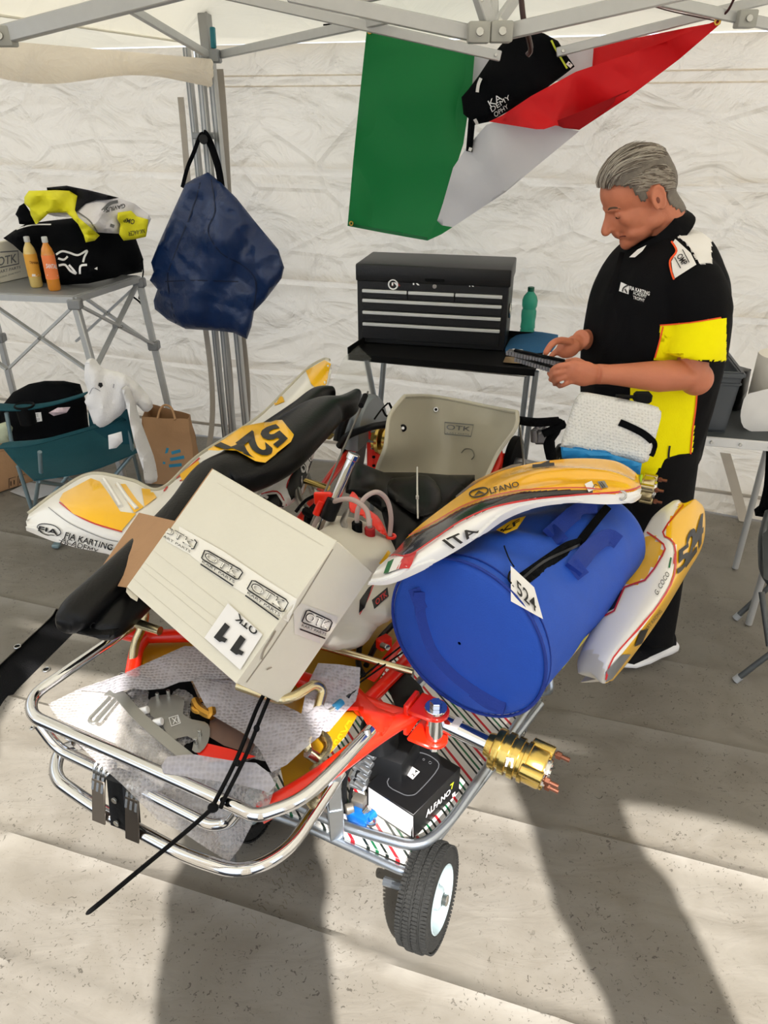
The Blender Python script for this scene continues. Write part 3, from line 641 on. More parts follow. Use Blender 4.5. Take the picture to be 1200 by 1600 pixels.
# ================================================================== CAMP CHAIR, HOODIE, BAGS AND BOXES ON THE FLOOR
teal = M('teal_canvas', '1c4a54', .75, 0, .1, 30, .2, 200); tealt = M('blue_grey_tube', '7f949b', .35, .3, .05, 30)
ch = thing('camp_chair', 'dark teal folding camp chair with cup holder beside the tent wall', 'chair', P(110, 800, .012))
m = MB(); rows = mats_grid([[P(2, 696, .44), P(90, 686, .43), P(172, 664, .44)], [P(24, 722, .41), P(120, 712, .39), P(196, 686, .41)], [P(53, 750, .42), P(140, 735, .41), P(216, 705, .43)]], 5, 5); m.shell(rows, .006, Vector((0, 0, 1))); m.build('seat', teal, ch)
def strip(p, w_, name, mat, up=Vector((0, 0, 1))):
    m = MB(); L = cat(p, 6); side = WN; m.shell([[q-side*w_/2 for q in L], [q+Vector((0, 0, .008)) for q in L], [q+side*w_/2 for q in L]], .006, up); return m.build(name, mat, ch)
near = strip([P(5, 695, .60), P(62, 690, .61), P(130, 672, .60), P(206, 650, .62)], .075, 'armrest', teal)
far = strip([P(-20, 634, .62), P(40, 636, .61), P(90, 628, .61), P(138, 614, .63)], .085, 'armrest', teal)
m = MB(); c = P(38, 634, .615); m.torus(c, .042, .006); m.lathe([(.038, -.09), (.042, 0), (.036, 0), (.030, -.085)], c, n=20); m.build('cup_holder', blackm, far)
m = MB(); rows = mats_grid([[P(140, 592, .86), P(172, 602, .85), P(196, 610, .86)], [P(138, 640, .64), P(170, 645, .62), P(200, 652, .64)], [P(140, 668, .46), P(176, 690, .45), P(208, 695, .46)]], 5, 5); m.shell(rows, .006); m.build('backrest', teal, ch)
legs = [((62, 706, .55), (64, 738, .43)), ((28, 728, .40), (60, 828, .012)), ((10, 645, .60), (18, 690, .45)), ((198, 640, .66), (207, 702, .43)), ((60, 752, .40), (52, 808, .012)), ((210, 706, .42), (88, 852, .02)), ((60, 752, .40), (182, 770, .012)), ((208, 706, .42), (219, 752, .1)), ((219, 752, .1), (222, 768, .012)), ((10, 695, .42), (130, 760, .012)), ((165, 670, .42), (80, 775, .05)), ((165, 670, .42), (192, 745, .012))]
for a, b in legs:
    m = MB(); m.tube([P(*a), P(*b)], .0095, 10); o = m.build('leg', tealt, ch)
    if b[2] < .03: m = MB(); m.box(P(b[0], b[1], .024), (.036, .036, .022), bev=.006); m.build('foot_cap', tealt, o)
m = MB(); d_ = decal(near, [(31, 704), (66, 702), (66, 704), (31, 706)], paper, 'care_label', near)
hd = thing('hooded_sweatshirt', 'white hooded sweatshirt draped over the backrest of the camp chair', 'sweatshirt', P(175, 690, .5))
hw = M('white_fleece', 'e6e5e6', .9, 0, .03, 30, .2, 160)
Yh = P(190, 650, .62).y-.30
def rh(x, y): return .010*math.sin(x*.13-y*.05)+.006*math.sin(x*.28+y*.08)
m = MB(); sheet(m, [(133, 568), (140, 560), (150, 562), (160, 575), (190, 582), (215, 598), (238, 628), (236, 640), (224, 643), (204, 620), (196, 610), (196, 640), (180, 655), (168, 664), (156, 668), (146, 658), (140, 640), (132, 628), (138, 612), (132, 595)], proj_Y([(135, 570, Yh), (235, 635, Yh+.05), (150, 660, Yh-.02)]), .006, 7, .008, 12, bulge=.05, bw=18, ridge=rh, smooth=2); hb = m.build('body', hw, hd, sharp=70)
m = MB(); sheet(m, [(190, 606), (206, 606), (214, 640), (230, 685), (240, 712), (245, 735), (245, 752), (227, 755), (224, 735), (214, 705), (204, 665), (198, 635)], proj_Y([(195, 610, Yh-.04), (235, 750, Yh-.02), (210, 680, Yh-.06)]), .006, 7, .006, 14, bulge=.035, bw=12, ridge=rh, smooth=2); sl = m.build('sleeve', hw, hd, sharp=70)
m = MB(); sheet(m, [(137, 600), (146, 590), (150, 620), (150, 645), (160, 665), (146, 662), (138, 640)], proj_Y(Yh+.04), .006, 7, .004, 14, bulge=.02, bw=10); m.build('sleeve', hw, hd, sharp=70)
m = MB(); sheet(m, [(169, 680), (190, 674), (192, 690), (182, 700), (170, 702)], proj_Y(Yh-.05), .006, 7, .004, 14, bulge=.015, bw=8); m.build('cuff', hw, hd, sharp=70)
decal(hb, [(154, 598), (159, 598), (161, 603), (157, 606), (153, 602)], ink, 'eyelet', hb, .003)
m = MB(); stroke(hb, [(158, 612), (146, 606), (140, 616)], 1.2, None, mb=m); stroke(sl, [(226, 738), (244, 735)], 1.2, None, mb=m); stroke(hb, [(178, 600), (177, 606)], 1.4, None, mb=m); m.build('seam', M('seam_grey', '9c9ca2', .9), hb)
bk = thing('backpack', 'large black backpack on the floor behind the camp chair', 'backpack', P(70, 740, .012))
m = MB(); sheet(m, [(8, 628), (20, 613), (45, 600), (70, 595), (100, 595), (125, 600), (134, 625), (140, 680), (120, 730), (60, 740), (10, 700), (-10, 680), (-12, 650)], proj_Y(3.78), .01, 12, .01, 8, bulge=.14, bw=45, back=.6); bo = m.build('body', blackf, bk, sharp=70)
m = MB(); sheet(m, [(76, 645), (90, 637), (110, 636), (104, 645), (84, 650)], proj_Y(3.60), .004, 7, .004, 30, bulge=.015, bw=6); m.build('towel', M('pink_white_cloth', 'd8c3cb', .9, 0, .3, 60), bk)
m = MB(); sheet(m, [(31, 647), (64, 644), (66, 658), (33, 663)], proj_Y(3.575), .002, 12); lb = m.build('luggage_label', paper, bk)
m = MB(); text(lb, [(35, 649), (60, 646), (60, 651), (35, 654)], 'CERTIFICATE', None, mb=m); text(lb, [(36, 656), (62, 653), (62, 657), (36, 660)], 'Nr 118 420', None, mb=m); m.build('lettering', greyink, lb)
# kraft carrier bag
kb = thing('paper_bag', 'brown paper carrier bag with blue stripes print beside the camp chair', 'bag', P(255, 740, .012))
m = MB(); f0, f1_, g0, g1 = P(205, 740, .015), P(292, 752, .015), P(226, 716, .015), P(296, 722, .015)
zt2 = .36
def up_(x, y, z): return P(x, y, z)
top = [P(222, 652, .41), P(294, 655, .41), P(297, 648, .38), P(232, 630, .41)]
b4 = [Vector((top[0].x-.03, top[0].y-.0, .014)), Vector((top[1].x, top[1].y, .014)), Vector((top[2].x, top[2].y+.10, .014)), Vector((top[3].x-.02, top[3].y+.06, .014))]
for i in range(4):
    j = (i+1) % 4; rows = [[b4[i]*(1-t)*(1-s)+b4[j]*t*(1-s)+top[i]*(1-t)*s+top[j]*t*s+WN*.012*noise.noise(Vector((t*3+i, s*4, 1))) for t in [k/10 for k in range(11)]] for s in [k/10 for k in range(11)]]
    m.shell(rows, .002)
m.box(sum((p for p in b4), Vector())/4+Vector((0, 0, .004)), (.2, .14, .006)); kbo = m.build('body', kraft, kb)
m = MB(); m.tube(cat([P(246, 655, .41), P(250, 640, .45), P(258, 633, .465), P(268, 638, .455), P(274, 656, .41)]), .006, 6); m.build('handle', kraft, kb)
m = MB()
for k in range(3): stroke(kbo, [(232+k*12, 728), (244+k*12, 696)], 8, None, mb=m, smooth=0)
stroke(kbo, [(268, 708), (282, 704)], 5, None, mb=m); stroke(kbo, [(266, 718), (288, 714)], 5, None, mb=m); stroke(kbo, [(264, 728), (284, 726)], 5, None, mb=m); stroke(kbo, [(262, 700), (256, 725)], 4, None, mb=m); m.build('printed_stripes', M('cyan_ink', '2e87a8', .6), kbo)
# boxes at far left
cb = thing('cardboard_box', 'brown cardboard box on the floor at the left edge, printed with handling symbols', 'box', P(10, 760, .012))
a0, a1 = P(-40, 782, .014), P(52, 752, .014); dd = Vector((.10, .28, 0)); hh = .22
m = MB(); q4 = [a0, a1, a1+dd, a0+dd]; m.hexa(q4+[p+Vector((0, 0, hh)) for p in q4], .003); cbo = m.build('body', kraft, cb)
m = MB(); m.hexa([p+Vector((0, 0, hh)) for p in (a0+(a1-a0)*.1, a1, a1+dd*.5, a0+dd*.5)]+[p+Vector((.02, .04, hh+.13)) for p in (a0, a1-Vector((.03, 0, 0)), a1+dd*.5, a0+dd*.5)], .003); cb2 = tag(m.build('cardboard_box', kraft), 'smaller open brown cardboard box stacked at the left edge under the chair arm', 'box')
m = MB()
for k in range(2):
    x, y = 14+14*k, 748-4*k; stroke(cbo, [(x, y), (x+11, y-3), (x+11, y+12), (x, y+15)], 1.2, None, mb=m, closed=True, smooth=0); stroke(cbo, [(x+3, y+11), (x+3, y+4)], 1.4, None, mb=m, smooth=0); stroke(cbo, [(x+8, y+9), (x+8, y+2)], 1.4, None, mb=m, smooth=0)
m.build('handling_symbols', ink, cbo)
m = MB(); sheet(m, [(15, 768), (60, 745), (100, 748), (96, 758), (80, 772), (52, 782)], proj_z(.014), .002, 12, .003, 10); tag(m.build('paper_sheet', M('grey_paper', 'b9bcc2', .7)), 'crumpled pale paper lying on the floor under the camp chair', 'paper')
m = MB(); sheet(m, [(-10, 665), (12, 658), (20, 668), (16, 690), (-8, 695)], proj_Y(3.5), .004, 8, .005, 20, bulge=.04, bw=10); tag(m.build('cloth_bundle', M('pale_green_cloth', 'b9bfa4', .9, 0, .2, 30)), 'pale bundle behind the chair arm at the left edge', 'cloth')
# ================================================================== TOOL TABLE
tz = .865
tl = thing('work_table', 'black tray-topped work table on chrome legs by the back wall', 'table', P(690, 720, .012))
c00, c10 = P(544, 553, tz), P(836, 578, tz); bd = WN*-1*.50
c01, c11 = c00+bd*1.0+Vector((.03, 0, 0)), c10+bd*1.0
m = MB(); m.hexa([p-Vector((0, 0, .012)) for p in (c00, c10, c11, c01)]+[c00, c10, c11, c01], .002); ttop = m.build('tabletop', blackm, tl)
m = MB()
for p, q, h in ((c01, c11, .03), (c00, c01, .03)): m.bar(p+Vector((0, 0, h/2)), q+Vector((0, 0, h/2)), .006, h, up=(0, 0, 1))
m.bar(c00-Vector((0, 0, .012)), c10-Vector((0, 0, .012)), .010, .03); m.build('rim', blackm, tl)
m = MB(); m.tube([c00-Vector((-.05, -.02, .032)), c10-Vector((.03, -.02, .032))], .008, 8); m.build('rail', chrome, tl)
for (a, b) in (((573, 562), (582, 608)), ((600, 563), (596, 612)), ((825, 578), (816, 655)), ((838, 580), (828, 655))):
    a_ = P(a[0], a[1], tz-.02); d = PY(b[0], b[1], a_.y+.02)-a_; k = (.012-a_.z)/d.z; m = MB(); m.tube([a_, a_+d*k], .013, 10); m.build('leg', zinc, tl)
# tool chest
tc_ = thing('tool_chest', 'black steel tool chest with white drawer strips on the work table', 'tool chest', P(680, 540, tz))
bl, br = P(559.5, 535, tz+.001), P(788, 549, tz+.001); wid = (br-bl); dep = Vector((-wid.y, wid.x, 0)).normalized()*.33; H = 0
tp = PY(559, 412, bl.y); H = tp.z-tz
up = Vector((0, 0, 1)); tcb = M('chest_black', '0d0d0f', .42, 0, .1, 30, .15, 200)
m = MB(); q = [bl, br, br+dep, bl+dep]; m.hexa([p+up*.0 for p in q]+[p+up*H*.80 for p in q], .004); m.build('body', tcb, tc_)
m = MB(); e = wid.normalized()*.006; f_ = dep.normalized()*.006; q2 = [bl-e-f_, br+e-f_, br+e+dep+f_, bl-e+dep+f_]; m.hexa([p+up*H*.79 for p in q2]+[p+up*H for p in q2], .008, 2); lid = m.build('lid', tcb, tc_)
nrm = -dep.normalized(); Rm = Matrix((wid.normalized(), dep.normalized(), up)).transposed()
def fp_(u, v, o=0): return bl+wid*u+up*(H*v)+nrm*o
def drawer(u0, u1, v0, v1):
    m = MB(); m.box(fp_((u0+u1)/2, (v0+v1)/2, .004), (wid.length*(u1-u0)-.004, .012, H*(v1-v0)-.004), Rm, .002); d = m.build('drawer', tcb, tc_)
    m = MB(); m.box(fp_((u0+u1)/2, v1-.022, .013), (wid.length*(u1-u0)-.006, .012, H*.040), Rm, .002); m.build('handle_strip', M('satin_strip', 'd6d8d6', .35, .3), d)
for i in range(3): drawer(.035+i*.31, .035+(i+1)*.31, .585, .70)
drawer(.035, .965, .435, .58); drawer(.035, .965, .285, .43); drawer(.035, .965, .06, .28)
m = MB(); m.cyl(fp_(.52, .765, .0), fp_(.52, .765, .008), .010); m.build('lock', steel, tc_)
m = MB(); m.box(fp_(.52, .84, .005), (.09, .012, .012), Rm, .003); m.build('latch', blackm, tc_)
m = MB(); m.torus(br+dep*.3+up*H*.45+wid.normalized()*.006, .03, .005, wid); m.build('side_handle', steel, tc_)
m = MB(); cx = fp_(.245, .765, .004); m.torus(cx, .021, .0035, nrm); m.build('round_logo', inkw, tc_); lidb = [o for o in tc_.children if o.name.startswith('body')][0]
m = MB(); text(lidb, [(612, 433), (624, 434), (623, 447), (612, 446)], 'K', None, mb=m, bold=.06); text(lidb, [(645, 434), (657, 435), (656, 446), (645, 445)], 'K', None, mb=m, bold=.06); text(lidb, [(733, 440), (741, 440), (741, 448), (733, 448)], 'K', None, mb=m, bold=.06); stroke(lidb, [(750, 445), (762, 446)], 1.5, None, mb=m); m.build('lettering', inkw, lidb)
m = MB(); stroke(lidb, [(742, 444.5), (750, 445)], 5, None, mb=m); stroke(lidb, [(612, 447), (618, 440), (625, 447)], 1.5, None, mb=m); m.build('red_mark', M('red_ink', '9a1c1c', .5), lidb)
# water bottle, cloth, small things on the table
q = P(823, 525, tz+.001); wb = thing('water_bottle', 'green plastic water bottle standing beside the tool chest', 'bottle', q)
tg = M('green_pet', '48b79c', .08, 0, .03, 5, trans=.55, ior=1.3); r = .037; Hb = .235
m = MB(); m.lathe([(r*.8, 0), (r*.96, .006), (r*.96, .03), (r*.90, .036), (r, .045), (r*.92, .075), (r, .10), (r*.98, .125), (r*.86, .135), (r, .15), (r*1.02, .175), (r*.85, .195), (r*.42, .215), (r*.38, .222)], q, n=24); m.build('body', tg, wb)
m = MB(); m.lathe([(r*.42, .218), (r*.44, .22), (r*.44, .236), (r*.38, .238)], q, n=16); m.build('cap', M('green_cap', '0f5a46', .4), wb)
m = MB(); sheet(m, [(789, 545), (797, 530), (812, 520), (828, 517), (848, 519), (872, 523), (872, 535), (862, 550), (800, 555), (790, 552)], proj_z([(789, 545, tz+.006), (870, 525, tz+.05), (830, 540, tz+.03)]), .005, 6, .010, 16, bulge=.03, bw=14); tag(m.build('cloth', M('denim_cloth', '2e5f88', .85, 0, .1, 30, .3, 80)), 'crumpled blue cloth on the work table in front of the green bottle', 'cloth')
sp = thing('spray_nozzle', 'white plastic nozzle lying on the work table by the blue cloth', 'nozzle', P(810, 555, tz))
m = MB(); m.ell(P(803, 551, tz+.022), (.022, .018, .018)); m.tube([P(803, 551, tz+.022), P(815, 550, tz+.03), P(826, 557, tz+.03)], [.016, .012, .006], 10); m.build('body', white, sp)
m = MB(); m.tube([P(803, 556, tz+.01), P(830, 561, tz+.01)], .006, 8); m.build('trigger', blackm, sp)
m = MB(); m.hexa([P(x, y, tz+.002) for x, y in ((786, 566), (836, 570), (838, 560), (790, 557))]+[P(x, y, tz+.010) for x, y in ((786, 566), (836, 570), (838, 560), (790, 557))], .002); tag(m.build('tablet', M('gold_edge', 'c3a67d', .3, .6)), 'flat gold-edged tablet lying at the front right corner of the work table', 'tablet')
# clear plastic hanging by the left of the tool table
m = MB(); sheet(m, [(536, 560), (560, 540), (580, 560), (578, 590), (585, 620), (520, 640), (518, 600)], proj_Y([(536, 560, 3.1), (580, 560, 3.15), (520, 640, 3.0)]), .002, 9, .02, 9); tag(m.build('plastic_sheet', M('clear_film', 'eef0ea', .12, 0, .02, 5, trans=.9, ior=1.05, alpha=.35)), 'thin clear plastic film hanging off the left end of the work table', 'plastic film')
# ================================================================== RIGHT TABLE, CRATES, PAPER ROLL, FOLDING CHAIR
rz = .80
rt = thing('side_table', 'white-edged table at the right edge carrying grey crates and a paper roll', 'table', P(1160, 800, .012))
e0, e1 = P(1085, 682, rz), P(1260, 697, rz); bd = Vector((-(e1-e0).y, (e1-e0).x, 0)).normalized()*.46
m = MB(); m.hexa([p-Vector((0, 0, .03)) for p in (e0, e1, e1+bd, e0+bd)]+[e0, e1, e1+bd, e0+bd], .004); m.build('tabletop', M('table_dark_top', '43474a', .6), rt)
m = MB(); m.bar(e0-bd.normalized()*.004-Vector((0, 0, .012)), e1-bd.normalized()*.004-Vector((0, 0, .012)), .012, .034, bev=.002); ed = m.build('edge_rail', M('white_rail', 'e6e6e6', .35), rt)
for k in range(4):
    q = e0+(e1-e0)*(.16+.26*k)-bd.normalized()*.012-Vector((0, 0, .012)); m = MB(); m.cyl(q+bd.normalized()*.004, q-bd.normalized()*.003, .006); m.build('rivet', steel, ed)
for q in (e0+(e1-e0)*.95, e1+bd*.95, e0+bd*.95+(e1-e0)*.05): m = MB(); m.tube([q-Vector((0, 0, .03)), Vector((q.x, q.y, .012))], .014, 10); m.build('leg', alu, rt)
gc = M('crate_grey', '52565b', .5, 0, .05, 20)
def crate(o, w_, d_, h_, lbl, ang, flare=.92, g=None, mt=gc):
    t = thing('storage_crate', lbl, 'crate', o, g); X = Vector((math.cos(ang), math.sin(ang), 0)); Y = Vector((-X.y, X.x, 0)); Z = Vector((0, 0, 1))
    def c(x, y, z): s = flare+(1-flare)*z/h_; return o+X*(x*s)+Y*(y*s)+Z*z
    hw, hd = w_/2, d_/2; th = .006; m = MB()
    for (x0, y0, x1, y1, nx, ny) in ((-hw, -hd, hw, -hd, 0, 1), (hw, -hd, hw, hd, -1, 0), (hw, hd, -hw, hd, 0, -1), (-hw, hd, -hw, -hd, 1, 0)):
        a = [c(x0, y0, 0), c(x1, y1, 0), c(x1+nx*th, y1+ny*th, 0), c(x0+nx*th, y0+ny*th, 0)]; b = [c(x0, y0, h_), c(x1, y1, h_), c(x1+nx*th, y1+ny*th, h_), c(x0+nx*th, y0+ny*th, h_)]; m.hexa(a+b)
    m.hexa([c(-hw, -hd, .002), c(hw, -hd, .002), c(hw, hd, .002), c(-hw, hd, .002), c(-hw, -hd, .01), c(hw, -hd, .01), c(hw, hd, .01), c(-hw, hd, .01)]); m.build('body', mt, t)
    m = MB()
    for z, e in ((h_-.012, .014), (h_-.045, .008)):
        for (x0, y0, x1, y1) in ((-hw, -hd, hw, -hd), (hw, -hd, hw, hd), (hw, hd, -hw, hd), (-hw, hd, -hw, -hd)): m.bar(c(x0, y0, z), c(x1, y1, z), e*1.6, .014 if z > h_-.02 else .008, bev=.002)
    m.build('rim', mt, t); m = MB(); m.box(c(0, -hd-.002, h_*.78), (.07, .01, .03), Matrix((X, Y, Z)).transposed()); m.build('handle_slot', blackm, t); return t
co = P(1066, 640, rz); co = e0+(e1-e0).normalized()*.02+bd*.45; co.z = rz+.001; co = co-(e1-e0).normalized()*.055+bd.normalized()*.04
ang = math.atan2((e1-e0).y, (e1-e0).x)
crate(co, .30, .42, .235, 'grey plastic stacking crate with open top on the side table', ang+.05)
crate(co+bd.normalized()*.0+Vector((0, 0, .245)), .27, .36, .07, 'shallow dark grey tray stacked on top of the grey crate', ang+.15, mt=M('crate_dark', '34373a', .5)) if False else None
m = MB(); qs = [(1142, 640), (1146, 563), (1158, 572), (1172, 577), (1164, 610), (1155, 645)]
sheet(m, [(1138, 650), (1146, 563), (1156, 572), (1174, 577), (1168, 610), (1158, 650)], proj_Y(co.y+.05), .01, 10, .006, 14, bulge=.05, bw=14); tag(m.build('rubbish_bag', M('black_film', '0a0a0b', .3)), 'crumpled black plastic bag between the grey crate and the paper roll', 'bag')
q = e0+(e1-e0)*.70+bd*.45; q = P(1202, 655, rz+.001); pr_ = thing('paper_roll', 'large roll of white paper towel standing on the side table', 'paper roll', q)
R1 = .095; hgt = PY(1203, 555, q.y).z-rz
m = MB(); m.lathe([(R1*.98, 0), (R1, .004), (R1, hgt-.004), (R1*.98, hgt), (.035, hgt), (.030, hgt-.01), (.030, hgt-.05)], q, n=36); m.build('roll', M('towel_paper', 'e6e0d6', .9, 0, .03, 20, .15, 80), pr_)
m = MB(); sheet(m, [(1166, 618), (1182, 612), (1215, 612), (1215, 678), (1198, 682), (1180, 676), (1162, 668), (1157, 650), (1160, 632)], proj_Y(q.y-.12), .003, 8, .006, 10, smooth=2); m.build('loose_sheet', M('towel_sheet', 'e2e1e0', .9), pr_)
fc = thing('folding_chair', 'grey folding chair cut off by the right edge of the frame', 'chair', P(1190, 1030, .012))
gy = M('grey_tube', '5c6062', .4, .4, .05, 20)
for a, b, cap in (((1225, 895, .25), (1150, 965, .014), 1), ((1225, 1005, .2), (1150, 1062, .014), 1), ((1190, 925, .30), (1202, 1010, .15), 0)):
    m = MB(); A_ = P(*a); B_ = P(*b); m.tube([A_, B_], .011, 10); o = m.build('leg', gy, fc)
    if cap: m = MB(); m.tube([B_+(A_-B_).normalized()*.02, B_-(A_-B_).normalized()*.004], .014, 10); m.build('foot_cap', M('foot_grey', 'aeb1b4', .5), o)
m = MB(); m.tube(rnd([P(1200, 800, .50), P(1189, 840, .46), P(1191, 900, .40), P(1230, 935, .38)], .06), .012, 10); m.build('frame', gy, fc)
m = MB(); m.hexa([P(1189, 812, .45), P(1240, 812, .45), P(1240, 915, .45), P(1192, 905, .45)]+[P(1189, 812, .475), P(1240, 812, .475), P(1240, 915, .475), P(1192, 905, .475)], .008, 2); m.build('seat', gy, fc)
hb_ = thing('shoulder_bag', 'black shoulder bag slung on the grey folding chair at the right edge', 'bag', P(1195, 810, .4))
m = MB(); sheet(m, [(1196, 725), (1215, 720), (1215, 812), (1180, 806), (1178, 796), (1192, 785)], proj_Y(2.55), .02, 9, .01, 14, bulge=.05, bw=12); m.build('body', blackf, hb_)
m = MB(); m.tube(cat([PY(1200, 700, 2.55), PY(1196, 760, 2.5), PY(1186, 800, 2.5)]), .012, 8, sx=1, sy=.3); m.build('strap', blackf, hb_)
# ================================================================== TROLLEY
SH = .235
tr = thing('kart_trolley', 'chrome tube kart trolley with pneumatic wheels and striped shelf under the kart', 'trolley', P(640, 1365, .012))
m = MB()
L1 = [P(395, 1262, SH-.02), P(480, 1292, SH-.02), P(640, 1366, SH-.02), P(845, 1100, SH-.02)]
m.tube(rnd(L1, .03), .012, 10); o = m.build('frame_tube', zinc, tr)
m = MB(); m.tube(rnd([P(425, 1238, SH+.04), P(530, 1290, SH+.04), P(655, 1326, SH+.04), P(700, 1288, SH+.04), P(842, 1082, SH+.04)], .10, 8), .013, 10); m.build('shelf_rail', zinc, tr)
m = MB(); m.tube(rnd([P(395, 1210, SH-.02), P(600, 1010, SH-.02), P(845, 1098, SH-.02)], .05), .012, 10); m.build('frame_tube', zinc, tr)
m = MB(); qa = P(842, 1085, SH+.04); m.tube(rnd([qa+Vector((0, 0, .0)), P(862, 1080, SH+.10), P(858, 1052, SH+.14), P(835, 1075, SH+.10)], .04), .009, 8); m.build('end_loop', zinc, tr)
sm = bpy.data.materials.new('striped_cover'); sm.use_nodes = True; n = sm.node_tree.nodes; l = sm.node_tree.links; b = n['Principled BSDF']; b.inputs['Roughness'].default_value = .35
tc = n.new('ShaderNodeTexCoord'); mp = n.new('ShaderNodeMapping'); mp.inputs['Rotation'].default_value = (0, 0, R_(-28)); l.new(tc.outputs['Object'], mp.inputs[0])
sx = n.new('ShaderNodeSeparateXYZ'); l.new(mp.outputs[0], sx.inputs[0]); mu = n.new('ShaderNodeMath'); mu.operation = 'MULTIPLY'; mu.inputs[1].default_value = 13.5; l.new(sx.outputs[0], mu.inputs[0])
frc = n.new('ShaderNodeMath'); frc.operation = 'FRACT'; l.new(mu.outputs[0], frc.inputs[0]); cr = n.new('ShaderNodeValToRGB'); cr.color_ramp.interpolation = 'CONSTANT'; e = cr.color_ramp.elements
W_ = hx('e4e0d8')+(1,); K_ = hx('16201c')+(1,); G_ = hx('14603a')+(1,); D_ = hx('c8202a')+(1,)
seq = [(0, W_), (.12, K_), (.20, W_), (.32, G_), (.40, W_), (.54, K_), (.62, W_), (.76, D_), (.86, W_)]
e[0].position = 0; e[0].color = seq[0][1]; e[1].position = seq[1][0]; e[1].color = seq[1][1]
for p_, c_ in seq[2:]: q = e.new(p_); q.color = c_
l.new(frc.outputs[0], cr.inputs[0]); l.new(cr.outputs[0], b.inputs['Base Color'])
m = MB(); q4 = [P(400, 1248, SH), P(640, 1350, SH), P(838, 1090, SH), P(600, 1010, SH)]; m.hexa([p-Vector((0, 0, .012)) for p in q4]+q4, .002); m.build('shelf', sm, tr)
m = MB(); a = P(520, 1205, .66); bt = Vector((a.x+.01, a.y+.0, SH-.03)); bt = P(526, 1306, SH-.035); m.bar(a, bt, .03, .03, (1, .2, 0), .002); o = m.build('post', zinc, tr)
m = MB(); mid = a+(bt-a)*.45; m.bar(mid, bt, .036, .036, (1, .2, 0), .002); m.build('post_sleeve', zinc, o)
for (x1, y1) in ((790, 930), (640, 930), (330, 1150)):
    p_ = P(x1, y1, .66); m = MB(); m.bar(p_, Vector((p_.x, p_.y, SH-.01)), .03, .03, (1, .2, 0), .002); m.build('post', zinc, tr)
m = MB(); m.tube(rnd([a, P(330, 1150, .66), P(640, 900, .66), P(790, 930, .66), a], .04), .012, 8); m.build('support_frame', zinc, tr)
def wheel(c, ax, R, W, rim, holder, tname='wheel'):
    ax = Vector(ax).normalized(); t = MB(); w2 = W/2
    prof = [(R*.62, -w2*.7), (R*.66, -w2*.92), (R*.80, -w2), (R*.93, -w2*.86), (R*.985, -w2*.55), (R*.97, -w2*.5), (R*.97, -w2*.44), (R, -w2*.40), (R, -w2*.12), (R*.975, -w2*.08), (R*.975, w2*.08), (R, w2*.12), (R, w2*.40), (R*.97, w2*.44), (R*.97, w2*.5), (R*.985, w2*.55), (R*.93, w2*.86), (R*.80, w2), (R*.66, w2*.92), (R*.62, w2*.7)]
    t.lathe(prof+[prof[0]], c, ax, 64, caps=False); o = t.build('tyre', rubber, holder)
    Rm = frame_from(ax, (0, 1, .01)); k = MB()
    for j in range(84):
        a_ = 2*math.pi*j/84
        for s, f in ((-.78, .955), (-.27, .992), (.27, .992), (.78, .955)):
            q = c+Rm @ Vector((R*f*math.cos(a_+s*.06), R*f*math.sin(a_+s*.06), s*w2)); rad = (q-c-ax*(q-c).dot(ax)).normalized(); k.box(q+rad*.0015, (.006, w2*.34, .005), Matrix((rad.cross(ax), ax, rad)).transposed())
    e_ = k.build('tread_block', rubber, o, flat=True); tag(e_, kind='stuff')
    k = MB(); k.lathe([(R*.60, w2*.55), (R*.645, w2*.92), (R*.625, w2*.95), (R*.56, w2*.6), (R*.50, -w2*.05), (R*.30, w2*.05), (R*.24, w2*.4), (R*.22, w2*.8), (R*.12, w2*.95)], c, ax, 40, caps=False); k.lathe([(R*.62, -w2*.8), (R*.5, -w2*.5), (R*.2, -w2*.6)], c, ax, 30); r_ = k.build('rim', rim, holder)
    k = MB(); k.cyl(c+ax*w2*.7, c+ax*w2*1.25, R*.11); k.build('axle_end', steel, r_)
    for j in range(4):
        a_ = 2*math.pi*j/4+.4; q = c+Rm @ Vector((R*.36*math.cos(a_), R*.36*math.sin(a_), w2*.05)); k = MB(); k.cyl(q, q+ax*.010, .007, 6); k.build('bolt', steel, r_)
axd = Vector((.90, -.38, .10)).normalized(); rimw = M('white_rim', 'a3b4b9', .3, .1, .05, 10); Rw = .128
wc = P(669, 1398, Rw+.004); wheel(wc, axd, Rw, .082, rimw, tr)
m = MB(); m.tube([wc-axd*.12, wc], .012, 8); m.build('axle', zinc, tr)
wc2 = P(395, 1262, Rw+.004); wc2.x -= .02; wheel(wc2+Vector((0, .05, 0)), -axd, Rw, .082, rimw, tr)
cc = P(812, 1136, .045); cst = MB(); cst.box(cc+Vector((-.005, .01, .075)), (.06, .05, .01)); cst.bar(cc+Vector((-.02, 0, .07)), cc+Vector((-.02, 0, 0)), .03, .004); cst.bar(cc+Vector((.018, -.006, .07)), cc+Vector((.018, -.006, 0)), .03, .004); cst.build('caster_fork', zinc, tr); wheel(cc, axd, .045, .03, steel, tr)
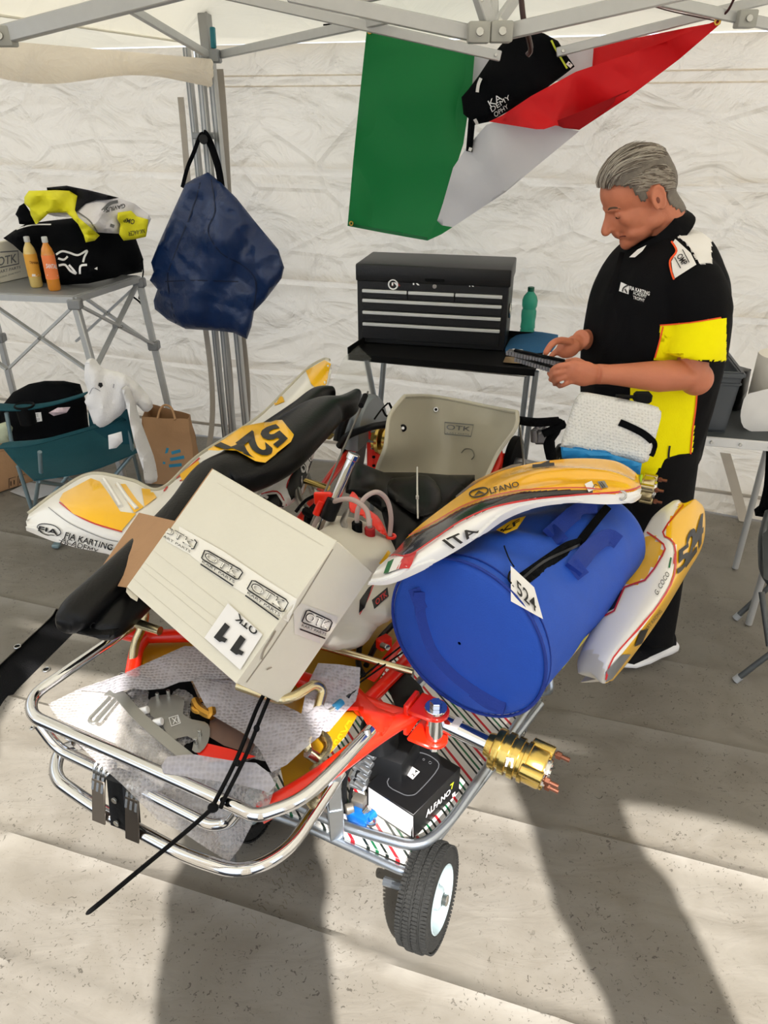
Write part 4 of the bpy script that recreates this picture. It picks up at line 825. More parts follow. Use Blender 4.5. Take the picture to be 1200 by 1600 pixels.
# ------------------------------------------------------------------ boxes on the trolley shelf
ab = thing('electronics_box', 'black and white boxed kart timer standing on the striped trolley shelf', 'box', P(640, 1290, SH+.01))
zb, zt_ = .255, .33; T = [P(573, 1226, zt_), P(646, 1274, zt_), P(720, 1199, zt_), P(648, 1156, zt_)]; Bq = [Vector((p.x, p.y, SH+.004)) for p in T]
m = MB(); m.hexa(Bq+T, .0015); abo = m.build('carton', M('box_black', '121214', .35, 0, .2, 20), ab)
m = MB(); decal(abo, [(573, 1228), (645.3, 1275.5), (645.6, 1309), (574, 1262)], M('box_white', 'e8e6e6', .4, 0, .03, 8), 'white_end', abo, .0008)
fw_ = [c for c in abo.children][0]
m = MB(); stroke(abo, [(627, 1240), (605, 1222), (636, 1182), (654, 1176), (676, 1184), (685, 1200), (655, 1236), (642, 1243)], 1.6, None, mb=m, closed=True, smooth=4); m.torus(hit([BV[abo.name]], 672, 1192, .002), .004, .0006, (0, 0, 1), 14, 4); m.torus(hit([BV[abo.name]], 662, 1187, .002), .003, .0006, (0, 0, 1), 14, 4); m.build('outline_print', M('grey_line', '55565a', .5), abo)
decal(abo, [(633, 1209), (644, 1198), (656, 1206), (645, 1218)], paper, 'sticker', abo, .001); stk = abo.children[-1]
m = MB(); text(abo, [(642, 1212), (650, 1203), (654, 1206), (646, 1215)], '2:4', None, mb=m, bold=.05, off=.004); m.build('sticker_lettering', ink, abo)
m = MB(); text(abo, [(664, 1268), (703, 1232), (704, 1239), (665, 1278)], 'ALFANO', None, mb=m, bold=.04, shear=.2); text([fw_], [(600, 1261), (614, 1270), (614, 1277), (601, 1268)], '(A)', None, mb=m, bold=.03); m.build('lettering', inkw, abo)
m = MB(); text(abo, [(703, 1226), (709, 1221), (709, 1229), (704, 1234)], '7', None, mb=m, bold=.06); m.build('numeral', M('lime_ink', 'd2e02a', .5), abo)
m = MB(); decal(abo, [(706, 1241), (719, 1229), (719, 1234), (707, 1246)], paper, 'sticker', abo, .001)
eg = thing('carburettor', 'blue and silver carburettor lying on the striped shelf beside the boxed timer', 'carburettor', P(560, 1280, SH+.01))
blu = M('blue_anodised', '1f7fe0', .3, .5, .1, 20)
z = SH+.035
m = MB(); m.box(P(562, 1277, z), (.05, .032, .035), Matrix.Rotation(-.5, 3, 'Z'), .006, 2); m.box(P(550, 1271, z-.01), (.03, .04, .03), Matrix.Rotation(.4, 3, 'Z'), .006, 2); m.cyl(P(574, 1279, z), P(585, 1270, z), .012); m.build('body', blu, eg)
m = MB(); m.box(P(561, 1252, z+.02), (.035, .03, .03), Matrix.Rotation(-.4, 3, 'Z'), .005, 2); m.cyl(P(552, 1262, z+.02), P(540, 1265, z+.02), .014); m.build('bowl', M('cast_grey', '7a756d', .5, .6, .2, 50), eg)
m = MB(); m.cyl(P(569, 1270, z+.015), P(577, 1262, z+.03), .008); m.torus(P(580, 1284, z), .012, .003); m.build('fitting', steel, eg)
en = thing('engine_block', 'black and silver kart engine parts on the shelf behind the boxed timer', 'engine', P(590, 1180, SH+.01))
m = MB(); Rz = Matrix.Rotation(-.45, 3, 'Z'); c0 = P(605, 1180, SH+.10); m.box(c0, (.15, .13, .12), Rz, .02, 2); m.cyl(c0+Vector((-.02, -.02, .06)), c0+Vector((-.02, -.02, .13)), .05); m.build('crankcase', M('engine_black', '17181a', .45, .3, .2, 40), en)
for k in range(5):
    m = MB(); m.box(P(560+k*3, 1225-k*13, SH+.10+k*.012), (.045, .03, .012), Rz, .003); m.cyl(P(556+k*4, 1222-k*12, SH+.11+k*.012), P(570+k*4, 1232-k*12, SH+.11+k*.012), .008); m.build('cooling_fin', M('bright_cast', 'b9bcc0', .3, .9, .2, 60), en)
m = MB(); m.tube(cat([P(540, 1270, SH+.03), P(538, 1230, SH+.09), P(545, 1200, SH+.14), P(570, 1180, SH+.16)]), .007, 8); m.tube(cat([P(550, 1272, SH+.03), P(548, 1240, SH+.07), P(560, 1205, SH+.13)]), .005, 8); m.tube(cat([P(600, 1130, SH+.2), P(640, 1120, SH+.2), P(680, 1110, SH+.15)]), .02, 8); m.build('hose', black, en)
m = MB(); sheet(m, [(585, 1262), (610, 1265), (650, 1300), (672, 1312), (680, 1322), (640, 1330), (600, 1310), (575, 1290)], proj_z([(585, 1262, SH+.02), (680, 1322, SH+.01), (600, 1310, SH+.012)]), .002, 7, .012, 14); tag(m.build('plastic_bag', M('clear_film', 'eef0ea')), 'clear plastic bag in front of the boxed timer on the shelf', 'plastic bag')
# ================================================================== KART
zk = .72
kt = thing('racing_kart', 'red-framed racing kart without wheels standing on its trolley', 'kart', P(560, 1000, .62))
def rtube(pts, r=.016, name='frame_tube', mat=red, rad=.05, n=12, par=None):
    m = MB(); m.tube(rnd([P(*p) for p in pts], rad), r, n); return m.build(name, mat, par or kt)
frt = rtube([(405, 1272, zk-.02), (500, 1215, zk), (600, 1140, zk), (664, 1103, zk)], .020)
rtube([(470, 1062, zk), (540, 1085, zk), (585, 1108, zk), (632, 1122, zk)], .020)
rtube([(560, 1110, zk), (620, 1050, zk), (700, 960, zk), (800, 840, zk), (930, 760, zk)], .016)
rtube([(180, 985, zk+.02), (215, 995, zk), (330, 992, zk), (470, 1062, zk)], .017)
rtube([(207, 1052, zk-.02), (214, 1010, zk), (230, 992, zk)], .017); rtube([(330, 992, zk), (430, 870, zk), (520, 740, zk+.02), (560, 690, zk+.05)], .016)
rtube([(180, 985, zk+.02), (195, 960, zk+.04), (206, 955, zk+.06)], .014)
# gusset plate between the tubes
m = MB(); g = [P(482, 1090, zk+.004), P(543, 1055, zk+.03), P(552, 1060, zk+.03), P(588, 1108, zk+.016), P(640, 1095, zk+.016), P(600, 1145, zk+.01), P(560, 1130, zk)]
sheet(m, [(480, 1092), (498, 1082), (541, 1056), (550, 1062), (590, 1105), (623, 1118), (598, 1150), (575, 1135), (560, 1110), (520, 1110)], proj_z(zk+.012), .012, 8, smooth=0, bulge=.012, bw=9); gs = m.build('gusset', red, kt)
decal(gs, [(600, 1104), (608, 1103), (614, 1110), (609, 1112), (603, 1110)], paper, 'sticker', gs, .002)
# kingpin bracket, kingpin, stub axle and hub
kp = P(672, 1128, zk-.005); upv = Vector((0, 0, 1)); od = (P(830, 1195, zk-.03)-P(690, 1128, zk-.01)).normalized()
m = MB()
for dz in (.036, -.040):
    q = kp+upv*dz; m.box(q-od*.01, (.070, .056, .009), frame_from(upv, od), .004); m.cyl(q-upv*.0045+od*.012, q+upv*.0045+od*.012, .029)
m.box(kp-od*.045, (.012, .056, .085), Matrix((Vector((od.x, od.y, 0)).normalized(), upv.cross(od).normalized(), upv)).transposed(), .003); kb_ = m.build('kingpin_bracket', red, kt)
m = MB(); m.cyl(kp-upv*.034+od*.012, kp+upv*.032+od*.012, .019); m.cyl(kp+upv*.040+od*.012, kp+upv*.050+od*.012, .024); m.cyl(kp+upv*.050+od*.012, kp+upv*.064+od*.012, .013, 6); m.cyl(kp-upv*.045+od*.012, kp-upv*.072+od*.012, .011, 6); m.build('kingpin', chrome, kt)
s0 = kp+od*.02; s0 = P(690, 1128, zk-.01); m = MB(); m.tube([s0, s0+od*.13], [.019, .0175], 16); stb = m.build('stub_axle', chrome, kt)
m = MB(); m.box(s0+od*.035+upv*.018, (.03, .016, .003), frame_from(upv, od)); m.build('maker_plate', paper, stb)
def hub(c, ax, k, name='wheel_hub', L=.135, mt=gold, par=None):
    ax = Vector(ax).normalized(); t = par or kt; m = MB(); r = .044*k
    prof = [(r*.55, 0), (r*.60, L*.05), (r*.62, L*.10), (r*.95, L*.12)]
    for j in range(3):
        a_ = .14+j*.15; prof += [(r*1.0, L*a_), (r*1.0, L*(a_+.09)), (r*.86, L*(a_+.095)), (r*.86, L*(a_+.145))]
    prof += [(r*.98, L*.60), (r*.98, L*.66)]; m.lathe(prof+[(r*.90, L*.67), (r*.90, L*.9), (r*.84, L*.93)], c, ax, 40); h = m.build('wheel_hub', mt, t)
    Rm = frame_from(ax, (0, 0, 1))
    for j in range(3):
        a_ = 2*math.pi*j/3+.6; v = Rm @ Vector((math.cos(a_), math.sin(a_), 0)); m = MB(); q = c+v*r*.92; m.cyl(q+ax*L*.62, q+ax*L*.96, r*.30, 16); o = m.build('lug', mt, h) ; 
        m = MB(); m.cyl(q+ax*L*.97, q+ax*L*1.20, r*.11, 10); m.cyl(q+ax*L*.99, q+ax*L*1.07, r*.19, 6); st_ = m.build('wheel_stud', M('copper_stud', '8a5a48', .35, .9), t)
    m = MB(); m.lathe([(r*.62, L*.9), (r*.66, L*.95), (r*.62, L*1.0), (r*.45, L*1.0), (r*.40, L*.96), (r*.22, L*.97), (r*.20, L*1.02)], c, ax, 28); m.build('bearing_cap', chrome, t); return h
hb1 = hub(s0+od*.105, od, 1.0); m = MB(); p_ = px(s0+od*.19); decal(hb1, [(791, 1183), (803, 1185), (801, 1200), (789, 1197)], paper, 'maker_plate', hb1, .002)
# rear axle, hubs, bearings
rA, rB = P(1010, 763, .80), P(512, 668, .80); ax_ = (rA-rB).normalized()
m = MB(); m.tube([rB+ax_*.02, rA-ax_*.02], .020, 16); m.build('rear_axle', M('axle_grey', '8c8d90', .3, .9), kt)
hub(rA-ax_*.09, ax_, 1.0, L=.12, mt=champ); hub(rB+ax_*.03, -ax_, 1.0, L=.12)
def onax(x): t = min((abs(px(rB+(rA-rB)*k/400)[0]-x), k/400) for k in range(401))[1]; return rB+(rA-rB)*t
for x in (584, 782):
    q = onax(x); m = MB(); m.hexa([q+Vector((sx_*.004, sy*.04, z)) for z in (-.12, -.02) for sx_, sy in ((-1, -1), (1, -1), (1, 1), (-1, 1))], .002); m.box(q+Vector((0, -.03, -.04)), (.05, .012, .16), bev=.004); bb_ = m.build('axle_bracket', red, kt)
    for k in range(4): m = MB(); m.cyl(q+Vector((.0, -.037, -.10+.035*k)), q+Vector((.0, -.041, -.10+.035*k)), .006); m.build('hole', blackm, bb_)
m = MB(); m.tube(rnd([P(775, 705, .86), P(781, 722, .82), P(800, 735, .78)], .03), .014, 10); m.tube(rnd([P(765, 752, .78), P(782, 716, .84), P(778, 700, .88)], .03), .012, 10); m.build('seat_stay', red, kt)
q = onax(600); m = MB()
for k, (dx, r) in enumerate(((-.05, .035), (-.03, .05), (-.012, .062), (.01, .045), (.03, .052), (.055, .036))): m.cyl(q+ax_*dx, q+ax_*(dx+.014), r, 24)
m.build('sprocket_carrier', gold, kt)
m = MB(); m.cyl(q+ax_*.055, q+ax_*.10, .033); m.cyl(q+ax_*.10, q+ax_*.12, .026); m.build('bearing', M('dark_steel', '3a3b3e', .3, .9), kt)
for k in range(8):
    a_ = k*math.pi/4; Rm = frame_from(ax_, (0, 0, 1)); m = MB(); c_ = q-ax_*.03+Rm @ Vector((.045*math.cos(a_), .045*math.sin(a_), 0)); m.cyl(c_-ax_*.01, c_+ax_*.02, .006, 8); m.build('bolt', steel, kt)
# chain guard: domed grey plate over the sprocket
gc_ = onax(578); gm = M('guard_grey', '7e848a', .35, .3, .06, 8, coat=.3); m = MB(); Rm = frame_from(ax_, (0, 0, 1)); n1 = 26
cx_, cz_ = gc_+Vector((0, 0, .0)), 0
arc = []
for k in range(n1+1):
    a_ = math.pi*(1.06*k/n1-.03); fwd = Vector((ax_.y, -ax_.x, 0)).normalized(); arc.append((fwd*math.cos(a_)*.125+Vector((0, 0, 1))*math.sin(a_)*.150))
rows = []
for (dx, s) in ((-.07, .72), (-.062, .93), (-.03, 1.0), (0, 1.0), (.012, .96), (.014, .6), (.014, .1)): rows.append([gc_+ax_*dx+v*s for v in arc])
m.shell(rows, .003); m.build('chain_guard', gm, kt)
m = MB(); m.hexa([gc_+ax_*d+v for d in (-.06, -.052) for v in (fwd*.12+Vector((0, 0, .0)), fwd*-.10, fwd*-.04+Vector((0, 0, -.16)), fwd*.10+Vector((0, 0, -.14)))], .002); m.build('guard_plate', M('brown_plate', '4c4546', .3, .4), kt)
m = MB(); m.tube(cat([PY(530, 697, gc_.y-.14), PY(545, 680, gc_.y-.16), PY(580, 667, gc_.y-.17), PY(612, 660, gc_.y-.15), PY(616, 640, gc_.y-.05)]), .013, 10); m.tube(cat([PY(528, 690, gc_.y-.14), PY(533, 668, gc_.y-.12), PY(540, 650, gc_.y-.10)]), .018, 10); m.build('exhaust_mount', black, kt)
m = MB(); m.tube(cat([PY(598, 640, gc_.y-.12), PY(604, 650, gc_.y-.13), PY(614, 645, gc_.y-.1), PY(608, 630, gc_.y-.12)]), .004, 6); m.tube(cat([PY(585, 655, gc_.y-.12), PY(596, 640, gc_.y-.13), PY(606, 630, gc_.y-.1)]), .003, 6); m.build('cable', blackm, kt)
# steering column and tall dipstick
m = MB(); c1, c2 = P(553, 710, 1.12), P(470, 905, .80); m.tube([c1, c2], .0125, 16); sc_ = m.build('steering_column', chrome, kt)
m = MB(); d = (c2-c1); m.cyl(c1-d.normalized()*.002, c1+d.normalized()*.014, .0155); m.build('column_cap', chrome, sc_); m = MB(); a_, b_ = c1+d*.34, c1+d*.50; m.cyl(a_, b_, .021); m.build('column_bush', black, kt)
m = MB(); m.box(c1+d*.34-Vector((.03, 0, 0)), (.045, .012, .035), bev=.006, seg=2); m.cyl(c1+d*.36-Vector((.03, 0, .0)), c1+d*.47-Vector((.03, 0, .0)), .010); m.build('column_bracket', red, kt)
m = MB(); sheet(m, [(545, 782), (550, 768), (558, 774), (570, 792), (590, 806), (602, 826), (604, 836), (596, 834), (582, 822), (566, 806), (548, 800)], proj_z([(545, 782, .99), (604, 836, .93), (575, 800, .965)]), .012, 6, bulge=.008, bw=6, smooth=2); m.build('column_support', red, kt)
m = MB(); m.tube([P(575, 612, 1.12), P(478, 838, .92)], .0032, 8); rod = m.build('dipstick', M('rod_grey', '6e6c68', .35, .8), kt)
m = MB(); a_, b_ = P(571, 618, 1.115), P(564, 634, 1.105); m.tube([a_, b_], .0085, 8); m.build('rod_grip', blackm, rod)
m = MB(); m.tube(cat([P(462, 800, .85), P(478, 782, .88), P(500, 772, .9), P(515, 772, .9)]), .005, 6); m.tube(cat([P(480, 830, .85), P(482, 805, .87), P(495, 790, .88)]), .011, 8); m.tube(cat([P(477, 798, .88), P(490, 806, .88), P(500, 800, .88)]), .012, 8); m.build('cable', blackm, kt)
m = MB(); m.tube([P(478, 752, .82), P(512, 762, .84)], .010, 10); m.build('side_bar', gold, kt)
m = MB(); m.tube(rnd([P(462, 752, .80), P(466, 780, .78), P(480, 800, .76), P(500, 800, .76)], .04), .014, 10); m.tube(rnd([P(478, 738, .80), P(490, 770, .78), P(505, 775, .76)], .04), .012, 10); m.build('nerf_bar', M('nerf_silver', 'b3b1ab', .3, .8), kt)
# seat
sm_ = M('fibreglass', 'c3beac', .28, 0, .10, 7, .06, 60, coat=.3, transl=.30, alpha=.90)
def sz(x, y): return None
rows = mats_grid([
 [P(632, 619, 1.05), P(672, 619, .99), P(716, 626, .98), P(765, 636, .99), P(808, 644, 1.04)],
 [P(609, 650, 1.03), P(665, 655, .93), P(710, 660, .915), P(762, 668, .94), P(806, 668, 1.01)],
 [P(602, 698, .97), P(660, 700, .86), P(702, 702, .83), P(745, 706, .87), P(778, 708, .93)],
 [P(588, 742, .87), P(640, 745, .79), P(690, 748, .76), P(735, 750, .79), P(756, 752, .86)],
 [P(600, 790, .80), P(640, 800, .71), P(670, 802, .69), P(700, 802, .71), P(720, 800, .78)]], 7, 7)
m = MB(); m.shell(rows, .006); seat = m.build('seat', sm_, kt, sharp=80)
bnd = [rows[0][j] for j in range(len(rows[0]))]; m = MB(); m.tube([rows[i][0] for i in range(len(rows)-1, -1, -1)]+bnd+[r[-1] for r in rows], .0065, 8); m.build('seat_lip', M('lip_cream', 'c9c4b2', .4, 0, .08, 20, transl=.2), seat)
m = MB(); stroke(seat, [(695, 660), (740, 664), (736, 682), (695, 678)], 1.8, None, mb=m, closed=True, smooth=0); text(seat, [(698, 663), (736, 667), (735, 674), (697, 671)], 'OTK', None, mb=m, bold=.02); decal_ = text(seat, [(698, 675), (733, 678), (733, 680), (698, 677)], 'KART PARTS', None, mb=m); m.build('badge', M('badge_grey', '76787a', .3, .5), seat)
m = MB()
for x, y, mt in ((681, 640, steel), (629, 669, blackm)):
    h_ = hit([BV[seat.name]], x, y, .003); m = MB(); dd_ = (CAM-h_).normalized(); m.cyl(h_-dd_*.004, h_+dd_*.006, .012 if mt is blackm else .009, 20); o = m.build('seat_bolt', mt, seat)
    m = MB(); m.cyl(h_+dd_*.005, h_+dd_*.008, .005, 10); m.build('bolt_head', steel if mt is blackm else blackm, o)
m = MB(); stroke(seat, [(724, 715), (757, 727)], 3, None, mb=m, off=.003); stroke(seat, [(720, 738), (750, 744)], 4, None, mb=m, off=.003); m.build('slot_tie', blackm, seat)
m = MB(); q_ = [hit([BV[seat.name]], x, y, .006) for x, y in ((722, 708), (728, 702), (738, 703), (742, 712), (738, 718))]; m.tube(cat([p for p in q_ if p]), .0018, 6); m.build('tie_wire', M('wire_grey', '6b6a60', .5), seat)
m = MB(); sheet(m, [(636, 682), (648, 684), (660, 700), (662, 738), (636, 742), (634, 710)], lambda x, y: (hit([BV[seat.name]], x, y, .0)or P(x, y, .9))+ray(x, y).normalized()*.02, .004, 8, smooth=2); m.build('side_pad', red, kt)
M('satin_black', '0a0a0b', .32, 0, .2, 8, spec=.25)
m = MB(); sheet(m, [(538, 728), (560, 722), (600, 738), (650, 738), (700, 742), (742, 742), (742, 752), (730, 762), (706, 790), (676, 806), (652, 836), (640, 862), (610, 870), (604, 830), (596, 800), (570, 780), (540, 770)], proj_z([(538, 728, .93), (742, 745, .84), (620, 860, .80), (660, 770, .84)]), .01, 9, .010, 9, bulge=.045, bw=30); bs = m.build('black_seat_base', M('satin_black', '0d0d0e', .3, 0, .2, 8), kt, sharp=60)
m = MB(); sheet(m, [(640, 745), (668, 742), (688, 765), (690, 790), (668, 808), (640, 800), (600, 770), (598, 750)], proj_z(.87), .006, 8, .006, 12, bulge=.03, bw=20, smooth=2); m.build('black_cushion', M('satin_black', '0d0d0e'), kt, sharp=60)
m = MB(); m.tube(cat([P(652, 730, .94), P(652, 765, .93), P(653, 810, .90)]), .0025, 6); m.box(P(652, 777, .935), (.008, .008, .008)); m.build('cable_tie', M('tie_white', 'c7c5bd', .4), kt)
# brake disc side behind the seat at right
q = onax(800); m = MB(); m.cyl(q-ax_*.005+Vector((0, .02, 0)), q+ax_*.02+Vector((0, .02, 0)), .085, 32); m.build('brake_disc_cover', blackm, kt)
q = onax(868); m = MB(); m.torus(q+Vector((0, -.01, .0)), .085, .013, ax_, 36, 8); m.build('brake_disc', M('dark_disc', '202123', .4, .6, .3, 40), kt); m = MB(); m.cyl(q-ax_*.01, q+ax_*.03, .035); m.build('disc_hub', champ, kt)
for k in range(6):
    a_ = k*math.pi/3+.3; Rm = frame_from(ax_, (0, 0, 1)); m = MB(); m.bar(q, q+Rm @ Vector((.08*math.cos(a_), .08*math.sin(a_), 0)), .012, .006, ax_); m.build('disc_spoke', M('dark_disc', '202123'), kt)
Yq = q.y-.10
m = MB(); m.tube(cat([PY(812, 657, Yq+.1), PY(838, 660, Yq), PY(872, 658, Yq)]), .014, 10); m.tube(cat([PY(872, 656, Yq), PY(868, 672, Yq), PY(858, 690, Yq), PY(862, 715, Yq)]), [.016]*12+[.018]*7, 10); m.tube(cat([PY(848, 678, Yq-.01), PY(866, 670, Yq-.01), PY(884, 662, Yq-.01)]), .013, 8); m.build('brake_hose_sleeve', blackf, kt)
m = MB(); m.box(PY(845, 680, Yq+.02), (.05, .05, .05), bev=.01); m.cyl(PY(835, 672, Yq), PY(835, 690, Yq), .012); m.tube(cat([PY(842, 668, Yq), PY(850, 665, Yq), PY(846, 676, Yq)]), .003, 6); m.build('brake_caliper', M('caliper_grey', '77777a', .35, .8, .2, 40), kt)
m = MB(); m.tube([PY(812, 660, Yq+.12), PY(820, 735, Yq+.05)], .004, 6); m.build('brake_rod', steel, kt)
# floor tray
tray = M('mustard_tray', 'b78a12', .35, 0, .10, 5, coat=.3); m = MB(); sheet(m, [(222, 1003), (330, 985), (470, 985), (605, 960), (640, 985), (600, 1050), (566, 1105), (540, 1150), (500, 1195), (445, 1232), (438, 1200), (330, 1180), (218, 1045)], proj_z(zk-.025), .004, 14); ty = m.build('floor_tray', tray, kt)
m = MB(); stroke(ty, [(548, 1125), (530, 1150), (512, 1178)], 16, None, mb=m, smooth=0); m.build('print_shadow', ink, ty); m = MB(); text(ty, [(545, 1126), (507, 1180), (522, 1186), (561, 1132)], 'EXPRIT', None, mb=m, bold=.05, off=.005); m.build('lettering', M('lettering_gold', 'e0a416', .4), ty)
m = MB(); stroke(ty, [(579, 1104), (592, 1118), (600, 1132)], 3, None, mb=m); m.build('tray_edge_line', ink, ty)
for i, pp in enumerate((((585, 975), (565, 1000), (560, 1035), (568, 1055)), ((622, 968), (592, 1000), (572, 1040)))):
    m = MB(); m.tube(cat([P(x, y, zk+.01) for x, y in pp]), .007, 8); m.build('hose', black, kt)
m = MB(); m.hexa([P(x, y, zk+.0) for x, y in ((572, 1060), (585, 1066), (640, 1000), (628, 990))]+[P(x, y, zk+.016) for x, y in ((572, 1060), (585, 1066), (640, 1000), (628, 990))], .002); pl_ = m.build('pedal_rail', red, kt)
m = MB(); m.box(P(600, 1004, zk+.03), (.035, .025, .03), Matrix.Rotation(.7, 3, 'Z'), .004); m.build('rail_clamp', red, kt); m = MB(); m.cyl(P(597, 1008, zk+.04), P(606, 1012, zk+.05), .007); m.build('bolt', steel, kt)
for k in range(2): m = MB(); m.tube([P(486-k*6, 1120+k*4, zk+.05), P(634, 1004+k*12, zk+.05)], .0022, 6); m.build('brake_cable', blackm, kt)
for a_, b_, r, mt in (((492, 1124, zk+.05), (523, 1106, zk+.05), .0055, chrome), ((523, 1106, zk+.052), (534, 1097, zk+.052), .0085, M('blue_sleeve', '2a7ba6', .4)), ((542, 1092, zk+.05), (556, 1081, zk+.05), .007, M('dark_steel', '3a3b3e'))):
    m = MB(); m.tube([P(*a_), P(*b_)], r, 10); m.build('cable_adjuster', mt, kt)
m = MB(); m.tube([P(500, 1009, zk+.06), P(645, 1050, zk+.04)], .0085, 12); m.build('tie_rod', champ, kt)
m = MB(); sheet(m, [(604, 1072), (636, 1050), (658, 1072), (664, 1085), (640, 1098), (622, 1112)], proj_z(zk-.01), .02, 9); m.build('black_side_tray', M('satin_black', '0d0d0e'), kt)
# pedals
m = MB(); m.tube(rnd([P(250, 986, zk+.12), P(185, 963, zk+.12), P(184, 950, zk+.12), P(204, 944, zk+.12), P(228, 952, zk+.11), P(224, 978, zk+.07), P(210, 1005, zk+.03), P(207, 1042, zk-.02)], .035, 6), .0105, 12); m.build('throttle_pedal', champ, kt)
m = MB(); m.tube(rnd([P(372, 1071, zk+.10), P(446, 1097, zk+.10), P(492, 1068, zk+.10), P(505, 1078, zk+.08), P(492, 1125, zk+.05), P(477, 1160, zk+.03), P(489, 1184, zk)], .03, 6), .0105, 12); bp_ = m.build('brake_pedal', champ, kt)
m = MB(); m.cyl(P(480, 1175, zk+.02), P(496, 1185, zk+.0), .012); m.cyl(P(488, 1142, zk+.05), P(500, 1146, zk+.04), .008, 6); m.build('pedal_bolt', steel, bp_)
m = MB(); sheet(m, [(498, 1140), (512, 1146), (520, 1160), (515, 1178), (500, 1200), (506, 1230), (492, 1264), (478, 1256), (474, 1215), (492, 1190), (508, 1165), (500, 1154)], proj_z([(500, 1140, zk+.04), (520, 1180, zk+.03), (485, 1260, zk-.07)]), .006, 6, bulge=.003, bw=4, smooth=2); m.build('pedal_bracket', champ, kt)
# chrome front bumper
bz = zk+.03
m = MB(); m.tube(rnd([P(*p) for p in ((207, 978, bz+.02), (110, 1045, bz+.01), (50, 1087, bz), (48, 1118, bz), (200, 1185, bz), (372, 1262, bz), (400, 1276, bz), (470, 1252, bz), (520, 1205, bz+.005), (580, 1140, bz+.01))], .055, 8), .0125, 16); bmp = m.build('bumper_upper_tube', chrome, kt)
m = MB(); m.cyl(P(574, 1150, bz+.012), P(572, 1140, bz+.022), .009, 10); m.cyl(P(206, 980, bz+.02), P(204, 972, bz+.03), .009, 10); m.build('bolt', steel, bmp)
mz = zk-.03
m = MB(); m.tube(rnd([P(*p) for p in ((62, 1132, bz-.015), (90, 1170, mz), (170, 1208, mz), (330, 1290, mz), (358, 1286, mz+.01), (372, 1268, bz-.01))], .035, 6), .0115, 14); m.build('bumper_middle_tube', chrome, kt)
lz = zk-.12
m = MB(); m.tube(rnd([P(*p) for p in ((135, 1163, lz+.05), (92, 1172, lz), (84, 1215, lz), (150, 1262, lz), (290, 1338, lz), (380, 1366, lz), (450, 1330, lz), (500, 1255, lz+.01), (532, 1205, lz+.03))], .06, 8), .014, 16); m.build('bumper_lower_tube', chrome, kt)
m = MB(); m.tube([P(100, 1143, zk+.0), P(125, 1166, lz+.06)], .009, 8); m.build('bumper_strut', chrome, kt)
# bumper clamps: two steel latches and a black block between them
def bpt(x, y, z): return P(x, y, z)
for (x, y) in ((164, 1200), (216, 1228)):
    a_ = P(x, y, mz+.005); b_ = P(x+2, y+70, lz); d = (b_-a_); m = MB(); fwd = (Vector((0, 0, 0))-Vector((.44, .898, 0))); m.bar(a_+d*.12+fwd*.018, b_+d*.05+fwd*.020, .004, .034, ax_, .001); o = m.build('latch_plate', M('dark_latch', '6a6259', .35, .8), kt)
    m = MB()
    for k in range(3): m.torus(a_+ax_*(-.012+.012*k), .0165, .0035, ax_, 20, 6)
    m.build('latch_spring', steel, o)
    m = MB(); m.bar(a_+fwd*.014, a_+d*.35+fwd*.020, .006, .006, ax_); m.bar(a_+fwd*.014+ax_*.012, a_+d*.35+fwd*.020+ax_*.012, .006, .006, ax_); m.bar(a_+fwd*.014-ax_*.012, a_+d*.35+fwd*.020-ax_*.012, .006, .006, ax_); m.build('latch_wire', steel, o)
a_ = P(190, 1208, mz+.014); b_ = P(197, 1290, lz-.01); m = MB(); m.bar(a_, b_, .040, .056, ax_, .008); cb_ = m.build('clamp_block', black, kt)
for f in (.35, .78): q = a_+(b_-a_)*f+fwd*.022; m = MB(); m.cyl(q, q+fwd*.004, .007, 12); m.build('screw', steel, cb_)
# fuel tank
m = MB(); sheet(m, [(470, 850), (500, 815), (538, 806), (590, 824), (612, 846), (622, 880), (622, 930), (614, 965), (590, 980), (568, 1008), (530, 1018), (500, 1010), (470, 990), (450, 940), (455, 890)], proj_z([(538, 806, .92), (470, 900, .86), (560, 1012, .76), (620, 930, .82), (600, 830, .90)]), .01, 9, bulge=.075, bw=34, smooth=3); tk = m.build('fuel_tank', milky, kt, sharp=80)
for x, y, mt in ((558, 828, blackm), (578, 836, M('red_cap', 'b0121c', .35))):
    h_ = hit([BV[tk.name]], x, y, 0) or P(x, y, .93); m = MB(); m.cyl(h_-Vector((0, 0, .01)), h_+Vector((0, 0, .022)), .013, 20); c_ = m.build('tank_cap', mt, kt)
    m = MB(); m.tube([h_+Vector((0, 0, .02)), h_+Vector((0, 0, .045))], .006, 10); m.build('hose_barb', M('barb_grey', 'b0aaa6', .3, .3), c_)
hz = M('clear_hose', 'd9c9c6', .15, 0, .05, 20, coat=.4, transl=.3, alpha=.72)
m = MB(); m.tube(cat([P(577, 822, 1.00), P(572, 796, 1.03), P(548, 780, 1.04), P(522, 784, 1.01), P(503, 800, .97), P(490, 822, .93)]), .0062, 10); m.build('fuel_hose', hz, kt)
m = MB(); m.tube(cat([P(557, 812, .99), P(560, 794, 1.02), P(572, 776, 1.04), P(590, 769, 1.05), P(605, 782, 1.02), P(611, 808, .98), P(609, 836, .93)]), .0062, 10); m.build('fuel_hose', hz, kt)
m = MB(); m.torus(P(611, 838, .925), .010, .004); m.build('hose_clip', red, kt)
m = MB(); decal(tk, [(581, 938), (605, 918), (607, 932), (585, 952)], ink, 'tank_logo', tk, .002); m = MB(); text(tk, [(586, 939), (603, 923), (605, 932), (588, 947)], 'OTK', None, mb=m, bold=.04, off=.004); m.build('lettering', redd, tk)
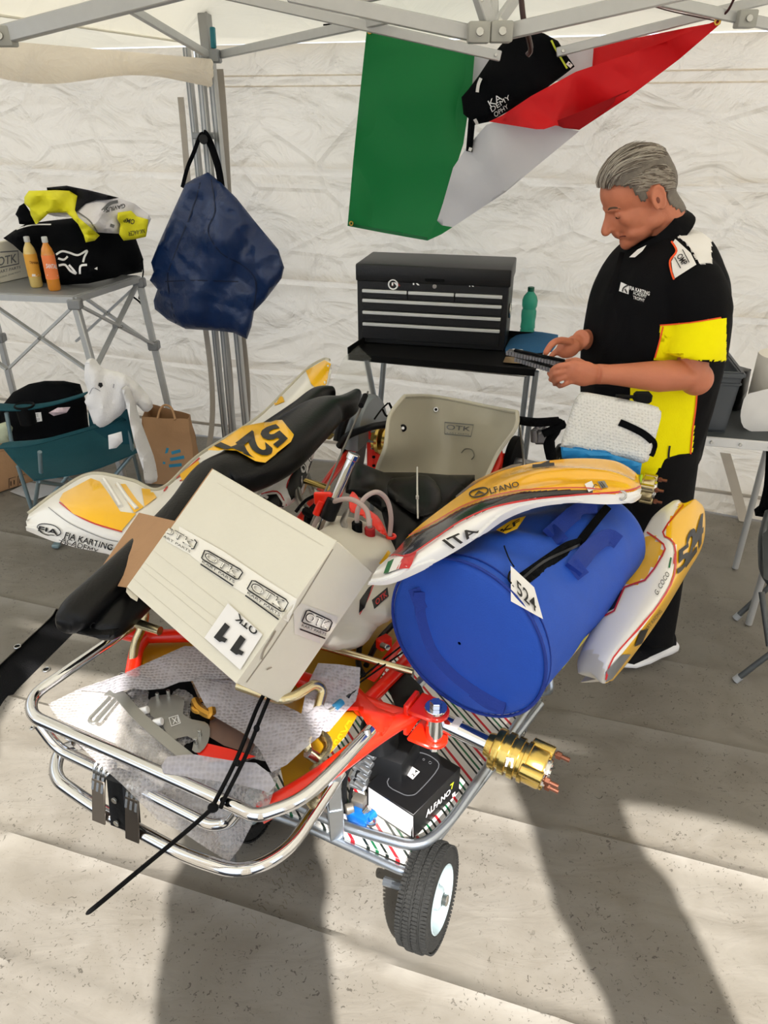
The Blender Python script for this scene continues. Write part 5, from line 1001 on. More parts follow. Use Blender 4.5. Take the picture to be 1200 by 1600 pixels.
decal(tk, [(562, 938), (576, 918), (582, 914), (570, 950), (561, 958)], ink, 'tank_stripe', tk, .002); stroke(tk, [(562, 960), (574, 938), (584, 912)], 1.5, redd, 'tank_pinstripe', tk); decal(tk, [(592, 880), (606, 860), (610, 864), (598, 884)], yellow, 'tank_stripe', tk, .002)
m = MB(); m.tube(rnd([P(545, 795, .98), P(535, 815, .96), P(540, 822, .955), P(524, 850, .93)], .01), .008, 8, sx=1, sy=.3); m.build('tank_strap', M('strap_steel', '8f8a86', .3, .7), kt)
# right side pod with OMP lettering (behind the black bumper)
m = MB(); sheet(m, [(395, 780), (430, 755), (462, 715), (480, 690), (495, 684), (494, 700), (482, 740), (474, 770), (462, 782), (452, 790), (430, 800), (400, 800)], proj_z([(395, 780, .80), (495, 684, .86), (470, 780, .76)]), .02, 8, bulge=.03, bw=14, smooth=1); sp1 = m.build('side_pod', white, kt, sharp=70)
decal(sp1, [(448, 762), (454, 745), (492, 692), (493, 705), (480, 742), (470, 765), (455, 782)], ink, 'stripe', sp1, .002); stroke(sp1, [(448, 763), (454, 745), (492, 691)], 1.8, redd, 'pinstripe', sp1); decal(sp1, [(405, 775), (432, 772), (444, 790), (438, 798), (410, 795)], ink, 'stripe', sp1, .002); stroke(sp1, [(402, 774), (433, 768), (447, 790)], 2, redd, 'pinstripe', sp1)
m = MB(); text(sp1, [(468, 732), (483, 709), (488, 716), (473, 742)], 'OMP', None, mb=m, bold=.04, off=.005); stroke(sp1, [(466, 731), (482, 707)], 1.3, None, mb=m, smooth=0, off=.004); stroke(sp1, [(474, 744), (489, 719)], 1.3, None, mb=m, smooth=0, off=.004); m.build('lettering', inkw, sp1)
m = MB(); sheet(m, [(464, 760), (478, 742), (482, 748), (476, 768), (466, 782), (462, 778)], proj_z(.75), .02, 8, bulge=.02, bw=8); m.build('pod_lower_panel', M('amber_panel', 'd39a1c', .3, coat=.4), kt)
# left side pod with 524
st_ = [
 ((1047, 790, .80), (1068, 786, .82), (1088, 784, .80)),
 ((1016, 814, .79), (1052, 806, .84), (1101, 797, .78)),
 ((990, 865, .78), (1050, 862, .84), (1099, 848, .75)),
 ((957, 920, .77), (1036, 924, .83), (1074, 895, .73)),
 ((927, 978, .76), (998, 982, .82), (1032, 965, .71)),
 ((904, 1026, .74), (958, 1034, .79), (985, 1030, .70)),
 ((903, 1052, .72), (942, 1068, .75), (956, 1064, .71))]
rows = []
for L_, C_, Rr in st_:
    L_, C_, Rr = [(q_[0], q_[1], q_[2]+.09) for q_ in (L_, C_, Rr)]; near_ = L_[1] > 1000
    a_, c_, r_ = P(*L_), P(*C_), P(*Rr); lo1 = a_-(Vector((-.05, -.03, .03)) if near_ else Vector((-.02, 0, .10))); lo2 = r_-(Vector((.055, -.03, .03)) if near_ else Vector((.05, -.02, .075))); rows.append([a_, a_*.5+c_*.5+Vector((0, 0, .014)), c_, c_*.5+r_*.5+Vector((.008, -.004, .012)), r_, r_*.5+lo2*.5+Vector((.012, 0, 0)), lo2, lo1])
cols = list(zip(*rows)); cols = [cat(list(c), 6) for c in cols]; rings = [list(r) for r in zip(*cols)]; rings = [cat(r, 5, closed=True) for r in rings]
m = MB(); k = len(rings[0]); V = [p for r in rings for p in r]; fs = []
for i in range(len(rings)-1):
    for j in range(k): fs.append((i*k+j, i*k+(j+1) % k, (i+1)*k+(j+1) % k, (i+1)*k+j))
for i, s in ((0, -1), (len(rings)-1, 1)):
    c_ = sum((p for p in rings[i]), Vector())/k; dd = (c_-sum((p for p in rings[i-s*2]), Vector())/k)*.12; base_ = len(V); mid = [c_+(p-c_)*.75+dd*.8 for p in rings[i]]; V += mid; V.append(c_+dd); 
    for j in range(k): fs.append((i*k+j, i*k+(j+1) % k, base_+(j+1) % k, base_+j)); fs.append((base_+j, base_+(j+1) % k, base_+k))
m.add(V, fs); pod = m.build('side_pod', M('pod_white', 'f0eeea', .28, 0, .02, 6, coat=.5), kt, sharp=75)
YP = [[(1065, 789), (1095, 787), (1102, 797), (1102, 830), (1094, 862), (1078, 888), (1050, 930), (1020, 975), (985, 1025), (958, 1064), (946, 1071), (952, 1048), (968, 1026), (1000, 985), (1032, 942), (1053, 900), (1054, 850), (1037, 832)], [(1012, 834), (1036, 852), (1034, 866), (1008, 905), (976, 915), (960, 921), (985, 873)]]
YP[0] = [(1065, 780), (1120, 780), (1120, 900), (1020, 1060), (990, 1085), (944, 1085)]+YP[0][10:]
paint(pod, [([(890, 1015), (925, 1012), (944, 1040), (950, 1090), (890, 1090)], milky), (YP[0], yellow), (YP[1], yellow)])
decal(pod, [(952, 928), (975, 921), (962, 950), (934, 964)], ink, 'black_panel', pod, .0016); decal(pod, [(946, 1050), (972, 1022), (985, 1022), (956, 1060), (946, 1066)], greyink, 'grey_panel', pod, .003)
m = MB()
stroke(pod, [(1068, 789), (1036, 832), (1053, 850), (1053, 898), (1030, 942), (995, 985), (958, 1028), (946, 1062)], 2.6, None, mb=m, smooth=3, off=.003); stroke(pod, [(1011, 832), (1037, 851), (1035, 868), (1008, 907), (976, 918), (960, 955), (932, 966)], 2.6, None, mb=m, smooth=2, off=.003); m.build('red_pinstripe', redd, pod)
m = MB(); text(pod, [(1060, 895), (1084, 806), (1100, 806), (1086, 885)], '4', None, mb=m, bold=.05, off=.005) if False else None
text(pod, [(1058, 862), (1076, 848), (1078, 876), (1057, 900)], '5', None, mb=m, bold=.07, off=.004); text(pod, [(1072, 836), (1088, 818), (1088, 862), (1070, 888)], '2', None, mb=m, bold=.07, off=.004); text(pod, [(1084, 812), (1100, 800), (1097, 845), (1082, 876)], '4', None, mb=m, bold=.07, off=.004); m.build('race_number', ink, pod)
m = MB(); text(pod, [(1022, 926), (1041, 893), (1046, 898), (1027, 932)], 'G. COCO', None, mb=m, bold=.01, off=.004); stroke(pod, [(976, 965), (1046, 870)], .9, None, mb=m, smooth=0); text(pod, [(1004, 985), (1030, 952), (1034, 955), (1008, 989)], 'KART RACING', None, mb=m, off=.004); decal(pod, [(990, 1010), (1000, 985), (1012, 982), (1002, 1005)], ink, 'emblem', pod, .004); m.build('lettering', ink, pod)
stroke(pod, [(1045, 888), (1048, 872)], 2.2, greenv, 'flag_bar', pod, off=.004); stroke(pod, [(1052, 882), (1054, 866)], 2.2, redd, 'flag_bar', pod, off=.004)
m = MB(); m.tube(rnd([P(870, 1046, .70), P(905, 1005, .70), P(960, 930, .70)], .05), .008, 8); m.build('pod_bar', champ, kt); m = MB(); m.tube([P(875, 1040, .69), P(912, 992, .71)], .010, 8); m.build('pod_bar_sleeve', M('lime_sleeve', 'd9d63a', .5), kt)
m = MB(); m.torus(PY(1001, 748, rA.y-.02), .010, .004, ax_); m.build('valve_tag', M('lime_tag', 'a8d11c', .5), kt)
# zip strap tied round the bumper and the pedal
zs = thing('cable_tie', 'long black strap tied from brake pedal over the front bumper, tail hanging free', 'strap', P(330, 1260, bz))
m = MB()
m.tube(cat([P(414, 1082, zk+.118), P(400, 1110, zk+.10), P(370, 1185, zk+.08), P(340, 1245, bz+.02), P(333, 1258, bz+.018)]), .0042, 8); m.tube(cat([P(422, 1086, zk+.118), P(404, 1130, zk+.10), P(382, 1185, zk+.08), P(352, 1245, bz+.02), P(345, 1262, bz+.016)]), .0042, 8); m.build('loop', blackm, zs)
m = MB(); m.ell(P(333, 1262, bz+.018), (.010, .008, .010)); m.ell(P(401, 1138, zk+.10), (.006, .006, .008)); m.ell(P(371, 1192, zk+.085), (.006, .006, .007)); m.build('knot', blackm, zs)
m = MB(); L_ = cat([P(333, 1262, bz+.018), P(290, 1300, bz+.00), P(215, 1362, bz-.01), P(160, 1408, bz-.02), P(134, 1429, bz-.025)]); m.tube(L_, [.0040]*len(L_[:-3])+[.0038, .003, .001], 8); m.build('tail', blackm, zs)
# ================================================================== BLUE DUFFEL
bc_ = M('duffel_blue', '1b4fb8', .62, 0, .06, 40, .15, 300)
bl_ = M('duffel_webbing', '153590', .7, 0, .06, 60, .3, 300)
c0 = P(723, 1001, .925); c1 = P(917, 843, .90); ad = (c1-c0); Ld = ad.length; an = ad.normalized()
dz_ = thing('duffel_bag', 'bright blue cylindrical duffel bag with black zip and 524 tag lying on the kart', 'bag', c0+ad/2-Vector((0, 0, .17)))
Rm = frame_from(an, (0, 0, 1)); n1, n2 = 46, 64; V = []; fs = []
def ring(t, k):
    f = t; r = .172*(1-.17*f)
    a = 2*math.pi*k/n2; ca, sa = math.cos(a), math.sin(a); top = sa
    sag = 1-.10*math.exp(-((f-.55)/.25)**2)*max(0, top)-.07*f*max(0, top); e = 1-.05*max(0, -top)
    p = c0+ad*f+Rm @ Vector((r*ca*1.04, r*sa*sag*e, 0)); n_ = Rm @ Vector((ca, sa, 0))
    edge = min(1, min(f, 1-f)/.08); wr = .006*math.sin(f*22+2*math.sin(a*2))*math.exp(-((a-1.4)/1.0)**2)+.007*noise.noise(Vector((f*5, math.cos(a)*2, math.sin(a)*2)))+.010*noise.noise(Vector((f*9+a, 2, 1)))*max(0, top)*f
    return p+n_*wr*edge
prof = [(0, .0, 0), (0, .35, 0), (0, .70, .0), (0, .92, .001), (0, .985, .004), (0, 1.0, .010)]
rings = []
for (f, s, o_) in prof: rings.append([c0+an*(o_-.012*(1-s*s))+(ring(0, k)-c0)*max(s, .02) for k in range(n2)])
for i in range(1, n1): rings.append([ring(i/n1, k)+an*.010 for k in range(n2)])
for s, o_ in ((1.0, .0), (.97, .015), (.85, .028), (.5, .036), (.02, .04)): rings.append([c1+an*o_+(ring(1, k)-c1)*s for k in range(n2)])
for i in range(len(rings)-1):
    for k in range(n2): fs.append((i*n2+k, i*n2+(k+1) % n2, (i+1)*n2+(k+1) % n2, (i+1)*n2+k))
m = MB(); m.add([p for r in rings for p in r], fs); db = m.build('body', bc_, dz_, sharp=60)
m = MB(); m.tube([c0+an*.004+(ring(0, k)-c0)*1.012 for k in range(n2)], .0035, 6, closed=True); m.build('piping', bl_, dz_)
m = MB(); m.tube([c0+an*.030+(ring(.05, k)-c0-ad*.05)*1.008+ad*.0 for k in range(n2)], .0018, 6, closed=True); m.build('seam', bl_, dz_)
def band(px_pts, w_, mat, name, th=.003, par=None, off=.002, tgt=None):
    """webbing laid along the hit points of a pixel path"""
    P2 = cat([Vector((a, b, 0)) for a, b in px_pts], 6); q = []
    for p in P2:
        h_ = hit([BV[(tgt or db).name]], p.x, p.y, off+th/2)
        if h_: q.append(h_)
    rows = []
    for i, p in enumerate(q):
        t = (q[min(i+1, len(q)-1)]-q[max(i-1, 0)]).normalized(); nn = (CAM-p).normalized(); s = t.cross(nn).normalized(); rows.append([p-s*w_/2, p, p+s*w_/2])
    mm = MB(); mm.shell(rows, th); return mm.build(name, mat, par or dz_)
band([(660, 925), (662, 960), (678, 1010), (705, 1045), (742, 1075), (785, 1100)], .030, bl_, 'end_handle', .005)
band([(652, 918), (658, 935), (664, 950)], .034, bl_, 'handle_patch', .007); band([(742, 1075), (765, 1092), (790, 1102)], .036, bl_, 'handle_patch', .007)
zp = band([(808, 912), (850, 882), (885, 858), (910, 850)], .026, blackf, 'zip', .004); band([(800, 918), (850, 879), (905, 853)], .005, M('zip_teeth', '2b2b2e', .3, .6), 'zip_teeth', .003, off=.006)
band([(905, 848), (925, 822), (950, 792)], .018, blackf, 'zip', .004)
for pts in ([(862, 838), (885, 815), (905, 802), (932, 800)], [(895, 890), (918, 862), (945, 842), (962, 850)]): band(pts, .036, bl_, 'carry_handle', .012, off=.008)
for pts in ([(872, 850), (862, 838), (855, 832)], [(905, 905), (893, 890), (888, 882)]): band(pts, .044, bl_, 'handle_patch', .006)
m = MB(); h1 = hit([BV[db.name]], 797, 905, .01); T_ = [hit([BV[db.name]], x, y, .016) for x, y in ((795, 888), (831, 921), (843, 969), (800, 938))]
T_ = [p for p in T_]; mid = sum(T_, Vector())/4; m.hexa([p-(CAM-p).normalized()*.001 for p in T_]+[p+(CAM-p).normalized()*.001 for p in T_]); tgt_ = m.build('number_tag', paper, dz_)
m = MB(); text(tgt_, [(806, 905), (836, 936), (838, 958), (808, 928)], '524', None, mb=m, bold=.02, off=.002); m.build('lettering', ink, tgt_)
m = MB(); m.tube(cat([hit([BV[db.name]], x, y, .012) for x, y in ((800, 892), (794, 898), (792, 908), (796, 915))]), .002, 6); m.tube(cat([hit([BV[db.name]], x, y, .012) for x, y in ((801, 889), (794, 878), (788, 862), (787, 857))]), .0015, 5); m.build('tag_string', blackm, dz_)
# ================================================================== FRONT PANEL 'ITA' ON THE DUFFEL
fp0 = thing('front_fairing', 'yellow, white and black kart front fairing with ITA lettering lying on the blue bag', 'fairing', P(800, 800, 1.05))
SD = [((576, 912, 1.055), (583, 898, 1.06), (590, 886, 1.055)), ((606, 911, 1.08), (613, 888, 1.095), (620, 858, 1.07)), ((652, 893, 1.10), (650, 860, 1.125), (652, 824, 1.09)), ((697, 870, 1.115), (700, 822, 1.145), (712, 778, 1.10)),
      ((743, 842, 1.12), (752, 792, 1.155), (760, 745, 1.10)), ((789, 810, 1.12), (797, 770, 1.155), (800, 731, 1.10)), ((835, 793, 1.12), (842, 754, 1.15), (848, 721, 1.10)), ((890, 786, 1.11), (893, 748, 1.14), (905, 716, 1.09)),
      ((950, 788, 1.09), (952, 748, 1.115), (960, 720, 1.08)), ((985, 785, 1.075), (990, 757, 1.095), (993, 738, 1.07)), ((999, 776, 1.065), (1002, 766, 1.07), (1001, 756, 1.065))]
ctrl = [[P(*a), P((a[0]+b[0])/2, (a[1]+b[1])/2, (a[2]+b[2])/2+.012), P(*b), P((b[0]+c[0])/2, (b[1]+c[1])/2, (b[2]+c[2])/2+.008), P(*c)] for a, b, c in SD]
rows = mats_grid(ctrl, 16, 16)
nr = len(rows); nc = len(rows[0])
for i in range(nr):
    for j in range(nc):
        f = i/(nr-1); g = j/(nc-1)
        if .40 < f < .95 and g > .40:
            q = math.sin((f-.40)/.55*math.pi); rows[i][j] = rows[i][j]+Vector((0, 0, .010*q*math.sin(g*13+f*8)*min(1, (g-.40)*4)*min(1, (1-g)*5)))
m = MB(); m.shell(rows, .004, Vector((0, 0, 1))); fp1 = m.build('shell', M('fairing_yellow', 'f9b80c', .22, 0, .02, 6, coat=.6), fp0, sharp=80)
fp1['_o'] = fp0['_o']
# lower white band, black stripe, red lines
WB = [[(574, 914), (588, 887), (604, 872), (612, 868), (640, 868), (680, 842), (720, 815), (770, 793), (830, 779), (900, 773), (960, 772), (990, 768), (1003, 762), (1003, 778), (985, 790), (940, 792), (880, 790), (835, 796), (789, 814), (743, 846), (697, 874), (652, 897), (606, 914)]]
WB += [[(604, 872), (618, 853), (640, 838), (680, 818), (720, 795), (760, 780), (820, 768), (880, 765), (925, 766), (925, 771), (880, 774), (830, 779), (770, 793), (720, 815), (680, 842), (640, 868), (612, 868)]]
WB[0] = [(560, 930)]+WB[0][1:13]+[(1015, 762), (1015, 800), (985, 810), (835, 815), (789, 834), (697, 894), (606, 934)]
paint(fp1, [(WB[0], white), (WB[1], M('gloss_black', '1c1a19', .2, 0, .1, 20, coat=.5))])
m = MB(); stroke(fp1, [(600, 876), (617, 868), (640, 869), (680, 843), (720, 816), (770, 794), (830, 780), (900, 773), (960, 770), (990, 765), (1001, 758)], 2.4, None, mb=m, off=.0055); stroke(fp1, [(640, 838), (680, 817), (720, 794), (760, 779), (820, 767), (900, 763), (940, 766)], 1.6, None, mb=m, off=.0055); m.build('red_pinstripe', redd, fp1)
m = MB(); text(fp1, [(690, 846), (738, 824), (748, 830), (706, 857)], 'ITA', None, mb=m, bold=.04, off=.0055, n=8); m.build('lettering', ink, fp1)
m = MB(); text(fp1, [(751, 767), (809, 753), (811, 761), (754, 775)], 'LFANO', None, mb=m, bold=.02, off=.004) if False else None
text(fp1, [(764, 764), (809, 753), (812, 761), (767, 773)], 'LFANO', None, mb=m, bold=.02, off=.004, n=8); text(fp1, [(740, 770), (757, 766), (758, 772), (741, 776)], 'A', None, mb=m, bold=.03, off=.004); stroke(fp1, [(734, 773), (740, 767), (756, 763), (763, 767), (757, 774), (741, 778)], 2, None, mb=m, closed=True, off=.004); m.build('lettering', ink, fp1)
m = MB(); decal(fp1, [(600, 898), (607, 879), (617, 874), (608, 896)], greenv, 'flag_green', fp1, .0045); decal(fp1, [(608, 896), (617, 874), (633, 868), (624, 890)], paper, 'flag_white', fp1, .0045); decal(fp1, [(620, 891), (633, 868), (652, 864), (641, 887)], redd, 'flag_red', fp1, .0045)
m = MB(); text(fp1, [(838, 724), (862, 721), (862, 730), (838, 733)], '4', None, mb=m, bold=.06, off=.006); stroke(fp1, [(832, 730), (866, 727)], 5, None, mb=m, off=.006, smooth=0); m.build('race_number', ink, fp1)
decal(fp1, [(913, 757), (924, 752), (930, 765), (919, 769)], paper, 'sticker', fp1, .003); decal(fp1, [(933, 753), (944, 752), (950, 762), (939, 764)], M('barcode_grey', '8a8780', .5), 'sticker', fp1, .003); m = MB(); stroke(fp1, [(925, 765), (929, 758), (933, 760)], 1.2, None, mb=m, off=.004); stroke(fp1, [(936, 755), (942, 763)], 1.2, None, mb=m, off=.004); stroke(fp1, [(939, 754), (945, 762)], 1.2, None, mb=m, off=.004); m.build('sticker_print', ink, fp1)
h_ = hit([BV[fp1.name]], 971, 774, .002); m = MB(); m.torus(h_, .009, .0025, CAM-h_, 20, 6); m.build('fixing_hole', steel, fp1)
# tan underside sheet under the fairing by the seat
m = MB(); sheet(m, [(712, 775), (740, 752), (770, 738), (800, 726), (818, 724), (800, 734), (765, 752), (740, 768), (715, 785)], proj_z([(712, 775, 1.085), (818, 724, 1.085), (760, 750, 1.09)]), .004, 8); m.build('inner_flange', M('inner_cream', 'd8cdb4', .4, transl=.2), fp0)
# yellow printed thing seen below the fairing
m = MB(); sheet(m, [(775, 828), (800, 812), (822, 806), (808, 826), (790, 834)], proj_z(1.09), .003, 8); yy = m.build('yellow_lining', M('lining_yellow', 'd8ac20', .5), fp0)
m = MB(); text(yy, [(781, 829), (812, 811), (812, 818), (786, 835)], 'KF', None, mb=m, bold=.05, off=.003); m.build('lettering', ink, yy)
# ================================================================== WHITE BOX
bx_ = thing('cardboard_box', 'cream cardboard box sealed with printed tape, open brown flap, tilted on the kart front', 'box', P(370, 1000, .85))
A0, B0, C0, D0 = P(332, 732, 1.15), P(527, 845, 1.13), P(370, 1068, .93), P(200, 918, .95); nn = (C0-D0).cross(A0-D0).normalized(); th_ = .158
if nn.z < 0: nn = -nn
low = [p-nn*th_ for p in (A0, B0, C0, D0)]
m = MB(); m.hexa([low[3], low[2], low[1], low[0], D0, C0, B0, A0], .002, 1); bx = m.build('carton', card, bx_)
m = MB(); f1a = D0+(A0-D0)*.98; fd_ = (P(142, 910, .90)-D0); m.hexa([D0-nn*.003, A0*.55+D0*.45-nn*.003, P(217, 801, .98)-nn*.003, P(142, 910, .885)-nn*.003, D0, A0*.55+D0*.45, P(217, 801, .98), P(142, 910, .885)], 0); m.build('flap', kraft, bx_)
m = MB(); m.bar(A0-nn*.004, A0-nn*.0042+(D0-A0), .003, .008, nn); m.build('flap_edge', kraft, bx_)
# seam of the lid: two top flaps meeting under the tape
m = MB()
def q2(u, v, o=.0006): return D0*(1-u)*(1-v)+C0*u*(1-v)+A0*(1-u)*v+B0*u*v+nn*o
m.hexa([q2(-.002, .0, -.002), q2(1.002, .0, -.002), q2(1.002, .485, -.002), q2(-.002, .485, -.002), q2(-.002, .0, .003), q2(1.002, .0, .003), q2(1.002, .485, .003), q2(-.002, .485, .003)]); lid2 = m.build('top_flap', card, bx_)
m = MB()
for v in (.07, .16, .20, .30): m.tube([q2(.0, v, .0031), q2(.8, v+.01*math.sin(v*40), .0031)], .0005, 4)
for v in (.93,): m.tube([q2(.1, v, .0003), q2(.95, v, .0003)], .0005, 4)
tag(m.build('flute_crease', M('card_crease', 'd2ccbc', .8), bx_), kind='stuff')
top_ = [bx, lid2]
tp = decal(top_, [(252, 815), (262, 812), (350, 862), (410, 902), (464, 936), (450, 972), (392, 935), (335, 898), (296, 866), (250, 840)], M('tape_white', 'eeeae0', .3, 0, .03, 10, coat=.3), 'tape', bx_, .0012, step=10)
def otk(tg, q, par, mt=ink, nm='printed_logo', w=1.5):
    """outlined logo with KART PARTS below: q = TL, TR, BR, BL pixels"""
    m = MB(); tl, tr, br, bl = [Vector((a, b, 0)) for a, b in q]
    def f(u, v): p = tl*(1-u)*(1-v)+tr*u*(1-v)+bl*(1-u)*v+br*u*v; return (p.x, p.y)
    stroke(tg, [f(0, .62), f(.02, .08), f(.10, 0), f(.92, 0), f(1, .08), f(1, .52), f(.94, .6), f(.06, .66)], w*1.4, None, mb=m, closed=True, smooth=0, off=.0035)
    text(tg, [f(.06, .08), f(.95, .08), f(.93, .54), f(.05, .54)], 'OTK', None, mb=m, bold=.015, off=.0035, n=8)
    text(tg, [f(.04, .72), f(.96, .70), f(.96, .84), f(.04, .86)], 'KART PARTS', None, mb=m, bold=.0, off=.0035, n=8); stroke(tg, [f(.02, 1.0), f(.98, .98)], w*1.5, None, mb=m, smooth=0, off=.0035)
    o = m.build(nm, mt, par)
    i = MB(); text(tg, [f(.09, .13), f(.92, .13), f(.90, .49), f(.08, .49)], 'OTK', None, mb=i, bold=-.028, off=.0048, n=8) ; (i.build('logo_inner', M('tape_white', 'eeeae0'), o) if i.v else None); return o
alls = [bx, lid2, tp]
otk(alls, [(252, 814), (309, 846), (298, 869), (248, 839)], tp); otk(alls, [(320, 858), (381, 893), (366, 917), (313, 881)], tp); otk(alls, [(394, 905), (452, 940), (437, 970), (383, 930)], tp)
sq = decal(alls, [(357, 943), (411, 992), (376, 1047), (320, 997)], paper, 'label', bx_, .0035, step=12)
m = MB(); text([sq], [(382, 1008), (364, 998), (338, 1003), (358, 1030)], '1', None, mb=m) if False else None
text([sq], [(357, 1028), (335, 1005), (355, 975), (378, 1000)], '11', None, mb=m, bold=.07, off=.003) if False else None
def rot_text(s, q, b): text([sq], q, s, None, mb=m, bold=b, off=.003)

rot_text('OTK', [(399, 994), (366, 968), (373, 958), (405, 984)], .05)
def one(q):
    tl, tr, br, bl = [Vector((a, b, 0)) for a, b in q]; f = lambda u, v: tuple((tl*(1-u)*(1-v)+tr*u*(1-v)+bl*(1-u)*v+br*u*v)[:2])
    for pg in ([f(.42, 0), f(.86, 0), f(.86, 1), (f(.42, 1))], [f(.42, 0), f(.42, .34), f(.05, .40), f(.05, .16), f(.25, .12), f(.36, 0)]):
        b2, _ = poly_cells(pg, 9); drop(b2, lambda x, y: (x, y), targets(sq), .003, m)
one([(377, 1029), (357, 1014), (374, 990), (392, 1006)]); one([(350, 1009), (332, 994), (350, 971), (367, 986)]); m.build('lettering', ink, sq)
sd_ = decal(alls, [(458, 955), (470, 942), (528, 964), (512, 1010), (460, 990)], M('sticker_film', 'dcd8d0', .25, coat=.5), 'tape', bx_, .0012, step=10); otk([bx, sd_], [(478, 951), (519, 970), (508, 998), (467, 982)], sd_)
m = MB(); stroke(alls, [(527, 846), (470, 940), (425, 1010), (385, 1066)], 1.6, None, mb=m, smooth=3, off=.001); stroke(alls, [(430, 985), (423, 998), (412, 1016), (408, 1030)], 2.2, None, mb=m, off=.003); stroke(alls, [(416, 1046), (424, 1042)], 2, None, mb=m, off=.003); m.build('worn_edge', M('worn_card', '9d9484', .9), bx_)
m = MB(); sheet(m, [(198, 916), (208, 922), (216, 934), (214, 940), (204, 934), (197, 925)], proj_z(.945), .004, 6, bulge=.004, bw=5); m.build('torn_corner', M('torn_card', 'cfc8b8', .9), bx_)
# ================================================================== BLACK REAR BUMPER ACROSS THE KART
rb_ = thing('rear_bumper', 'long black plastic rear bumper with yellow 524 plate laid across the kart', 'bumper', P(330, 800, .85))
bkp = M('bumper_black', '09090a', .36, 0, .15, 12, .08, 150, spec=.28)
def loft(path, n=24, pw=2.4):
    """path: (px, py, z, half width across, half height)"""
    C = [P(a, b, c) for a, b, c, *_ in path]; C = cat(C, 6); Wd = catl([p[3] for p in path]); Hh = catl([p[4] for p in path]); V = []; fs = []
    for i, c in enumerate(C):
        t = (C[min(i+1, len(C)-1)]-C[max(i-1, 0)]).normalized(); s = t.cross(Vector((0, 0, 1))).normalized(); u = s.cross(t)
        for k in range(n):
            a = 2*math.pi*k/n; ca, sa = math.cos(a), math.sin(a); ca = math.copysign(abs(ca)**(2/pw), ca); sa = math.copysign(abs(sa)**(2/pw), sa); V.append(c+s*ca*Wd[i]+u*sa*Hh[i])
    for i in range(len(C)-1):
        for k in range(n): fs.append((i*n+k, i*n+(k+1) % n, (i+1)*n+(k+1) % n, (i+1)*n+k))
    fs.append(tuple(range(n-1, -1, -1))); fs.append(tuple((len(C)-1)*n+k for k in range(n))); return V, fs
m = MB(); m.add(*loft([(558, 616, 1.00, .016, .02), (540, 634, 1.00, .045, .035), (505, 645, 1.00, .072, .045), (470, 672, 1.0, .085, .05), (420, 712, .99, .098, .055), (375, 735, .98, .092, .055), (335, 752, .97, .070, .05), (290, 800, .95, .050, .045), (235, 858, .93, .047, .045), (175, 915, .91, .046, .043), (128, 955, .90, .044, .038), (108, 972, .895, .034, .028), (100, 979, .895, .018, .016)])); rbb = m.build('body', bkp, rb_, sharp=60)
m = MB(); m.add(*loft([(520, 612, .985, .02, .02), (498, 618, .985, .032, .03), (470, 640, .98, .036, .03), (430, 668, .975, .036, .03), (395, 690, .97, .03, .03)])); m.build('upper_rib', bkp, rb_, sharp=60)
m = MB(); m.add(*loft([(350, 800, .90, .045, .04), (300, 850, .89, .048, .04), (240, 905, .88, .045, .038), (190, 958, .875, .040, .034), (165, 984, .87, .030, .026), (158, 992, .87, .014, .012)])); m.build('lower_rib', bkp, rb_, sharp=60)
m = MB(); sheet(m, [(112, 985), (140, 955), (180, 960), (188, 982), (170, 998), (152, 997), (120, 990)], proj_z(.87), .02, 8, bulge=.012, bw=8); ec = m.build('end_cap', bkp, rb_)
h_ = hit([BV[ec.name]], 147, 979, .002)
if h_: m = MB(); m.torus(h_, .007, .002, CAM-h_, 16, 6); m.build('eyelet', blackm, ec)
pl = [(324, 703), (350, 686), (379, 666), (410, 660), (441, 658), (459, 681), (454, 692), (434, 708), (414, 724), (399, 722), (370, 706)]
m = MB(); Vp = []
plt = MB(); sheet(plt, pl, lambda x, y: hit([BV[rbb.name]], x, y, .008) or P(x, y, 1.03), .010, 9, smooth=0, bulge=.004, bw=6); pt_ = plt.build('number_plate', yellow, rb_, sharp=50)
m = MB()
text(pt_, [(448, 694), (425, 712), (398, 688), (422, 664)], '5', None, mb=m) if False else None
q_ = [(450, 688), (402, 718), (338, 700), (398, 664)]
text(pt_, [(452, 684), (432, 702), (400, 676), (430, 662)], '5', None, mb=m, bold=.09, off=.004)
text(pt_, [(430, 704), (414, 718), (368, 693), (394, 673)], '2', None, mb=m, bold=.09, off=.004)
text(pt_, [(412, 720), (392, 714), (330, 700), (362, 682)], '4', None, mb=m, bold=.09, off=.004); m.build('race_number', ink, pt_)
# ================================================================== NOSE CONE
nc_ = thing('nose_cone', 'white and yellow kart nose cone with motorsport federation lettering behind the black bumper', 'nose cone', P(150, 800, .8))
SD = [((45, 803, .87), (41, 815, .87), (43, 827, .85)), ((93, 767, .90), (82, 800, .91), (106, 852, .85)), ((143, 741, .92), (135, 800, .94), (168, 865, .85)), ((205, 751, .92), (205, 805, .93), (235, 880, .84)), ((252, 764, .91), (262, 800, .92), (300, 860, .84)),
      ((312, 711, .90), (330, 755, .92), (370, 810, .84)), ((400, 655, .90), (415, 690, .92), (430, 730, .85)), ((445, 612, .93), (455, 640, .93), (475, 665, .87)), ((480, 577, .96), (490, 605, .95), (500, 630, .90)), ((505, 562, .97), (508, 585, .96), (510, 606, .93)), ((515, 563, .97), (517, 572, .965), (516, 582, .95))]
ctrl = [[P(*a), P((a[0]+b[0])/2, (a[1]+b[1])/2, (a[2]+b[2])/2+.01), P(*b), P((b[0]+c[0])/2, (b[1]+c[1])/2, (b[2]+c[2])/2+.012), P(*c)] for a, b, c in SD]
rows = mats_grid(ctrl, 14, 14); m = MB(); m.shell(rows, .005, Vector((0, 0, 1))); ns = m.build('shell', M('nose_white', 'eeebe4', .3, 0, .02, 6, coat=.4), nc_, sharp=80)
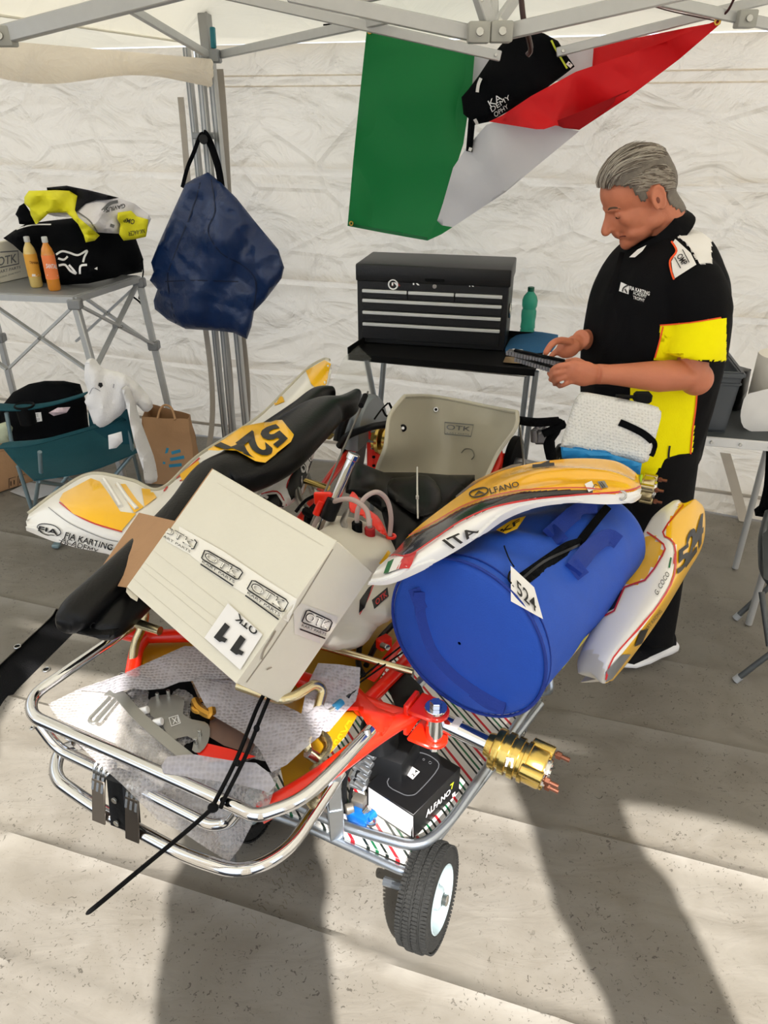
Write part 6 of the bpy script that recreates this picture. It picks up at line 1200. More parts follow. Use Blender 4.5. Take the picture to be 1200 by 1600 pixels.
lipp = [rows[i][0] for i in range(len(rows))]; m = MB(); m.tube(lipp, .007, 8); m.build('rim', M('lip_cream', 'c9c4b2'), ns)
for pl2 in ([(93, 782), (99, 771), (142, 748), (156, 753), (172, 775), (188, 800), (213, 803), (190, 830), (150, 818), (115, 803)], [(180, 757), (196, 757), (214, 782), (225, 793), (210, 802), (196, 780)], [(221, 764), (236, 765), (245, 778), (226, 792)], [(281, 742), (310, 720), (313, 730), (285, 752)], [(425, 622), (440, 616), (445, 628), (430, 634)], [(478, 580), (507, 563), (517, 569), (509, 600), (500, 613), (486, 600)]): decal(ns, pl2, yellow, 'yellow_panel', ns, .0035, step=5)
m = MB(); stroke(ns, [(93, 785), (118, 804), (150, 819), (191, 831)], 2.2, None, mb=m, off=.003); stroke(ns, [(256, 768), (270, 752), (283, 742), (312, 716)], 2.2, None, mb=m, off=.003); stroke(ns, [(281, 752), (296, 744), (314, 732)], 1.8, None, mb=m, off=.003); m.build('red_pinstripe', redd, ns)
m = MB(); stroke(ns, [(76, 793), (110, 818), (160, 840), (185, 846)], 1.0, None, mb=m, off=.003); m.build('fold_line', greyink, ns)
for pts in ([(163, 750), (176, 770), (189, 792)], [(184, 757), (198, 778), (214, 796)]):
    m = MB(); q = [hit([BV[ns.name]], p.x, p.y, .004) for p in cat([Vector((a, b, 0)) for a, b in pts], 4)]; m.tube([p for p in q if p], .006, 8); m.build('rib', M('nose_white', 'eeebe4'), ns)
m = MB(); text(ns, [(62, 822), (92, 828), (91, 836), (60, 829)], 'FIA', None, mb=m, bold=.05, off=.004); stroke(ns, [(59, 824), (66, 819), (84, 821), (95, 829), (94, 835), (84, 837), (68, 833)], 1.4, None, mb=m, closed=True, off=.004); text(ns, [(104, 831), (178, 851), (175, 860), (101, 840)], 'FIA KARTING', None, mb=m, bold=.03, off=.004, n=8); text(ns, [(98, 838), (155, 858), (151, 866), (96, 845)], 'ACADEMY', None, mb=m, off=.004, n=8); text(ns, [(93, 844), (148, 862), (146, 870), (90, 850)], 'TROPHY', None, mb=m, off=.004, n=8); m.build('lettering', ink, ns)
# ================================================================== BUBBLE-WRAPPED PARTS
def wrapmat(name, alpha, col='e9e6e8', disp=.6, sc=150):
    m = bpy.data.materials.new(name); m.use_nodes = True; n = m.node_tree.nodes; l = m.node_tree.links; b = n['Principled BSDF']
    b.inputs['Base Color'].default_value = hx(col)+(1,); b.inputs['Roughness'].default_value = .18; b.inputs['Coat Weight'].default_value = .6
    tc = n.new('ShaderNodeTexCoord'); v = n.new('ShaderNodeTexVoronoi'); v.inputs['Scale'].default_value = sc; v.inputs['Randomness'].default_value = .35; l.new(tc.outputs['Object'], v.inputs[0])
    r = n.new('ShaderNodeValToRGB'); r.color_ramp.elements[0].position = .15; r.color_ramp.elements[0].color = (1, 1, 1, 1); r.color_ramp.elements[1].position = .55; r.color_ramp.elements[1].color = (0, 0, 0, 1); l.new(v.outputs['Distance'], r.inputs[0])
    bp = n.new('ShaderNodeBump'); bp.inputs['Strength'].default_value = disp; bp.inputs['Distance'].default_value = .004; l.new(r.outputs[0], bp.inputs['Height']); l.new(bp.outputs[0], b.inputs['Normal'])
    mr = n.new('ShaderNodeMapRange'); mr.inputs[3].default_value = alpha-.12; mr.inputs[4].default_value = min(1, alpha+.15); l.new(v.outputs['Distance'], mr.inputs[0]); l.new(mr.outputs[0], b.inputs['Alpha']); return m
bw1 = wrapmat('bubble_wrap', .34, 'dcd8d8', disp=.5, sc=120); bw2 = wrapmat('bubble_wrap_folded', .62, 'b9b5bc', .5, 120)
pk = thing('wrapped_parts', 'metal kart parts in open bubble wrap lying inside the chrome front bumper', 'package', P(300, 1170, zk))
m = MB(); sheet(m, [(75, 1100), (124, 1076), (191, 1053), (240, 1060), (300, 1063), (330, 1117), (382, 1150), (420, 1160), (440, 1195), (431, 1226), (420, 1260), (397, 1282), (375, 1325), (358, 1347), (322, 1325), (292, 1305), (245, 1280), (190, 1225), (150, 1190), (105, 1145)], proj_z([(75, 1100, zk+.01), (191, 1053, zk+.02), (420, 1160, zk+.03), (431, 1226, zk+.01), (358, 1347, zk-.13), (292, 1305, zk-.07), (150, 1190, zk), (250, 1150, zk+.03)]), .0015, 9, .012, 12); m.build('lower_wrap', bw1, pk, sharp=80)
m = MB(); sheet(m, [(120, 1078), (160, 1065), (191, 1053), (240, 1031), (289, 1009), (330, 1012), (367, 1045), (360, 1060), (320, 1062), (280, 1066), (255, 1076), (232, 1078), (205, 1076), (180, 1083)], proj_z([(120, 1078, zk+.03), (289, 1009, zk+.07), (232, 1076, zk+.06), (360, 1060, zk+.07)]), .0015, 8, .012, 14); m.build('upper_wrap', bw2, pk, sharp=80)
m = MB(); sheet(m, [(300, 1062), (330, 1050), (367, 1061), (420, 1090), (476, 1117), (500, 1098), (515, 1110), (500, 1150), (472, 1173), (448, 1195), (424, 1207), (405, 1170), (382, 1147), (330, 1117), (318, 1098)], proj_z([(300, 1062, zk+.07), (476, 1117, zk+.07), (424, 1207, zk+.05), (330, 1117, zk+.05)]), .0015, 8, .014, 14); m.build('side_wrap', bw2, pk, sharp=80)
m = MB(); sheet(m, [(252, 1196), (262, 1182), (300, 1178), (360, 1188), (400, 1192), (420, 1207), (431, 1226), (420, 1238), (370, 1225), (300, 1215), (255, 1208)], proj_z([(252, 1196, zk+.05), (431, 1226, zk+.04), (330, 1185, zk+.06)]), .0015, 8, .008, 16); m.build('folded_wrap', bw2, pk, sharp=80)
m = MB(); sheet(m, [(497, 1036), (530, 1038), (563, 1043), (562, 1070), (556, 1095), (540, 1112), (515, 1142), (480, 1152), (470, 1120), (480, 1070)], proj_z([(497, 1036, zk+.09), (563, 1043, zk+.07), (500, 1140, zk+.045)]), .0015, 8, .012, 16); tag(m.build('bubble_wrap', bw2), 'loose square of bubble wrap beside the gold pedal under the cream box', 'bubble wrap')
m = MB(); sheet(m, [(188, 1085), (215, 1072), (245, 1068), (298, 1063), (310, 1092), (330, 1120), (372, 1150), (405, 1168), (424, 1207), (390, 1200), (330, 1195), (300, 1186), (255, 1155), (215, 1118)], proj_z(zk+.020), .008, 10, .004, 20); m.build('black_foam', blackm, pk)
m = MB(); sheet(m, [(232, 1105), (236, 1090), (262, 1085), (284, 1090), (288, 1100), (286, 1115), (300, 1124), (320, 1128), (328, 1138), (325, 1160), (312, 1176), (300, 1172), (303, 1158), (292, 1150), (272, 1155), (262, 1148), (252, 1130), (236, 1118)], proj_z(zk+.035), .004, 7, smooth=2); pp_ = m.build('chain_guard_plate', M('satin_steel', 'a7a6a2', .35, .8, .05, 20), pk)
m = MB(); stroke(pp_, [(264, 1122), (278, 1118), (282, 1130), (268, 1135)], 1.2, None, mb=m, closed=True, smooth=0); text(pp_, [(268, 1123), (278, 1120), (280, 1129), (270, 1132)], 'XI', None, mb=m); m.build('etched_mark', inkw, pp_)
for x, y in ((247, 1092), (264, 1088), (313, 1150), (307, 1163)): h_ = P(x, y, zk+.035); m = MB(); m.cyl(h_, h_+Vector((0, 0, .016)), .004, 8); m.build('stud', steel, pp_)
for x, y in ((226, 1112), (248, 1130)): h_ = P(x, y, zk+.04); m = MB(); m.cyl(h_-Vector((.01, 0, 0)), h_+Vector((.008, 0, .006)), .008, 12); m.build('white_bush', white, pk)
m = MB(); L_ = [P(*a) for a in ((169, 1080, zk+.045), (186, 1085, zk+.05), (216, 1118, zk+.05), (262, 1158, zk+.045), (296, 1185, zk+.035))]; s = Vector((.02, .02, 0)); m.shell([[p-Vector((.006, .010, 0)), p+Vector((.006, .010, 0))] for p in cat(L_)], .003, Vector((0, 0, 1))); m.build('bent_strip', M('satin_steel', 'a7a6a2'), pk)
m = MB(); m.tube(rnd([P(172, 1090, zk+.048), P(138, 1125, zk+.045), P(146, 1132, zk+.045), P(182, 1092, zk+.048)], .01), .004, 6); m.build('slot_bracket', M('satin_steel', 'a7a6a2'), pk)
m = MB(); m.tube(cat([P(305, 1095, zk+.045), P(312, 1108, zk+.045), P(330, 1118, zk+.045), P(330, 1108, zk+.05)]), .010, 8); m.torus(P(316, 1103, zk+.045), .018, .006); m.build('brass_ring', M('brass_ring', 'b98a3c', .25, 1), pk)
m = MB(); sheet(m, [(300, 1170), (318, 1160), (360, 1170), (400, 1182), (370, 1190), (320, 1188)], proj_z(zk+.032), .004, 8); m.build('red_part', red, pk); m = MB(); sheet(m, [(330, 1112), (370, 1140), (400, 1160), (392, 1178), (350, 1165), (325, 1150)], proj_z(zk+.030), .006, 8, .003, 20); m.build('brown_plate', M('brown_metal', '7b6258', .4, .4, .2, 20), pk)
# wrapped package by the man
wp = thing('wrapped_package', 'slab wrapped in white bubble foil with black and blue tape at the kart rear', 'package', P(950, 680, .95))
wm = wrapmat('white_bubble', 1.0, 'dfdedb', .5, 140)
def z2(x, y): return 1.15-(y-612)*.0011
fr = [(905, 616), (918, 613), (1016, 632), (1030, 640), (1033, 652), (1016, 712), (1008, 722), (990, 722), (885, 702), (877, 694), (880, 680), (897, 628)]
m = MB(); sheet(m, fr, proj_z([(905, 615, 1.17), (1032, 640, 1.17), (1000, 722, 1.04)]), .035, 8, .004, 14, bulge=.018, bw=10, smooth=2); wb_ = m.build('body', wm, wp, sharp=60)
band([(968, 660), (985, 667), (1006, 678), (1019, 690), (1020, 700), (1015, 712)], .018, blackf, 'black_tape', .003, par=wp, tgt=wb_)
band([(878, 702), (905, 705), (945, 712), (985, 722), (1004, 730)], .030, M('blue_tape', '1f86c4', .5, 0, .1, 30, .3, 60), 'blue_tape', .008, par=wp, tgt=wb_, off=.006)
m = MB(); sheet(m, [(876, 698), (905, 702), (950, 708), (1003, 724), (1000, 742), (985, 738), (940, 722), (900, 722), (878, 716)], proj_z([(876, 700, 1.06), (1003, 728, 1.05), (940, 722, 1.04)]), .02, 8, .008, 20, bulge=.01, bw=8); m.build('blue_tape', M('blue_tape', '1f86c4'), wp)
m = MB(); m.tube(cat([PY(968, 617, 1.75), PY(985, 615, 1.73), PY(1000, 618, 1.72)]), .004, 6) if False else None
q = P(1004, 621, 1.19); m = MB(); m.box(q, (.045, .03, .028), bev=.006); m.bar(q, q+Vector((-.07, 0, .004)), .014, .005); m.build('black_buckle', blackm, wp)
# ================================================================== PERSON
skin = M('skin', 'c3785a', .5, 0, .10, 22, .10, 260)
skin.node_tree.nodes['Principled BSDF'].inputs['Subsurface Weight'].default_value = .12; skin.node_tree.nodes['Principled BSDF'].inputs['Subsurface Radius'].default_value = (.02, .008, .005)
pn = thing('person', 'grey-haired man in black and yellow team polo shirt looking down at parts in his hands', 'person', (.92, 2.38, .012))
fc_ = Vector((-1, -.10, 0)).normalized(); lf = Vector((0, 0, 1)).cross(fc_)
PT = R_(31); hf = (fc_*math.cos(PT)+Vector((0, 0, -math.sin(PT)))).normalized(); hu = (fc_*math.sin(PT)+Vector((0, 0, math.cos(PT)))).normalized(); hl = hu.cross(hf)
HR = Matrix((hf, hl, hu)).transposed(); H0 = PY(996, 306, 2.36); HS = 1.10
def hp(x, y, z): return H0+HR @ (Vector((x, y, z))*HS)
def he(m, c, r, rot=None):
    m.ell(hp(*c), tuple(q*HS for q in r), HR @ rot if rot else HR, 24, 16)
m = MB()
he(m, (-.010, 0, .030), (.094, .073, .082)); he(m, (-.045, 0, .015), (.062, .066, .072)); he(m, (.030, 0, .030), (.060, .062, .062)); he(m, (.028, 0, -.030), (.056, .058, .070)); he(m, (.030, 0, -.074), (.052, .052, .038)); he(m, (.056, 0, -.092), (.032, .032, .022)); he(m, (.072, 0, -.099), (.017, .021, .016)); he(m, (.0, 0, -.06), (.05, .055, .04))
he(m, (.078, 0, .012), (.014, .040, .010)); 
for s in (-1, 1):
    he(m, (.072, s*.026, .011), (.014, .020, .007)); he(m, (.054, s*.036, -.026), (.022, .019, .022)); he(m, (.066, s*.031, -.008), (.013, .014, .0105)); he(m, (.088, s*.012, -.040), (.010, .0085, .008)); he(m, (.050, s*.030, -.070), (.024, .020, .020)); he(m, (-.005, s*.045, -.065), (.035, .014, .025))
    e = Matrix.Rotation(R_(8), 3, 'Y'); he(m, (-.022, s*.074, -.012), (.019, .007, .034), e); he(m, (-.012, s*.071, -.012), (.008, .008, .020))
m.tube([hp(.080, 0, .008), hp(.095, 0, -.012), hp(.108, 0, -.030), hp(.112, 0, -.039)], [.0085*HS, .0085*HS, .011*HS, .012*HS], 12); he(m, (.110, 0, -.040), (.0125, .014, .0110)); he(m, (.087, 0, -.055), (.010, .020, .010)); he(m, (.087, 0, -.0615), (.009, .021, .0045)); he(m, (.083, 0, -.0705), (.009, .018, .0050))
he(m, (.084, 0, -.022), (.018, .015, .032)); he(m, (.074, 0, -.030), (.020, .030, .034)); he(m, (.070, 0, .0), (.018, .020, .022))
ear_rim = []
for s in (-1, 1):
    pts = [hp(-.022+.017*math.cos(a)-.004*math.sin(a), s*.0795, -.010+.030*math.sin(a)) for a in [R_(d) for d in range(-60, 230, 18)]]; m.tube(pts, .0045, 8)
m.tube([hp(-.030, 0, -.03), hp(-.045, 0, -.085), PY(1036, 366, 2.38), PY(1048, 410, 2.38)], [.064, .062, .062, .062], 20)
# torso core, shoulders and arms
def J(x, y, Y): return PY(x, y, Y)
core = [(Vector((.90, 2.38, .90)), .15, .17), (Vector((.885, 2.38, 1.15)), .16, .18), (Vector((.885, 2.38, 1.33)), .13, .18)]
m.tube([c for c, _, _ in core], .15, 20)
shL, shR = Vector((.885, 2.20, 1.43)), Vector((.86, 2.56, 1.43)); elL, wrL = J(1082, 590, 2.13), J(950, 585, 2.09); elR, wrR = Vector((.80, 2.56, 1.14)), J(912, 530, 2.34)
m.tube([Vector((.88, 2.38, 1.38)), shL-Vector((0, 0, .02)), shL*.4+elL*.6, elL, elL*.6+wrL*.4, elL*.2+wrL*.8, wrL, wrL+(wrL-elL)*.12], [.06, .055, .053, .052, .047, .034, .029, .030], 20); m.ell(elL+Vector((.012, 0, -.004)), .050)
m.ell((elL*.72+wrL*.28)+Vector((0, 0, .004)), (.075, .044, .046))
m.tube([Vector((.88, 2.38, 1.38)), shR-Vector((0, 0, .02)), elR, elR*.55+wrR*.45, wrR, wrR+(wrR-elR)*.10], [.07, .062, .048, .045, .029, .03], 20)
# hands
def finger(pts, r0, r1): L = cat(pts, 4); m.tube(L, [r0+(r1-r0)*i/(len(L)-1) for i in range(len(L))], 10); m.ell(L[-1], r1*1.02, None, 10, 8)
HL = J(912, 584, 2.08); m.ell(HL, (.047, .020, .038), Matrix.Rotation(R_(8), 3, 'Y')); m.ell(J(924, 585, 2.09), (.035, .022, .032)); m.ell(J(896, 580, 2.08), (.03, .019, .034))
for k, (bx, by, mx_, my_, tx, ty_, tY) in enumerate(((889, 570, 870, 573, 858, 583, 2.12), (887, 579, 868, 584, 860, 593, 2.13), (889, 588, 872, 594, 866, 600, 2.14), (893, 597, 880, 602, 874, 604, 2.14))):
    finger([J(bx+8, by, 2.085), J(bx-2, by, 2.075), J(mx_, my_, 2.08), J(tx, ty_, tY)], .0105-.0008*k, .0080-.0004*k)
finger([J(912, 570, 2.09), J(900, 564, 2.12), J(886, 566, 2.15), J(876, 571, 2.165)], .0125, .0095)
HRc = J(888, 544, 2.30); m.ell(HRc, (.040, .022, .032), Matrix.Rotation(R_(-20), 3, 'Y')); m.ell(J(899, 537, 2.32), (.034, .022, .028))
finger([J(892, 534, 2.29), J(874, 532, 2.26), J(862, 538, 2.23), J(853, 551, 2.215)], .0125, .0100)
for k in range(4): finger([J(874, 546, 2.30+.016*k), J(862, 556, 2.30+.016*k), J(858, 570, 2.29+.014*k), J(862, 580, 2.26+.012*k)], .0100, .0078)
body = remesh(m, 'body', skin, pn, .0042, 5, .5)
lipm = M('lip', 'a35f4c', .45, 0, .05, 30); dk = M('lash', '2a1a14', .6); brow = M('brow', '5b4a3e', .8, 0, .2, 90)
for s in (1, -1):
    mm = MB(); L = [hit([BV[body.name]], *px(hp(*c)), .0008) if s == 1 else hp(*c) for c in ((.085, s*.010, .012), (.083, s*.022, .017), (.075, s*.036, .016), (.066, s*.045, .008))]; L = [p for p in L if p]
    if len(L) > 2: mm.tube(cat(L), [.0018]*4+[.0028]*(len(cat(L))-8)+[.0014]*4, 6); mm.build('eyebrow', brow, pn)
    mm = MB(); mm.ell(hp(.0700, s*.031, -.006), (.0108*HS, .0108*HS, .0100*HS), HR); eb = mm.build('eye', M('eye_white', 'a89a90', .3), pn)
    mm = MB(); mm.ell(hp(.0800, s*.032, -.010), (.002, .005, .0045), HR); mm.build('iris', M('iris', '3b2a20', .2), eb)
    mm = MB(); rows = [[hp(.0700+.0118*math.cos(R_(e))*math.cos(R_(a)), s*.031+.0118*math.cos(R_(e))*math.sin(R_(a)), -.006+.0113*math.sin(R_(e))) for a in range(-80, 81, 16)] for e in range(-40, 81, 12)]; mm.shell(rows, .001); mm.build('eyelid', skin, pn)
    mm = MB(); mm.tube([hp(.0700+.0122*math.cos(R_(-40))*math.cos(R_(a)), s*.031+.0122*math.cos(R_(-40))*math.sin(R_(a)), -.0140) for a in range(-70, 71, 14)], .0008, 6); mm.build('eyelashes', dk, pn)
mm = MB(); mm.tube(cat([hp(.093, 0, -.0660), hp(.090, .010, -.0662), hp(.080, .022, -.0675), hp(.074, .028, -.070)]), .0017, 6); mm.tube(cat([hp(.093, 0, -.0660), hp(.090, -.010, -.0662), hp(.080, -.022, -.0675)]), .0016, 6); mm.build('mouth', M('mouth', '6a2f28', .5), pn)
mm = MB(); mm.ell(hp(-.018, .0795, -.014), (.006, .003, .010), HR); mm.build('ear_hollow', M('ear_hollow', '7c4231', .6), pn)
# hair
def bound(z): 
    T = ((-.056, -.066), (-.045, -.046), (-.035, -.036), (-.02, -.004), (.0, .020), (.022, .026), (.045, .030), (.062, .050), (.074, .082), (.2, .12))
    for (z0, x0), (z1, x1) in zip(T, T[1:]):
        if z0 <= z <= z1: return x0+(x1-x0)*(z-z0)/(z1-z0)
    return -.2
hm = M('hair_base', '6f675e', .55, 0, .35, 120, .3, 300); hs = M('hair_strand', 'a39b90', .40, 0, .35, 60); hs2 = M('hair_dark', '655a50', .45, 0, .3, 60)
def earz(x, y, z): return abs(y) > .05 and ((x+.022)/.024)**2+((z+.014)/.040)**2 < 1
def surf(x, y, z, off):
    """point on the skull along direction from its centre"""
    c = hp(-.01, 0, .02); d = (hp(x, y, z)-c).normalized(); h_ = BV[body.name].ray_cast(c+d*.25, -d)
    return (h_[0]+d*off) if h_[0] else c+d*(.09*HS+off)
b = bmesh.new(); bmesh.ops.create_uvsphere(b, u_segments=90, v_segments=60, radius=1); keep = {}; V = []; fs = []
for v in b.verts:
    l_ = Vector((-.012+v.co.x*.096, v.co.y*.078, .028+v.co.z*.088))
    if l_.x < bound(l_.z)+.004*noise.noise(l_*90) and not earz(l_.x, l_.y, l_.z): keep[v.index] = len(V); th2 = .004+.008*max(0, min(1, (l_.z-.03)/.05)); V.append(surf(l_.x, l_.y, l_.z, th2+.0016*noise.noise(Vector((l_.x*60, l_.y*300, l_.z*60)))))
for f in b.faces:
    i = [v.index for v in f.verts]
    if all(k in keep for k in i): fs.append([keep[k] for k in i])
b.free(); mm = MB(); mm.add(V, fs); hb_o = mm.build('hair', hm, pn, sharp=90); so = hb_o.modifiers.new('s', 'SOLIDIFY'); so.thickness = .004; so.offset = -1
random.seed(5); ma, mb_ = MB(), MB()
for k in range(1500):
    y = random.uniform(-.076, .077); side = abs(y) > .052
    if side or random.random() < .35:
        z = random.uniform(-.02, .07); x = bound(z)-random.random()**1.5*.10; y = math.copysign(.078, y)
        pts = [(x-.012*i, y*(1-.02*i), z+.004*math.sin(i*.7)-.0045*i+.006*(1-i*.3)) for i in range(6)]
    else:
        x = .088-random.random()**1.3*.16; z = .075
        pts = [(x-.014*i, y*(1+.03*i), z+.010*math.sin(i/5*math.pi)) for i in range(7)]
    lift = .009+random.random()*.005+(.008 if (not side and x > .04 and random.random() < .4) else 0)
    q = []
    for i, p in enumerate(pts):
        if p[0] < -.11 or earz(*p): break
        q.append(surf(p[0], p[1], p[2], (lift if p[2] > .05 else .006+random.random()*.002)*math.sin(min(1, (i+1)/3)*math.pi/2)))
    if len(q) > 3: (ma if random.random() < .6 else mb_).tube(q, [.0009]+[.0013]*(len(q)-2)+[.0003], 4, cap=False)
tag(ma.build('hair_strands', hs, pn), kind='stuff'); tag(mb_.build('dark_hair_strands', hs2, pn), kind='stuff')
# shirt
shm = M('polo_black', '08080b', .8, 0, .2, 30, .12, 250, spec=.15); S_ = [(.80, .89, .185, .205), (.95, .885, .200, .215), (1.13, .875, .218, .222), (1.27, .872, .208, .225), (1.38, .868, .185, .22), (1.455, .87, .145, .205), (1.505, .88, .105, .150), (1.53, .885, .07, .095)]
m = MB(); V = []; fs = []; n = 48; zz = cat([Vector((a, b_, c)) for a, b_, c, d in S_], 5); dd_ = catl([s[3] for s in S_], 5)
for i, q in enumerate(zz):
    z, cx, a = q; bb = dd_[i]; c = Vector((cx, 2.38, z))
    for k in range(n):
        t = 2*math.pi*k/n; ca, sa = math.cos(t), math.sin(t); ca = math.copysign(abs(ca)**.85, ca); sa = math.copysign(abs(sa)**.85, sa)
        wr = .006*noise.noise(Vector((z*5, ca*2, sa*3)))+.005*noise.noise(Vector((z*13+sa*3, ca*4, sa*6))); V.append(c+fc_*(ca*(a+wr))+lf*(sa*(bb+wr)))
for i in range(len(zz)-1):
    for k in range(n): fs.append((i*n+k, i*n+(k+1) % n, (i+1)*n+(k+1) % n, (i+1)*n+k))
fs.append(tuple(range(n-1, -1, -1))); fs.append(tuple((len(zz)-1)*n+k for k in range(n))); m.add(V, fs)
hemL = J(1082, 560, 2.14); m.tube(cat([Vector((.87, 2.30, 1.42)), Vector((.895, 2.20, 1.40)), Vector((.925, 2.16, 1.31)), hemL], 5), [.085]*5+[.088]*5+[.082]*5+[.079], 28)
m.ell((.892, 2.215, 1.40), (.085, .085, .085)); m.tube([Vector((.87, 2.46, 1.42)), Vector((.86, 2.56, 1.40)), Vector((.81, 2.60, 1.22))], [.085, .085, .078], 24)
m.ell((.895, 2.36, 1.448), (.115, .18, .060))
shirt = remesh(m, 'polo_shirt', shm, pn, .0075, 4, .5)
paint(shirt, [([(1032, 509), (1078, 505), (1135, 496), (1135, 564), (1022, 562), (1030, 540)], yel_c)], lambda c: c.y < 2.262)
paint(shirt, [([(1074, 348), (1083, 338), (1096, 338), (1112, 350), (1112, 412), (1093, 413), (1084, 396), (1072, 380), (1060, 371)], paper)])
paint(shirt, [([(985, 600), (1088, 604), (1088, 620), (1086, 645), (1079, 760), (985, 760)], yel_c)], lambda c: c.y < 2.36)
# collar
mm = MB(); rows = []; cn = PY(1026, 368, 2.38)
ax2 = Vector((-.66, -.05, .74)).normalized(); Rc = frame_from(ax2, fc_)
for r_, h_ in ((.083, -.035), (.084, .0), (.082, .028), (.086, .034), (.098, .006), (.108, -.022)):
    rows.append([cn+Rc @ Vector((r_*math.cos(a)*1.0, r_*math.sin(a)*1.05, h_)) for a in [R_(d) for d in range(0, 361, 10)]])
mm.shell(rows, .003); mm.build('collar', shm, pn)
mm = MB(); sheet(mm, [(983, 402), (996, 390), (1010, 383), (1004, 392), (992, 402)], proj_Y(2.27), .004, 5); mm.build('undershirt', paper, pn)
band([(975, 395), (968, 420), (958, 460)], .022, shm, 'placket', .003, par=pn, tgt=shirt)
decal(shirt, [(1074, 345), (1083, 336), (1096, 346), (1108, 372), (1112, 410), (1093, 413), (1084, 396), (1072, 380), (1060, 371)], paper, 'white_shoulder_panel', shirt, .003, step=6)
lw = decal(shirt, [(1055, 374), (1066, 384), (1079, 396), (1088, 414), (1072, 424), (1055, 435), (1051, 424), (1049, 409), (1058, 393), (1050, 381)], paper, 'white_shoulder_panel', shirt, .003, step=6)
mm = MB(); stroke(shirt, [(1049, 378), (1057, 393), (1047, 408), (1049, 424), (1054, 437)], 3, None, mb=mm, off=.005); stroke(shirt, [(1088, 340), (1100, 346), (1112, 362)], 1.6, None, mb=mm, off=.005)
stroke(shirt, [(1031, 508), (1078, 504), (1126, 496)], 2.2, None, mb=mm, off=.005, smooth=3); stroke(shirt, [(1036, 510), (1030, 535), (1023, 559)], 2.4, None, mb=mm, off=.006); stroke(shirt, [(1088, 616), (1086, 640), (1081, 676), (1078, 712)], 2.2, None, mb=mm, off=.006); mm.build('orange_piping', orange, shirt)
mm = MB(); text(shirt, [(1062, 394), (1080, 413), (1069, 423), (1052, 402)], 'OMP', None, mb=mm, bold=.05, off=.006) if False else None
text(shirt, [(1064.5, 396), (1075, 411), (1067, 417), (1056.5, 402)], 'OMP', None, mb=mm, bold=.04, off=.006); stroke(shirt, [(1066, 391), (1077, 411)], 1.4, None, mb=mm, off=.006, smooth=0); stroke(shirt, [(1054, 403), (1064, 420)], 1.4, None, mb=mm, off=.006, smooth=0); mm.build('lettering', ink, shirt)
decal(shirt, [(1032, 509), (1078, 505), (1127, 497), (1126, 530), (1124, 560), (1060, 562), (1048, 559), (1038, 556), (1030, 540)], yel_c, 'yellow_sleeve_band', shirt, .003, step=6)
decal(shirt, [(1036, 512), (1046, 530), (1048, 556), (1036, 560), (1022, 560), (1028, 540)], yel_c, 'yellow_side_panel', shirt, .003, step=6)
decal(shirt, [(985, 600), (1088, 604), (1088, 620), (1086, 645), (1079, 716), (1045, 730), (1012, 732), (985, 728)], yel_c, 'yellow_side_panel', shirt, .003, step=7)
mm = MB(); stroke(shirt, [(1046, 696), (1044, 712), (1046, 724)], 3, None, mb=mm, off=.006); stroke(shirt, [(1046, 618), (1046, 696)], .8, None, mb=mm, off=.005, smooth=0); mm.build('hem_slit', ink, shirt)
mm = MB(); text(shirt, [(985, 447), (1016, 456), (1015, 462), (985, 453)], 'FIA KARTING', None, mb=mm, bold=.03, off=.006); text(shirt, [(990, 455), (1011, 461), (1010, 466), (990, 460)], 'ACADEMY', None, mb=mm, off=.006); text(shirt, [(990, 462), (1008, 467), (1007, 472), (990, 467)], 'TROPHY', None, mb=mm, off=.006); decal(shirt, [(971, 441), (984, 447), (983, 460), (968, 455)], inkw, 'chest_emblem', shirt, .005, step=5); mm.build('lettering', inkw, shirt)
mm = MB(); stroke(shirt, [(983, 446), (976, 450), (974, 456)], 2, None, mb=mm, off=.008); stroke(shirt, [(981, 458), (978, 452)], 2, None, mb=mm, off=.008); mm.build('emblem_curve', ink, shirt)
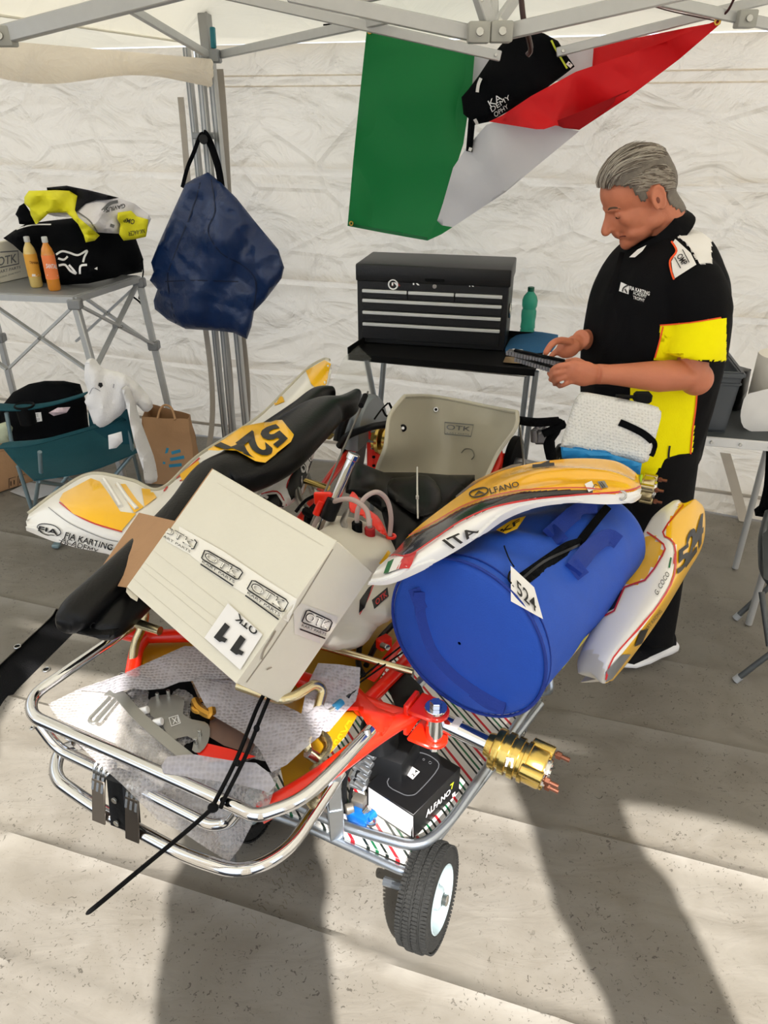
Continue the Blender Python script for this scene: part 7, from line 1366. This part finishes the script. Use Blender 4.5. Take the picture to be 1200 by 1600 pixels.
# trousers and shoes
trm = M('trousers_black', '0b0b0d', .85, 0, .2, 30, .2, 120); m = MB(); m.tube([Vector((.91, 2.38, .96)), Vector((.91, 2.38, .80))], [.19, .19], 28, sy=1.0)
def P3(x, y, z): return Vector((x, y, z))
aL = P(1022, 1005, .11); kn = PY(1034, 850, 2.26); m.tube(cat([P3(.93, 2.29, .86), P3(.945, 2.27, .70), kn, (kn+aL)/2+Vector((.01, .02, 0)), aL], 5), catl([.125, .115, .088, .078, .066], 5), 24)
aR = P3(.84, 2.56, .11); m.tube(cat([P3(.89, 2.48, .86), P3(.88, 2.50, .70), P3(.86, 2.53, .48), P3(.85, 2.55, .28), aR], 5), catl([.125, .115, .088, .078, .066], 5), 24)
remesh(m, 'trousers', trm, pn, .009, 4, .5)
def shoe(heel, toe, name='shoe'):
    d = (toe-heel); L = d.length; d.normalize(); s = Vector((0, 0, 1)).cross(d); t = pn
    m = MB(); prof = [(0, .034, .046), (.12, .040, .050), (.35, .040, .046), (.6, .046, .040), (.85, .040, .026), (1.0, .016, .020)]; V = []; fs = []; n = 24
    for (f, w_, h_) in prof:
        c = heel+d*(L*f)+Vector((0, 0, .012+h_*.5+.006))
        for k in range(n): a = 2*math.pi*k/n; V.append(c+s*(math.copysign(abs(math.cos(a))**.8, math.cos(a))*w_*1.08)+Vector((0, 0, math.copysign(abs(math.sin(a))**.6, math.sin(a))*h_*.5)))
    for i in range(len(prof)-1):
        for k in range(n): fs.append((i*n+k, i*n+(k+1) % n, (i+1)*n+(k+1) % n, (i+1)*n+k))
    fs.append(tuple(range(n-1, -1, -1))); fs.append(tuple((len(prof)-1)*n+k for k in range(n))); m.add(V, fs); so_ = m.build('shoe', M('sole_white', 'e9e9ec', .5), t)
    m = MB(); V = []; fs = []; prof = [(.0, .020, .05), (.06, .034, .075), (.25, .036, .10), (.45, .038, .075), (.65, .040, .048), (.88, .034, .034), (.97, .012, .02)]
    for (f, w_, h_) in prof:
        c = heel+d*(L*f)+Vector((0, 0, .036))
        for k in range(n): a = math.pi*k/(n-1); V.append(c+s*(math.cos(a)*w_)+Vector((0, 0, math.sin(a)**.7*h_-.004 if math.sin(a) > 0 else -.004)))
    for i in range(len(prof)-1):
        for k in range(n-1): fs.append((i*n+k, i*n+k+1, (i+1)*n+k+1, (i+1)*n+k))
        fs.append((i*n+n-1, i*n, (i+1)*n, (i+1)*n+n-1))
    fs.append(tuple(range(n-1, -1, -1))); fs.append(tuple((len(prof)-1)*n+k for k in range(n))); m.add(V, fs); up_ = m.build('shoe_upper', M('shoe_knit', '141417', .9, 0, .3, 120, .3, 300), so_); return up_
su = shoe(P(1046, 1022, .0)+Vector((.0, 0, .012)), P(968, 1050, .0)+Vector((0, 0, .012))); shoe(Vector((.92, 2.57, .012)), Vector((.63, 2.54, .012)))
mm = MB(); stroke(su, [(1036, 985), (1030, 1004)], 2, None, mb=mm, off=.004); mm.v and mm.build('shoe_stripe', inkw, pn)
# parts in his hands
cg = M('chain_grey', '4a4c50', .4, .7, .3, 80)
for i, (a_, b_, lb) in enumerate(((J(793, 549, 2.19), J(882, 568, 2.12), 'upper dark grey toothed metal bar held in both hands of the man'), (J(806, 560, 2.17), J(866, 578, 2.11), 'lower dark grey toothed metal bar held under the other one by the man'))):
    d = (b_-a_); L = d.length; d.normalize(); t = thing('toothed_bar', lb, 'metal part', (a_+b_)/2-Vector((0, 0, .01)), 'toothed bars held by the man'); m = MB(); m.bar(a_, b_, .030 if i == 0 else .020, .010, bev=.002); m.build('plate', cg, t)
    s = d.cross(Vector((0, 0, 1))).normalized()
    m = MB(); m.bar(a_+d*.02+Vector((0, 0, .008)), b_+Vector((0, 0, .008)), .012, .008, bev=.002); m.build('slot_rail', blackm, t)
    k = 0
    while k*.009 < L:
        c = a_+d*(k*.009+.004)-s*(.017 if i == 0 else .012)*(1 if s.y > 0 else -1); m = MB(); m.box(c, (.005, .007, .012), frame_from(Vector((0, 0, 1)), d)); m.build('tooth', M('tooth_grey', '8d8f93', .35, .8), t); k += 1
for o in bpy.data.objects:
    if '_o' in o: del o['_o']
